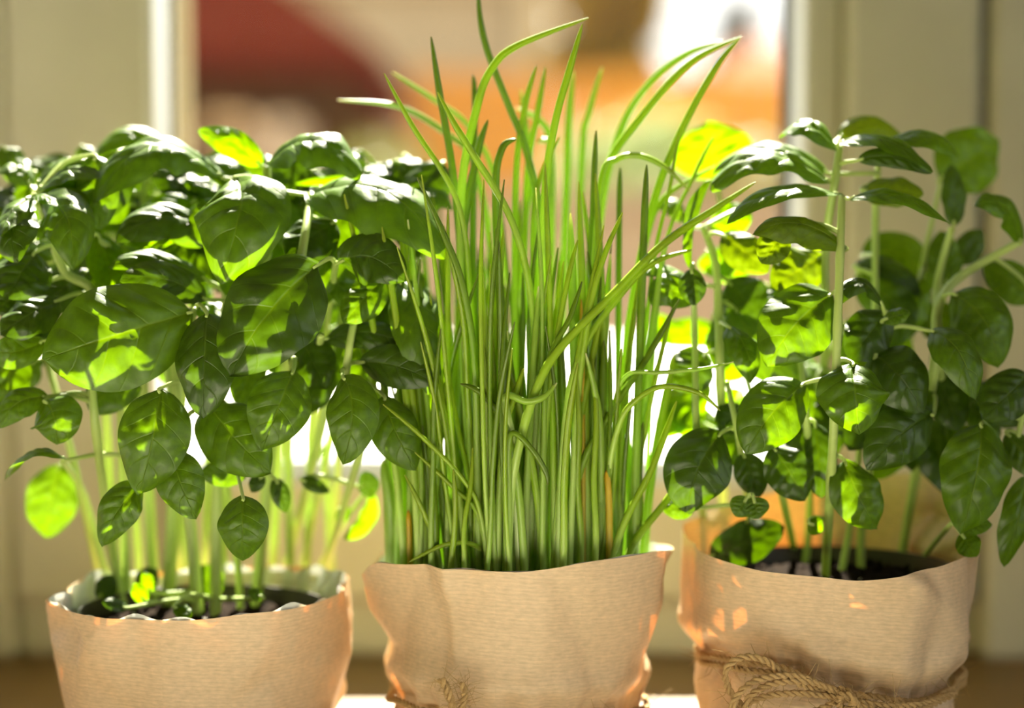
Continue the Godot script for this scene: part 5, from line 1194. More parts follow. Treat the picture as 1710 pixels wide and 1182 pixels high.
	blade(p, "chive_deep", 0.17, [Vector3(4.3, 9.5, 2.5), Vector3(4.33, 14.2, 2.5), Vector3(4.48, 19.24, 2.5), Vector3(4.6, 23.12, 2.5), Vector3(4.68, 25.22, 2.5)])
	blade(p, "chive_deep", 0.14, [Vector3(3.78, 9.5, 0), Vector3(3.8, 15.72, 0), Vector3(3.83, 22.96, 0), Vector3(3.86, 25.2, 0)])
	blade(p, "chive_deep", 0.14, [Vector3(2.58, 9.5, 1.5), Vector3(2.65, 18.09, 1.5), Vector3(2.79, 23.87, 1.5), Vector3(2.89, 26.5, 1.5)])
	blade(p, "chive_deep", 0.15, [Vector3(-1.4, 9.5, 3.5), Vector3(-1.44, 14.32, 3.5), Vector3(-1.55, 18.24, 3.8), Vector3(-1.97, 20.92, 4), Vector3(-2.61, 22.66, 4), Vector3(-3.56, 24.72, 4)])
	blade(p, "chive", 0.15, [Vector3(0.14, 9.5, -1), Vector3(0.18, 17.93, -1), Vector3(0.39, 24.87, -1), Vector3(0.77, 27.27, -1), Vector3(1.07, 29.03, -1)])
	blade(p, "chive", 0.14, [Vector3(-0.09, 9.5, 0), Vector3(-0.09, 17.99, 0), Vector3(-0.05, 24.75, 0), Vector3(0.29, 27.48, 0), Vector3(0.71, 28.99, 0)])
	blade(p, "chive", 0.09, [Vector3(4.39, 9.5, 1), Vector3(4.55, 15.82, 1), Vector3(5.02, 21.4, 1), Vector3(5.63, 24.34, 1), Vector3(5.95, 26.31, 1)])
	blade(p, "chive", 0.09, [Vector3(4.91, 9.5, 0), Vector3(5.01, 15.72, 0), Vector3(5.54, 22.06, 0), Vector3(6.65, 24.93, 0), Vector3(7.36, 26.36, 0)])
	blade(p, "chive", 0.14, [Vector3(3.83, 9.5, -1), Vector3(3.93, 14.24, -1), Vector3(4.26, 18.85, -1), Vector3(4.93, 22.5, -1), Vector3(5.61, 24.1, -1), Vector3(7.54, 25.3, -1)])
	blade(p, "chive", 0.13, [Vector3(1.85, 9.5, 3.5), Vector3(2.1, 16.07, 3.6), Vector3(2.57, 19.95, 3.8), Vector3(3.06, 21.85, 3.8), Vector3(3.74, 23.47, 3.8)])
	blade(p, "chive", 0.12, [Vector3(0.77, 9.5, 3.6), Vector3(0.94, 14.77, 3.6), Vector3(1.29, 18.24, 3.8), Vector3(1.78, 21.02, 3.8), Vector3(2.14, 22.51, 3.8)])
	blade(p, "chive_deep", 0.12, [Vector3(0.87, 9.5, 4), Vector3(0.93, 15.05, 4.2), Vector3(1.07, 18.05, 4.3), Vector3(1.86, 19.75, 4.2), Vector3(2.29, 21.02, 4)])
	blade(p, "chive_pale", 0.09, [Vector3(3.2, 9.5, 2.5), Vector3(3.23, 13.77, 2.6), Vector3(3.48, 16.44, 3), Vector3(3.95, 17.66, 3.5), Vector3(5.04, 17.76, 3.8), Vector3(6.52, 17.91, 4), Vector3(7.7, 18.16, 4)])
	blade(p, "chive", 0.12, [Vector3(3.17, 9.5, 3), Vector3(3.28, 13.86, 3.3), Vector3(3.68, 15.98, 3.8), Vector3(4.28, 16.83, 4), Vector3(5.2, 17.28, 4), Vector3(6.46, 17.05, 4), Vector3(7.24, 16.41, 4)])
	blade(p, "chive_pale", 0.15, [Vector3(0.12, 9.5, 4), Vector3(-0.14, 14.86, 4.4), Vector3(-0.42, 16.61, 4.8), Vector3(-0.31, 17.04, 4.9), Vector3(0.3, 16.83, 5), Vector3(0.93, 17, 5), Vector3(1.38, 17.48, 4.9)])
	blade(p, "chive_deep", 0.16, [Vector3(0.33, 9.5, 4.2), Vector3(0.03, 13.57, 4.4), Vector3(-0.35, 15.74, 4.6), Vector3(-0.5, 17.01, 4.6), Vector3(-0.46, 17.82, 4.6)])
	blade(p, "chive", 0.14, [Vector3(-0.74, 9.5, 4.2), Vector3(-0.65, 13.56, 4.3), Vector3(-0.4, 15.94, 4.5), Vector3(-0.06, 17.11, 4.5), Vector3(0.22, 17.96, 4.5)])
	blade(p, "chive_deep", 0.14, [Vector3(-0.64, 9.5, 3.6), Vector3(-0.53, 12.84, 3.8), Vector3(-0.42, 14.81, 4), Vector3(-0.72, 16.35, 4.3), Vector3(-1.4, 17.14, 4.3), Vector3(-2.04, 17.39, 4.2)])
	blade(p, "chive_deep", 0.13, [Vector3(-0.31, 9.5, 4.4), Vector3(-0.31, 13.39, 4.6), Vector3(-0.31, 15.22, 4.8), Vector3(-0.1, 15.71, 5), Vector3(0.57, 15.05, 5.1), Vector3(1, 14.3, 5.1), Vector3(1.06, 13.88, 5.1)])
	blade(p, "chive", 0.1, [Vector3(-0.96, 9.5, 3.8), Vector3(-1.28, 12.44, 4), Vector3(-1.85, 13.86, 4.3), Vector3(-3.38, 15.5, 4.4), Vector3(-4.78, 16.68, 4.4)])
	blade(p, "chive", 0.1, [Vector3(-1.07, 9.5, 3.2), Vector3(-1.39, 12.49, 3.6), Vector3(-2.31, 13.64, 3.9), Vector3(-3.67, 14.92, 4)])
	blade(p, "chive", 0.11, [Vector3(-2.69, 9.5, 3.5), Vector3(-2.91, 11.4, 3.6), Vector3(-3.41, 12.8, 3.8), Vector3(-4.05, 14.08, 3.8)])
	blade(p, "chive", 0.1, [Vector3(-1.08, 10.45, 2.5), Vector3(-1.39, 11.4, 3.6), Vector3(-2.03, 11.66, 4), Vector3(-2.78, 11.53, 4), Vector3(-3.91, 10.95, 3.9)])
	blade(p, "chive_yellow", 0.13, [Vector3(-3.93, 9.5, 2.3), Vector3(-3.97, 11.52, 2.3), Vector3(-4.01, 12.59, 2.3)])
	blade(p, "chive_yellow", 0.15, [Vector3(3.35, 9.5, 3.4), Vector3(3.3, 13.01, 3.4), Vector3(3.21, 14.2, 3.4)])
	blade(p, "chive_yellow", 0.1, [Vector3(2.41, 9.5, 3), Vector3(2.38, 14.7, 3), Vector3(2.33, 18.62, 3), Vector3(2.3, 20.35, 3)])
	blade(p, "chive_pale", 0.18, [Vector3(-4.82, 9.5, 0), Vector3(-4.88, 12.37, 0.5), Vector3(-4.98, 14.3, 0.5)])
	blade(p, "chive_pale", 0.26, [Vector3(-4.72, 9.5, 0.5), Vector3(-4.75, 12.44, 1), Vector3(-5.01, 14.29, 1)])
	blade(p, "chive_deep", 0.15, [Vector3(1.65, 9.5, 3), Vector3(2.18, 13.85, 3.2), Vector3(3.37, 16.25, 3.2), Vector3(4.78, 18.4, 3), Vector3(5.89, 20.34, 2.5)])
	blade(p, "chive", 0.15, [Vector3(2.93, 9.5, 3.5), Vector3(3.8, 12.13, 3.4), Vector3(4.87, 14.31, 3.4), Vector3(5.74, 16.69, 3.3)])
	blade(p, "chive", 0.16, [Vector3(3.94, 9.5, 3), Vector3(4.15, 11.3, 3), Vector3(5.38, 12.89, 2.6), Vector3(6.52, 14.36, 2)])
	blade(p, "chive_deep", 0.17, [Vector3(-0.76, 9.5, 2), Vector3(-1.42, 17.02, 2), Vector3(-1.97, 22.51, 1.5), Vector3(-1.49, 25.59, 1.2), Vector3(-1.09, 26.92, 1)])
	blade(p, "chive_deep", 0.16, [Vector3(-0.31, 9.5, 2.5), Vector3(-0.53, 18.15, 2.5), Vector3(-0.79, 24.03, 2.2), Vector3(-0.58, 25.78, 2), Vector3(-0.05, 26.17, 2)])
	blade(p, "chive", 0.12, [Vector3(0.8, 9.5, 1), Vector3(0.69, 18.06, 1), Vector3(0.58, 22.95, 0.5), Vector3(0.92, 24.97, 0), Vector3(1.59, 26.36, 0)])
	blade(p, "chive_pale", 0.16, [Vector3(0.87, 9.5, -3.5), Vector3(0.86, 16.58, -3.5), Vector3(0.75, 22.5, -4), Vector3(0.39, 26.52, -4), Vector3(0.15, 28.41, -4)])
	blade(p, "chive_pale", 0.17, [Vector3(1.24, 9.5, -4), Vector3(1.34, 20.12, -4), Vector3(1.35, 25.84, -4.5), Vector3(0.99, 27.14, -4.5), Vector3(-0.04, 27.73, -4.5)])
	blade(p, "chive_pale", 0.14, [Vector3(0.98, 9.5, -3), Vector3(1.13, 21.33, -3), Vector3(1.33, 25.79, -3.5), Vector3(1.14, 26.38, -3.5), Vector3(0.76, 26.31, -3.5)])
	blade(p, "chive_deep", 0.15, [Vector3(-1.46, 9.5, 0), Vector3(-1.56, 15.72, 0), Vector3(-1.67, 22.51, 0), Vector3(-1.61, 27.5, -1), Vector3(-1.68, 28.74, -1)])
	blade(p, "chive_pale", 0.11, [Vector3(-3.58, 9.5, 3), Vector3(-3.47, 13.17, 3), Vector3(-3.57, 15.25, 3)])
	blade(p, "chive", 0.17, [Vector3(-4.46, 9.5, 1.13), Vector3(-4.42, 14.03, 1.13), Vector3(-4.35, 18.59, 1.13), Vector3(-4.27, 22.88, 1.13)])
	blade(p, "chive", 0.15, [Vector3(-4.07, 9.5, 2.27), Vector3(-4.52, 14.53, 2.27), Vector3(-5.3, 19.49, 2.27), Vector3(-6.3, 24.15, 2.27)])
	blade(p, "chive", 0.13, [Vector3(-4.02, 9.5, 1.47), Vector3(-3.98, 14.52, 1.47), Vector3(-3.91, 19.66, 1.47), Vector3(-3.83, 24.48, 1.47)])
	blade(p, "chive", 0.16, [Vector3(-3.52, 9.5, 2.88), Vector3(-3.79, 14.26, 2.88), Vector3(-4.27, 18.75, 2.88), Vector3(-4.89, 22.96, 2.88)])
	blade(p, "chive", 0.19, [Vector3(-3.33, 9.5, 2.78), Vector3(-3.49, 13.15, 2.78), Vector3(-3.76, 16.21, 2.78), Vector3(-4.11, 19.08, 2.78)])
	blade(p, "chive_deep", 0.16, [Vector3(-3.17, 9.5, 2.74), Vector3(-3.3, 13.27, 2.74), Vector3(-3.53, 16.5, 2.74), Vector3(-3.82, 19.53, 2.74)])
	blade(p, "chive_pale", 0.12, [Vector3(-2.91, 9.5, 2.72), Vector3(-3.12, 14.32, 2.72), Vector3(-3.49, 18.91, 2.72), Vector3(-3.97, 23.23, 2.72)])
	blade(p, "chive", 0.13, [Vector3(-2.54, 9.5, 3.05), Vector3(-2.53, 14.5, 3.05), Vector3(-2.52, 19.25, 3.05), Vector3(-2.5, 23.71, 3.05)])
	blade(p, "chive_deep", 0.19, [Vector3(-2.42, 9.5, 2.56), Vector3(-2.77, 13.34, 2.56), Vector3(-3.4, 16.69, 2.56), Vector3(-4.2, 19.85, 2.56)])
	blade(p, "chive", 0.13, [Vector3(-2.21, 9.5, 2.5), Vector3(-2.41, 13.54, 2.5), Vector3(-2.76, 17.18, 2.5), Vector3(-3.2, 20.59, 2.5)])
	blade(p, "chive", 0.13, [Vector3(-1.79, 9.5, 3.41), Vector3(-2.1, 13.31, 3.41), Vector3(-2.64, 16.44, 3.41), Vector3(-3.34, 19.39, 3.41)])
	blade(p, "chive_pale", 0.13, [Vector3(-1.57, 9.5, 2.73), Vector3(-1.66, 13.08, 2.73), Vector3(-1.81, 16.06, 2.73), Vector3(-2.01, 18.86, 2.73)])
	blade(p, "chive", 0.17, [Vector3(-1.23, 9.5, 3.16), Vector3(-1.08, 14.26, 3.16), Vector3(-0.83, 18.69, 3.16), Vector3(-0.5, 22.85, 3.16)])
	blade(p, "chive", 0.19, [Vector3(-1.01, 9.5, 3.83), Vector3(-1.06, 13.95, 3.83), Vector3(-1.15, 17.82, 3.83), Vector3(-1.26, 21.45, 3.83)])
	blade(p, "chive", 0.13, [Vector3(-0.72, 9.5, 3.46), Vector3(-0.76, 13.2, 3.46), Vector3(-0.81, 16.16, 3.46), Vector3(-0.89, 18.95, 3.46)])
	blade(p, "chive", 0.18, [Vector3(-0.5, 9.5, 3.39), Vector3(-0.52, 12.93, 3.39), Vector3(-0.54, 15.57, 3.39), Vector3(-0.57, 18.05, 3.39)])
	blade(p, "chive_deep", 0.19, [Vector3(-0.24, 9.5, 3.61), Vector3(-0.35, 14.34, 3.61), Vector3(-0.53, 18.76, 3.61), Vector3(-0.76, 22.91, 3.61)])
	blade(p, "chive", 0.16, [Vector3(-0.12, 9.5, 2.87), Vector3(-0.07, 12.84, 2.87), Vector3(0.02, 15.46, 2.87), Vector3(0.13, 17.93, 2.87)])
	blade(p, "chive_pale", 0.15, [Vector3(0.24, 9.5, 3.66), Vector3(0.34, 13.76, 3.66), Vector3(0.52, 17.41, 3.66), Vector3(0.75, 20.85, 3.66)])
	blade(p, "chive", 0.14, [Vector3(0.51, 9.5, 2.99), Vector3(0.54, 12.83, 2.99), Vector3(0.6, 15.42, 2.99), Vector3(0.67, 17.85, 2.99)])
	blade(p, "chive", 0.16, [Vector3(0.66, 9.5, 2.99), Vector3(0.86, 13.93, 2.99), Vector3(1.21, 17.96, 2.99), Vector3(1.67, 21.74, 2.99)])
	blade(p, "chive", 0.17, [Vector3(1.03, 9.5, 3.61), Vector3(0.73, 13.05, 3.61), Vector3(0.22, 15.79, 3.61), Vector3(-0.44, 18.36, 3.61)])
	blade(p, "chive", 0.12, [Vector3(1.21, 9.5, 3.72), Vector3(1.58, 14.38, 3.72), Vector3(2.24, 18.83, 3.72), Vector3(3.08, 23.01, 3.72)])
	blade(p, "chive", 0.13, [Vector3(1.36, 9.5, 3.53), Vector3(1.28, 14.99, 3.53), Vector3(1.15, 20.27, 3.53), Vector3(0.98, 25.23, 3.53)])
	blade(p, "chive", 0.15, [Vector3(1.64, 9.5, 2.98), Vector3(1.95, 13.59, 2.98), Vector3(2.5, 17.19, 2.98), Vector3(3.19, 20.56, 2.98)])
	blade(p, "chive_deep", 0.19, [Vector3(1.85, 9.5, 3.04), Vector3(1.78, 13.36, 3.04), Vector3(1.65, 16.64, 3.04), Vector3(1.5, 19.72, 3.04)])
	blade(p, "chive_pale", 0.2, [Vector3(2.2, 9.5, 2.69), Vector3(2.14, 14.38, 2.69), Vector3(2.04, 19.07, 2.69), Vector3(1.92, 23.47, 2.69)])
	blade(p, "chive", 0.16, [Vector3(2.57, 9.5, 2.78), Vector3(2.5, 14.72, 2.78), Vector3(2.37, 19.82, 2.78), Vector3(2.21, 24.6, 2.78)])
	blade(p, "chive_pale", 0.15, [Vector3(2.7, 9.5, 2.4), Vector3(2.75, 14.44, 2.4), Vector3(2.83, 19.26, 2.4), Vector3(2.94, 23.78, 2.4)])
	blade(p, "chive_deep", 0.2, [Vector3(3.04, 9.5, 3.06), Vector3(3.06, 13.13, 3.06), Vector3(3.08, 16.09, 3.06), Vector3(3.11, 18.88, 3.06)])
	blade(p, "chive", 0.19, [Vector3(3.23, 9.5, 2.06), Vector3(2.95, 13.88, 2.06), Vector3(2.46, 18.05, 2.06), Vector3(1.85, 21.97, 2.06)])
	blade(p, "chive", 0.18, [Vector3(3.4, 9.5, 2.41), Vector3(3.28, 14.76, 2.41), Vector3(3.08, 20, 2.41), Vector3(2.83, 24.91, 2.41)])
	blade(p, "chive_deep", 0.16, [Vector3(3.73, 9.5, 2.22), Vector3(3.49, 13.94, 2.22), Vector3(3.07, 18.15, 2.22), Vector3(2.55, 22.1, 2.22)])
	blade(p, "chive", 0.12, [Vector3(3.99, 9.5, 2.21), Vector3(4.33, 13.35, 2.21), Vector3(4.92, 16.8, 2.21), Vector3(5.68, 20.04, 2.21)])
	blade(p, "chive_pale", 0.17, [Vector3(4.26, 9.5, 1.77), Vector3(4.48, 13.97, 1.77), Vector3(4.87, 18.32, 1.77), Vector3(5.38, 22.4, 1.77)])
	blade(p, "chive", 0.19, [Vector3(4.69, 9.5, 0.72), Vector3(4.92, 12.66, 0.72), Vector3(5.34, 15.52, 0.72), Vector3(5.88, 18.22, 0.72)])
	tuft(p, 172, 9.5, 4.9, 77)
	twine_piece(p, "twine_end", [Vector3(-2.2, 5.43, 5.9), Vector3(-2.27, 6.27, 6.3), Vector3(-2.45, 6.91, 6.5), Vector3(-2.65, 7.31, 6.6)], 91, 70, 0.0013)
	twine_piece(p, "twine_end", [Vector3(-2.1, 5.43, 5.9), Vector3(-1.94, 6.25, 6.2), Vector3(-1.85, 6.74, 6.3), Vector3(-1.94, 7.12, 6.3)], 92, 60, 0.0011)
	var at_waist := func(h: float, deg: float) -> float: return lerpf(4.38, 5.86, h / 10.0) - 0.19 + 0.1 * sin(deg * 0.61 + 2.0 * sin(deg * 0.11))
	put("twine_wrap", twine_ring(waist, -0.05, at_waist, 63).mesh(), ["twine"], p)


func basil_with_twine() -> void:
	var p := thing("potted_basil", Vector3(0.1209, 0, 0), "looser taller basil in a paper wrap tied with a twine bow", "potted herb", "herb pots wrapped in kraft paper")
	var rim := [Vector2(0, 10.88), Vector2(30, 10.97), Vector2(60, 10.82), Vector2(90, 10.55), Vector2(120, 10.77), Vector2(150, 11.02), Vector2(180, 11.09), Vector2(205, 11.24), Vector2(230, 11.67), Vector2(260, 12.18), Vector2(290, 12.76), Vector2(320, 13.26), Vector2(340, 12.49)]
	var waist := [Vector2(0, 6.28), Vector2(30, 6.26), Vector2(60, 6.03), Vector2(90, 6.46), Vector2(120, 7.33), Vector2(150, 7.20), Vector2(180, 6.83), Vector2(270, 6.35)]
	put("paper_wrap", paper_sheet(rim, 4.52, 5.7, waist, 0.45, 0.6, 23), ["kraft_paper"], p)
	inner_pot(p, 10.15, 4.65)
	soil_disc(p, 9.6, 4.85, 3)
	var s: Node3D
	s = stem(p, 0.17, 0.14, [Vector3(-0.05, 9.4, -0.83), Vector3(-0.42, 13.76, 2.5), Vector3(-0.5, 16.5, 3.6), Vector3(-0.46, 19.31, 3.8), Vector3(-0.26, 21.86, 3), Vector3(-0.01, 24.04, 1.8)])
	leaf(s, "basil_leaf", Vector3(-0.05, 24.16, 1.5), Vector3(-2.44, 24.29, 2.5), Vector3(-4.35, 23.07, 3), 1.31, Vector3(0, 0.9, 0.44), 0.4, Vector3(-0.01, 24.04, 1.8), 511)
	leaf(s, "basil_leaf", Vector3(0.22, 23.99, 2), Vector3(1.85, 24.13, 2.8), Vector3(3.68, 23.07, 3), 1.31, Vector3(0, 0.9, 0.44), 0.4, Vector3(-0.01, 24.04, 1.8), 512)
	leaf(s, "basil_leaf_olive", Vector3(0.08, 22.18, 2.5), Vector3(-1.8, 23.11, 3.4), Vector3(-3.5, 22.68, 3.5), 1.82, Vector3(0, 0.64, 0.77), 1.25, Vector3(-0.23, 22.08, 2.88), 513)
	leaf(s, "basil_leaf_olive", Vector3(-2.21, 22.83, 2.5), Vector3(-2.67, 22.25, 2.9), Vector3(-3.09, 21.65, 3), 1.3, Vector3(-0.17, 0.09, 0.98), 0.4, Vector3(-0.16, 22.73, 2.52), 514)
	leaf(s, "basil_leaf", Vector3(-0.44, 20.55, 2.5), Vector3(-1.9, 19.51, 3.6), Vector3(-2.92, 17.96, 3.6), 2.98, Vector3(-0.08, 0.26, 0.96), 0.6, Vector3(-0.36, 20.59, 3.4), 523)
	leaf(s, "basil_leaf", Vector3(0.06, 18.12, 4), Vector3(-0.06, 17.17, 5.2), Vector3(0.12, 15.65, 5), 2.83, Vector3(0, 0.26, 0.97), 0.6, Vector3(-0.47, 18.18, 3.72), 537)
	leaf(s, "basil_leaf", Vector3(-1.47, 17.32, 3), Vector3(-2.79, 16.32, 4), Vector3(-3.74, 14.86, 4), 2.62, Vector3(-0.09, 0.14, 0.99), 0.7, Vector3(-0.49, 17.34, 3.66), 538)
	leaf(s, "basil_leaf", Vector3(0.06, 14.47, 2.5), Vector3(0.49, 13.2, 3.2), Vector3(1.19, 12.03, 3), 2.06, Vector3(0.09, 0.09, 0.99), 0.5, Vector3(-0.44, 14.58, 2.83), 540)
	leaf(s, "basil_leaf_sunlit", Vector3(-1.16, 12.1, 2), Vector3(-0.87, 11.96, 2.06), Vector3(-0.58, 11.81, 2), 0.75, Vector3(0, 0.17, 0.98), 0.4, Vector3(-0.27, 12.02, 1.17), 553)
	s = stem(p, 0.19, 0.14, [Vector3(0.66, 9.4, -6.34), Vector3(0.72, 15.12, -6.34), Vector3(-0.29, 19.8, 0), Vector3(-0.27, 22.51, 0), Vector3(-0.04, 24.74, 0.5), Vector3(0.19, 25.98, 0)])
	leaf(s, "basil_leaf", Vector3(-0.2, 24.62, 0.5), Vector3(-2.71, 25.64, 1.2), Vector3(-4.76, 24.27, 1.5), 2.05, Vector3(0, 0.87, 0.5), 0.5, Vector3(-0.09, 24.29, 0.4), 501)
	leaf(s, "basil_leaf", Vector3(0.19, 25.82, 0), Vector3(-1.1, 26.87, 0), Vector3(-1.92, 26.32, -1), 1.64, Vector3(0, 0.87, 0.5), 0.4, Vector3(0.12, 25.61, 0.15), 503)
	leaf(s, "basil_leaf_olive", Vector3(0.48, 26.37, -2), Vector3(1.84, 27.02, -2.5), Vector3(3.27, 26.24, -3), 1.17, Vector3(0, 0.64, 0.77), 0.5, Vector3(0.19, 25.98, 0), 504)
	leaf(s, "basil_leaf", Vector3(0.06, 26.07, 0.5), Vector3(1.64, 26.19, 1.5), Vector3(3.24, 24.95, 2), 1.46, Vector3(0, 0.91, 0.41), 0.4, Vector3(0.17, 25.86, 0.05), 505)
	leaf(s, "basil_leaf_shaded", Vector3(0.69, 25.43, 1), Vector3(1.98, 25.54, 1.5), Vector3(3.31, 24.92, 1.5), 0.89, Vector3(0, 0.34, 0.94), 0.5, Vector3(0.05, 25.23, 0.3), 506)
	leaf(s, "basil_leaf_olive", Vector3(-0.44, 21.88, 0), Vector3(-1.45, 21.35, 0.75), Vector3(-2.46, 20.73, 1), 2.06, Vector3(0, 0.17, 0.98), 0.5, Vector3(-0.27, 21.97, 0), 515)
	leaf(s, "basil_leaf", Vector3(-1.08, 20.88, -2), Vector3(-1.72, 19.89, -1.24), Vector3(-2.36, 18.85, -1), 1.93, Vector3(0, 0.09, 1), 0.4, Vector3(-0.28, 20.88, 0), 566)
	leaf(s, "basil_leaf_sunlit", Vector3(0.98, 19.22, -3.43), Vector3(2.35, 18.75, -2.75), Vector3(3.66, 18.06, -2.63), 2.03, Vector3(0.08, 0.36, 0.93), 0.42, Vector3(0.12, 17.93, -2.54), 570)
	leaf(s, "basil_leaf_shaded", Vector3(0.55, 16.74, -2.38), Vector3(0.46, 15.52, -1.77), Vector3(0.18, 13.95, -1.58), 1.89, Vector3(0.34, 0.58, 0.74), 0.46, Vector3(0.22, 17.46, -3.17), 573)
	leaf(s, "basil_leaf_shaded", Vector3(-1.25, 18.71, -2.94), Vector3(-1.38, 17.77, -2.37), Vector3(-1.51, 16.5, -2.14), 1.49, Vector3(-0.02, 0.7, 0.72), 0.59, Vector3(0.12, 17.93, -2.54), 576)
	leaf(s, "basil_leaf", Vector3(1.33, 18.86, -3.95), Vector3(1.73, 17.73, -3.31), Vector3(2.14, 16.33, -3.15), 1.8, Vector3(-0.03, 0.5, 0.87), 0.5, Vector3(0.22, 17.46, -3.17), 578)
	leaf(s, "basil_leaf", Vector3(-0.16, 16.57, -2.32), Vector3(0.8, 16.23, -1.71), Vector3(1.67, 15.82, -1.52), 1.4, Vector3(0.19, 0.17, 0.97), 0.61, Vector3(0.22, 17.46, -3.17), 586)
	leaf(s, "basil_leaf", Vector3(-0.17, 16.48, -4.52), Vector3(0.42, 15.69, -3.91), Vector3(1.04, 14.86, -3.72), 1.41, Vector3(-0.1, 0.11, 0.99), 0.33, Vector3(0.42, 16.52, -4.44), 594)
	s = stem(p, 0.2, 0.13, [Vector3(-3.31, 9.4, -6.34), Vector3(-3.4, 12.64, -6.34), Vector3(-4.33, 17.16, 1), Vector3(-4.31, 19.8, 0), Vector3(-4.38, 21.6, -0.5), Vector3(-4.79, 22.96, -1)])
	leaf(s, "basil_leaf_olive", Vector3(-4.21, 22.69, 0), Vector3(-3.38, 22.05, 0.73), Vector3(-2.56, 21.29, 1), 1.61, Vector3(0, 0.26, 0.97), 0.5, Vector3(-4.67, 22.55, -0.85), 516)
	leaf(s, "basil_leaf_sunlit", Vector3(-2.84, 23.66, -2), Vector3(-3.65, 23.32, -1.83), Vector3(-4.46, 22.85, -2), 1.39, Vector3(0, 0.34, 0.94), 0.4, Vector3(-4.79, 22.96, -1), 517)
	leaf(s, "basil_leaf_shaded", Vector3(-3.81, 20.9, -1.5), Vector3(-3.18, 20.23, -1.06), Vector3(-2.55, 19.53, -1), 2.11, Vector3(0, 0.09, 1), 0.4, Vector3(-4.35, 20.88, -0.3), 518)
	leaf(s, "basil_leaf", Vector3(-5.04, 20.82, 0), Vector3(-6.39, 21.48, 0.6), Vector3(-7.49, 21.13, 1), 1.17, Vector3(0, 0.91, 0.42), 0.6, Vector3(-4.34, 20.7, -0.25), 519)
	leaf(s, "basil_leaf", Vector3(-4.13, 19.31, 1.5), Vector3(-3.6, 18.6, 2.6), Vector3(-3.36, 17.28, 2.5), 1.49, Vector3(0.25, 0.26, 0.93), 0.8, Vector3(-4.31, 19.27, 0.2), 522)
	leaf(s, "basil_leaf_shaded", Vector3(-4.75, 18.22, 0), Vector3(-5.39, 17.59, 0.44), Vector3(-6.03, 16.9, 0.5), 1.89, Vector3(0, 0.17, 0.98), 0.4, Vector3(-4.32, 18.22, 0.6), 557)
	leaf(s, "basil_leaf_sunlit", Vector3(-2.78, 16.46, -5), Vector3(-3.2, 15.97, -4.87), Vector3(-3.62, 15.49, -5), 1.11, Vector3(0, 0, 1), 0.3, Vector3(-3.77, 14.45, -3.4), 561)
	leaf(s, "basil_leaf", Vector3(-5.41, 23.16, -3), Vector3(-5.88, 23.91, -3), Vector3(-6.4, 23.63, -3), 1.08, Vector3(0, 0.77, 0.64), 0.5, Vector3(-4.79, 22.96, -1), 563)
	leaf(s, "basil_leaf_sunlit", Vector3(-6.08, 15.74, -3.74), Vector3(-4.84, 15.39, -3.11), Vector3(-3.76, 14.87, -2.94), 1.69, Vector3(0.29, 0.32, 0.9), 0.59, Vector3(-3.87, 14.9, -2.67), 582)
	leaf(s, "basil_leaf", Vector3(-3.6, 19.91, -1.12), Vector3(-2.94, 18.65, -0.45), Vector3(-2.41, 17.1, -0.32), 2.06, Vector3(0.2, 0.47, 0.86), 0.43, Vector3(-4.31, 19.98, -0.05), 592)
	leaf(s, "basil_leaf_sunlit", Vector3(-5.09, 14.2, -4.26), Vector3(-4.43, 13.57, -3.68), Vector3(-3.76, 12.69, -3.46), 1.39, Vector3(-0.01, 0.57, 0.82), 0.67, Vector3(-3.68, 13.99, -4.14), 595)
	s = stem(p, 0.14, 0.1, [Vector3(-2.1, 9.4, -4.18), Vector3(-2.6, 11.95, -4.18), Vector3(-3.72, 15.03, 2), Vector3(-4.06, 17.16, 1)])
	leaf(s, "basil_leaf_shaded", Vector3(-2.51, 14.92, 2), Vector3(-1.92, 13.98, 2.53), Vector3(-1.37, 13, 2.6), 1.83, Vector3(0.09, 0.09, 0.99), 0.4, Vector3(-3.72, 15.03, 2), 541)
	leaf(s, "basil_leaf_shaded", Vector3(-4.42, 15.48, 2.5), Vector3(-5.39, 14.2, 3.4), Vector3(-5.69, 12.58, 3.2), 2.69, Vector3(-0.09, 0.09, 0.99), 0.5, Vector3(-3.79, 15.46, 1.8), 543)
	leaf(s, "basil_leaf_shaded", Vector3(-3.55, 14.64, 1.5), Vector3(-3.23, 13.84, 1.83), Vector3(-2.91, 13, 1.8), 1.32, Vector3(0, 0.09, 1), 0.4, Vector3(-3.61, 14.72, 1.38), 555)
	s = stem(p, 0.19, 0.15, [Vector3(3.35, 9.4, -3.48), Vector3(3.96, 13.24, -3.48), Vector3(3.63, 17.61, 1), Vector3(3.93, 19.8, 0), Vector3(4.94, 21.02, -1), Vector3(7.2, 22.39, -1)])
	leaf(s, "basil_leaf", Vector3(7.32, 22.32, -1), Vector3(6.47, 23.74, 0), Vector3(5.15, 23.73, 0.5), 1.4, Vector3(0, 0.57, 0.82), 0.6, Vector3(7.2, 22.39, -1), 532)
	leaf(s, "basil_leaf", Vector3(8.2, 20.19, -2), Vector3(7.23, 20.92, -2.01), Vector3(6.26, 21.57, -2.5), 1.72, Vector3(0, 0.17, 0.98), 0.3, Vector3(6.3, 21.84, -1), 533)
	leaf(s, "basil_leaf", Vector3(4.37, 20.49, 0.5), Vector3(5.35, 19.53, 1.6), Vector3(5.84, 17.78, 1.5), 2.58, Vector3(0.09, 0.17, 0.98), 0.6, Vector3(4.23, 20.17, -0.3), 534)
	leaf(s, "basil_leaf_shaded", Vector3(3.43, 16.13, 2), Vector3(1.98, 15.48, 3.2), Vector3(0.76, 14.18, 3.2), 2.31, Vector3(0, 0.14, 0.99), 0.5, Vector3(3.7, 16.74, 0.1), 539)
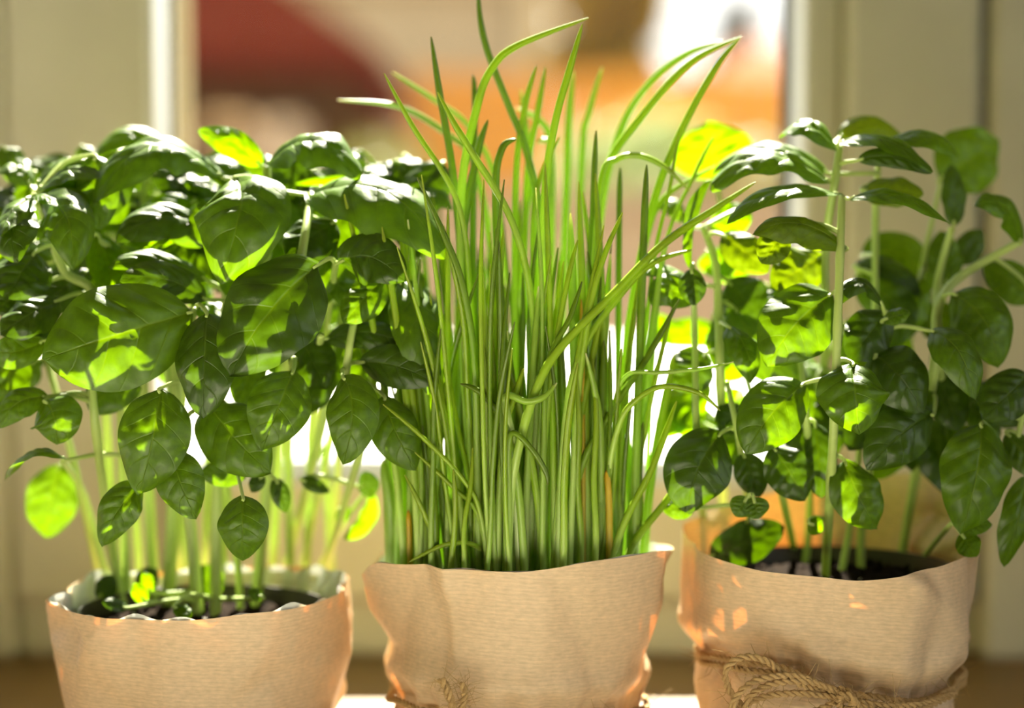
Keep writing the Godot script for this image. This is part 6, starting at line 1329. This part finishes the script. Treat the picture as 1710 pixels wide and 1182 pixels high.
	leaf(s, "basil_leaf_shaded", Vector3(3.23, 15.43, -2.77), Vector3(3.45, 14.58, -2.22), Vector3(3.5, 13.47, -1.97), 1.37, Vector3(0.39, 0.6, 0.69), 0.45, Vector3(3.86, 14.55, -2.14), 575)
	leaf(s, "basil_leaf_sunlit", Vector3(3.4, 14.75, -2.8), Vector3(2.74, 14.13, -2.25), Vector3(1.98, 13.19, -2), 1.36, Vector3(0.22, 0.71, 0.67), 0.35, Vector3(3.86, 14.55, -2.14), 583)
	leaf(s, "basil_leaf", Vector3(3.57, 17.17, 0.29), Vector3(3.04, 16.35, 0.88), Vector3(2.67, 15.5, 1.09), 1.24, Vector3(-0.37, 0.06, 0.93), 0.57, Vector3(3.66, 17.17, 0.55), 588)
	s = stem(p, 0.19, 0.13, [Vector3(5.11, 9.4, -6.34), Vector3(5.68, 12.89, -6.34), Vector3(3.96, 18.02, 0.5), Vector3(4.37, 20.65, -2), Vector3(4.91, 22.97, -2)])
	leaf(s, "basil_leaf_shaded", Vector3(4.96, 23.01, -2), Vector3(5.04, 24.23, -2.02), Vector3(4.95, 25.4, -2.5), 1.16, Vector3(0.34, 0.09, 0.94), 0.4, Vector3(4.86, 22.73, -2), 509)
	leaf(s, "basil_leaf", Vector3(4.94, 20.67, -3), Vector3(4.9, 21.78, -3.03), Vector3(4.86, 22.86, -3.5), 1.46, Vector3(0, 0.09, 1), 0.3, Vector3(4.37, 20.65, -2), 530)
	leaf(s, "basil_leaf_shaded", Vector3(3.96, 17.73, -0.5), Vector3(4.31, 16.55, 0.27), Vector3(4.67, 15.32, 0.5), 1.81, Vector3(0, 0.09, 1), 0.4, Vector3(4.13, 17.51, -0.18), 567)
	leaf(s, "basil_leaf", Vector3(5.23, 16.29, -0.89), Vector3(5.83, 15.72, -0.31), Vector3(6.4, 15.01, -0.09), 1.26, Vector3(0.08, 0.39, 0.92), 0.66, Vector3(4.48, 16.48, -1.55), 577)
	leaf(s, "basil_leaf_shaded", Vector3(4.1, 15.67, -2.43), Vector3(4.49, 14.33, -1.77), Vector3(4.72, 12.64, -1.63), 2.1, Vector3(0.24, 0.54, 0.8), 0.34, Vector3(4.65, 15.97, -2.24), 580)
	leaf(s, "basil_leaf_shaded", Vector3(5.21, 16.6, -2.57), Vector3(6.56, 16.24, -1.94), Vector3(8.06, 15.47, -1.77), 2.14, Vector3(-0.23, 0.64, 0.73), 0.55, Vector3(4.65, 15.97, -2.24), 590)
	leaf(s, "basil_leaf_sunlit", Vector3(4.78, 15.35, -1.76), Vector3(5.78, 14.62, -1.16), Vector3(6.77, 13.48, -0.96), 1.91, Vector3(0.04, 0.71, 0.7), 0.44, Vector3(4.65, 15.97, -2.24), 598)
	s = stem(p, 0.15, 0.11, [Vector3(0.8, 9.4, -2.13), Vector3(1.24, 12.23, -2.13), Vector3(0.99, 17.24, 2), Vector3(1.73, 19.42, 1.5)])
	leaf(s, "basil_leaf_shaded", Vector3(1.49, 20.06, 2), Vector3(0.58, 20.99, 2.6), Vector3(-0.35, 20.09, 3), 1, Vector3(0, 0.77, 0.64), 0.7, Vector3(1.73, 19.42, 1.5), 524)
	leaf(s, "basil_leaf_shaded", Vector3(1.72, 19.86, 1.5), Vector3(0.96, 19.04, 2.25), Vector3(0.19, 18.15, 2.5), 1.97, Vector3(0, 0.14, 0.99), 0.5, Vector3(1.73, 19.42, 1.5), 525)
	leaf(s, "basil_leaf", Vector3(1.49, 19.55, 2), Vector3(1.95, 19.76, 2.34), Vector3(2.4, 19.86, 2.5), 0.74, Vector3(0, 0.5, 0.87), 0.5, Vector3(1.65, 19.2, 1.55), 526)
	leaf(s, "basil_leaf", Vector3(3.21, 19.18, 2), Vector3(3.97, 18.53, 3.3), Vector3(4.6, 16.75, 3.5), 1.87, Vector3(0.17, 0.17, 0.97), 0.65, Vector3(1.65, 19.2, 1.55), 535)
	leaf(s, "basil_leaf_shaded", Vector3(1.09, 18.34, 2), Vector3(1.89, 17.64, 3), Vector3(2.82, 16.23, 3), 2.53, Vector3(0.09, 0.14, 0.99), 0.55, Vector3(1.36, 18.33, 1.75), 536)
	s = stem(p, 0.17, 0.12, [Vector3(1.69, 9.4, -2.8), Vector3(1.72, 11.66, -2.8), Vector3(1.61, 15.72, 0), Vector3(2.14, 23.44, -3), Vector3(1.91, 26.14, -1)])
	leaf(s, "basil_leaf", Vector3(-0.02, 25.01, -1), Vector3(-2.22, 26.02, -0.8), Vector3(-4.46, 25.01, -1), 1.37, Vector3(0, 0.82, 0.57), 0.6, Vector3(2, 25.06, -1.8), 502)
	leaf(s, "basil_leaf", Vector3(1.92, 26.12, -0.5), Vector3(3.33, 26.41, 0.3), Vector3(4.59, 25.54, 0.5), 1.4, Vector3(0, 0.82, 0.57), 0.5, Vector3(1.91, 26.14, -1), 507)
	leaf(s, "basil_leaf_olive", Vector3(1.2, 24.37, -1), Vector3(2.28, 24.38, -0.28), Vector3(3.36, 24.19, 0), 1.41, Vector3(0, 0.42, 0.91), 0.5, Vector3(2.04, 24.52, -2.2), 510)
	leaf(s, "basil_leaf", Vector3(2, 21.78, -5), Vector3(3.47, 21.9, -4.5), Vector3(4.73, 20.47, -4.5), 2.02, Vector3(0, 0.26, 0.97), 0.4, Vector3(2.03, 21.9, -2.4), 527)
	leaf(s, "basil_leaf_shaded", Vector3(1.29, 21.45, -3), Vector3(2.72, 21.39, -2.5), Vector3(3.9, 20.17, -2.5), 1.12, Vector3(0, 0.57, 0.82), 0.5, Vector3(1.98, 21.12, -2.1), 528)
	leaf(s, "basil_leaf", Vector3(1.41, 21.21, -3), Vector3(2.49, 20.26, -2.19), Vector3(3.57, 19.26, -2), 1.96, Vector3(0, 0.09, 1), 0.4, Vector3(1.98, 21.12, -2.1), 529)
	leaf(s, "basil_leaf_shaded", Vector3(2.4, 17.09, -0.03), Vector3(1.46, 16.06, 0.62), Vector3(0.5, 14.62, 0.77), 2.03, Vector3(0.05, 0.61, 0.79), 0.33, Vector3(1.72, 17.27, -0.6), 591)
	s = stem(p, 0.13, 0.09, [Vector3(4.16, 9.4, -4.18), Vector3(4.03, 12.17, 2.5)])
	leaf(s, "basil_leaf_sunlit", Vector3(4.25, 12, 2.5), Vector3(4.88, 12.09, 2.62), Vector3(5.5, 12.11, 2.5), 0.74, Vector3(0, 0.34, 0.94), 0.3, Vector3(4.03, 12.17, 2.5), 548)
	leaf(s, "basil_leaf_sunlit", Vector3(4.36, 11.77, 2.5), Vector3(4.61, 11.37, 2.75), Vector3(4.85, 10.94, 2.8), 1, Vector3(0, 0.09, 1), 0.3, Vector3(4.03, 12.17, 2.5), 549)
	s = stem(p, 0.16, 0.11, [Vector3(-0.3, 9.4, -4.18), Vector3(-0.15, 11.46, -4.18), Vector3(-1.03, 14.92, 1), Vector3(-1.51, 18.95, 1), Vector3(-2.07, 21.83, 0)])
	leaf(s, "basil_leaf_shaded", Vector3(-0.81, 15.71, 1), Vector3(-0.71, 14.34, 1.53), Vector3(-0.6, 12.92, 1.5), 1.51, Vector3(0, 0.09, 1), 0.4, Vector3(-1.13, 15.73, 1), 542)
	s = stem(p, 0.15, 0.1, [Vector3(-3.82, 9.4, -8.63), Vector3(-5.21, 14.53, 1.5), Vector3(-5.2, 18.9, 0), Vector3(-5.31, 21.39, 0.5)])
	leaf(s, "basil_leaf", Vector3(-5.31, 20.17, 1), Vector3(-6.25, 20.64, 1.6), Vector3(-6.95, 20.08, 1.5), 1.6, Vector3(0, 0.26, 0.97), 0.6, Vector3(-5.26, 20.14, 0.25), 520)
	leaf(s, "basil_leaf_shaded", Vector3(-5.47, 21.45, 1.5), Vector3(-5.46, 20.79, 1.89), Vector3(-5.45, 20.1, 2), 1.14, Vector3(0, 0.09, 1), 0.6, Vector3(-5.31, 21.39, 0.5), 521)
	leaf(s, "basil_leaf", Vector3(-5.36, 21.34, 0.5), Vector3(-5.37, 23.17, 1), Vector3(-4.61, 24.75, 0), 1.03, Vector3(0.85, 0.17, 0.49), 0.6, Vector3(-5.29, 20.89, 0.4), 562)
	s = stem(p, 0.15, 0.1, [Vector3(7.18, 9.4, -11.05), Vector3(5.49, 12.67, 1), Vector3(6.45, 14.53, 1.5), Vector3(7.07, 17.2, 1.5)])
	leaf(s, "basil_leaf", Vector3(5.07, 15.83, 2.5), Vector3(4.66, 14.12, 3.6), Vector3(4.2, 11.84, 3.2), 2.82, Vector3(0, 0.07, 1), 0.55, Vector3(6.76, 15.86, 1.5), 544)
	leaf(s, "basil_leaf_shaded", Vector3(6.93, 17.57, 2), Vector3(5.91, 16.85, 2.76), Vector3(4.95, 16.01, 3), 1.92, Vector3(-0.09, 0.21, 0.97), 0.5, Vector3(7.07, 17.2, 1.5), 545)
	leaf(s, "basil_leaf", Vector3(6.21, 15.38, 1.5), Vector3(6.86, 14.56, 1.96), Vector3(7.43, 13.7, 2), 1.36, Vector3(0.17, 0.09, 0.98), 0.5, Vector3(6.63, 15.33, 1.5), 546)
	leaf(s, "basil_leaf", Vector3(6.88, 13.81, 2), Vector3(6.36, 12.26, 2.8), Vector3(5.94, 10.54, 2.5), 1.4, Vector3(0.17, 0.09, 0.98), 0.7, Vector3(6.35, 14.34, 1.45), 547)
	leaf(s, "basil_leaf_shaded", Vector3(6.82, 15.95, 0), Vector3(6.12, 16.59, 0.71), Vector3(5.42, 17.16, 1), 1.79, Vector3(0, 0.17, 0.98), 0.4, Vector3(6.76, 15.86, 1.5), 568)
	s = stem(p, 0.16, 0.1, [Vector3(-0.44, 9.4, -5.61), Vector3(-2.37, 14.47, 1), Vector3(-3.03, 17.8, -3), Vector3(-3.74, 24.43, -5.5)])
	leaf(s, "basil_leaf_sunlit", Vector3(-3.81, 24.93, -6), Vector3(-4, 26.1, -5.76), Vector3(-4.19, 27.28, -6), 3.42, Vector3(0, 0, 1), 0.15, Vector3(-3.74, 24.43, -5.5), 500)
	leaf(s, "basil_leaf_shaded", Vector3(-3.38, 16.22, 0), Vector3(-3.85, 15.78, 0.39), Vector3(-4.33, 15.32, 0.5), 1.39, Vector3(0, 0.09, 1), 0.4, Vector3(-2.63, 15.8, -0.6), 556)
	leaf(s, "basil_leaf_sunlit", Vector3(-3.64, 18.76, -5), Vector3(-5.01, 18.8, -4.98), Vector3(-6.38, 18.74, -5.5), 1.21, Vector3(0, 0.17, 0.98), 0.3, Vector3(-3.17, 19.13, -3.5), 558)
	leaf(s, "basil_leaf_sunlit", Vector3(-5.61, 18.22, -6), Vector3(-5.92, 18.83, -5.86), Vector3(-6.22, 19.45, -6), 1.27, Vector3(0, 0, 1), 0.3, Vector3(-3.1, 18.46, -3.25), 559)
	leaf(s, "basil_leaf_sunlit", Vector3(-3.03, 17.67, -5), Vector3(-3.21, 17.19, -4.9), Vector3(-3.38, 16.7, -5), 1.25, Vector3(0, 0, 1), 0.3, Vector3(-3.03, 17.8, -3), 560)
	leaf(s, "basil_leaf_sunlit", Vector3(-3.17, 21.55, -4), Vector3(-3.95, 21.56, -3.85), Vector3(-4.72, 21.55, -4), 1.24, Vector3(0, 0.09, 1), 0.3, Vector3(-3.39, 21.12, -4.25), 564)
	leaf(s, "basil_leaf_sunlit", Vector3(-4.31, 22.02, -4.5), Vector3(-3.47, 21.44, -4.29), Vector3(-2.63, 20.83, -4.5), 1.44, Vector3(0, 0.09, 1), 0.3, Vector3(-3.46, 21.78, -4.5), 565)
	leaf(s, "basil_leaf_sunlit", Vector3(-4.35, 17.16, -4.06), Vector3(-5.46, 15.99, -3.39), Vector3(-6.27, 14.67, -3.26), 2.08, Vector3(-0.47, 0.24, 0.85), 0.51, Vector3(-3.03, 17.8, -3), 569)
	leaf(s, "basil_leaf", Vector3(-1.38, 20.41, -4.57), Vector3(-2.25, 19.11, -3.84), Vector3(-3.21, 17.76, -3.77), 2.11, Vector3(0.14, 0.07, 0.99), 0.36, Vector3(-3.31, 20.45, -4), 571)
	leaf(s, "basil_leaf", Vector3(-3.37, 15.35, -0.73), Vector3(-4.48, 14.58, -0.12), Vector3(-5.65, 13.35, 0.07), 1.99, Vector3(0.1, 0.74, 0.66), 0.51, Vector3(-2.63, 15.8, -0.6), 574)
	leaf(s, "basil_leaf", Vector3(-4.15, 19.47, -3.51), Vector3(-3.12, 18.54, -2.82), Vector3(-2.11, 17.45, -2.71), 1.95, Vector3(0.05, 0.27, 0.96), 0.63, Vector3(-3.24, 19.79, -3.75), 579)
	leaf(s, "basil_leaf", Vector3(-1.24, 17.94, -3.85), Vector3(-0.06, 17.25, -3.26), Vector3(1.01, 16.1, -3.05), 2, Vector3(0.2, 0.75, 0.63), 0.61, Vector3(-3.03, 17.8, -3), 581)
	leaf(s, "basil_leaf_shaded", Vector3(-3.24, 18.95, -2.17), Vector3(-2.09, 18.01, -1.49), Vector3(-1.13, 17.07, -1.37), 1.93, Vector3(0.33, 0, 0.94), 0.64, Vector3(-3.1, 18.46, -3.25), 584)
	leaf(s, "basil_leaf", Vector3(-3.88, 19.4, -2.12), Vector3(-4.01, 18.53, -1.56), Vector3(-4.08, 17.38, -1.32), 1.36, Vector3(-0.15, 0.66, 0.73), 0.42, Vector3(-3.17, 19.13, -3.5), 587)
	leaf(s, "basil_leaf_shaded", Vector3(-2.17, 15.71, -0.84), Vector3(-1.21, 15.19, -0.27), Vector3(-0.33, 14.32, -0.04), 1.6, Vector3(0.16, 0.68, 0.71), 0.49, Vector3(-2.63, 15.8, -0.6), 589)
	leaf(s, "basil_leaf_shaded", Vector3(-2.04, 19.04, -4), Vector3(-1.58, 18.05, -3.38), Vector3(-0.98, 16.83, -3.2), 1.66, Vector3(-0.27, 0.47, 0.84), 0.43, Vector3(-3.17, 19.13, -3.5), 597)
	s = stem(p, 0.16, 0.1, [Vector3(3.52, 9.4, -7.09), Vector3(3.95, 15.05, -7.09), Vector3(4.21, 21.31, -4), Vector3(5.1, 24.66, -5)])
	leaf(s, "basil_leaf", Vector3(5.05, 24.9, -5), Vector3(6.36, 25.77, -5.17), Vector3(7.68, 26.58, -6), 2.87, Vector3(0, 0.09, 1), 0.3, Vector3(5.1, 24.66, -5), 508)
	leaf(s, "basil_leaf_shaded", Vector3(5.51, 21.56, -3.5), Vector3(6.04, 22.26, -3.57), Vector3(6.56, 22.93, -4), 1.23, Vector3(0, 0.09, 1), 0.4, Vector3(4.21, 21.31, -4), 531)
	leaf(s, "basil_leaf_shaded", Vector3(6.25, 19.07, -3.83), Vector3(5.35, 18.22, -3.21), Vector3(4.5, 17.02, -3.03), 1.74, Vector3(-0.09, 0.62, 0.78), 0.44, Vector3(4.13, 19.43, -4.93), 572)
	leaf(s, "basil_leaf_sunlit", Vector3(6.32, 19.99, -3.57), Vector3(5.72, 19.23, -2.97), Vector3(5.13, 18.28, -2.77), 1.33, Vector3(-0.03, 0.41, 0.91), 0.68, Vector3(4.16, 20.06, -4.62), 585)
	leaf(s, "basil_leaf", Vector3(4.05, 19.81, -4.25), Vector3(5.1, 19.21, -3.64), Vector3(6.29, 18.27, -3.45), 1.89, Vector3(-0.27, 0.58, 0.77), 0.46, Vector3(4.16, 20.06, -4.62), 593)
	leaf(s, "basil_leaf", Vector3(3.88, 21.03, -2.88), Vector3(3.1, 19.83, -2.22), Vector3(2.23, 18.19, -2.08), 2.14, Vector3(0.13, 0.64, 0.76), 0.54, Vector3(4.21, 21.31, -4), 596)
	s = stem(p, 0.1, 0.07, [Vector3(-2.65, 9.4, -5.61), Vector3(-3.39, 13.26, 3)])
	leaf(s, "basil_leaf", Vector3(-3.54, 13.17, 3), Vector3(-3.77, 12.84, 3.18), Vector3(-4, 12.5, 3.2), 0.95, Vector3(0, 0.09, 1), 0.3, Vector3(-3.39, 13.26, 3), 550)
	leaf(s, "basil_leaf", Vector3(-3.32, 13.17, 3), Vector3(-3.25, 12.8, 3.18), Vector3(-3.17, 12.41, 3.2), 1.08, Vector3(0, 0.09, 1), 0.3, Vector3(-3.39, 13.26, 3), 551)
	leaf(s, "basil_leaf", Vector3(-5.31, 12.52, 1.5), Vector3(-5.92, 12.56, 1.61), Vector3(-6.53, 12.52, 1.5), 0.88, Vector3(0, 0.34, 0.94), 0.6, Vector3(-3.24, 12.48, 1.28), 552)
	leaf(s, "basil_leaf_shaded", Vector3(-4.48, 10.3, -1), Vector3(-3.12, 11.07, -0.2), Vector3(-1.75, 11.61, 0), 1.77, Vector3(0, 0.34, 0.94), 0.4, Vector3(-2.95, 10.94, -2.16), 554)
	var at_waist := func(h: float, deg: float) -> float: return lerpf(4.52, 5.7, h / 10.0) - 0.29 + 0.1 * sin(deg * 0.61 + 2.0 * sin(deg * 0.11))
	put("twine_wrap", twine_ring(waist, -0.05, at_waist, 61).mesh(), ["twine"], p)
	put("twine_wrap", twine_ring(waist, -0.32, at_waist, 62).mesh(), ["twine"], p)
	twine_piece(p, "bow_loop", [Vector3(-0.54, 6.5, 5.7), Vector3(-1.97, 7.3, 6.2), Vector3(-3.38, 7.35, 6.6), Vector3(-4.2, 6.87, 6.7), Vector3(-4.42, 6.07, 6.5), Vector3(-3.6, 5.53, 6.3), Vector3(-1.94, 5.9, 6.1), Vector3(-0.5, 6.38, 5.7)], 71)
	twine_piece(p, "bow_loop", [Vector3(-0.61, 6.52, 5.6), Vector3(-1.83, 6.92, 6), Vector3(-2.79, 7.51, 6.2), Vector3(-3.26, 7.9, 6.3), Vector3(-4.09, 8.04, 6.4), Vector3(-4.65, 7.6, 6.4), Vector3(-4.54, 6.88, 6.2), Vector3(-4.03, 6.2, 6)], 72)
	twine_piece(p, "bow_strand", [Vector3(-0.47, 6.44, 5.8), Vector3(-1.95, 6.69, 6.1), Vector3(-3.2, 6.6, 6.1), Vector3(-4.32, 6.04, 5.8)], 73)
	twine_piece(p, "bow_strand", [Vector3(-0.43, 6.61, 5.8), Vector3(-1.76, 7.13, 6.2), Vector3(-3.04, 7.1, 6.4), Vector3(-3.86, 6.57, 6.3), Vector3(-3.94, 5.82, 6.2)], 74)
	twine_piece(p, "knot", [Vector3(-0.66, 6.81, 5.9), Vector3(-0.34, 6.75, 6.2), Vector3(-0.17, 6.41, 6.2), Vector3(-0.4, 6.14, 6.1), Vector3(-0.63, 6.28, 6), Vector3(-0.62, 6.69, 6.3), Vector3(-0.29, 6.63, 6.4), Vector3(-0, 6.24, 6)], 75)
	twine_piece(p, "bow_strand", [Vector3(-0.24, 6.43, 5.9), Vector3(0.83, 6.19, 5.8), Vector3(2.22, 6.08, 5.2), Vector3(3.79, 6.16, 3.9)], 76)
	twine_piece(p, "bow_strand", [Vector3(-0.17, 6.32, 6), Vector3(1.03, 5.96, 5.9), Vector3(2.44, 5.65, 5.2)], 77)
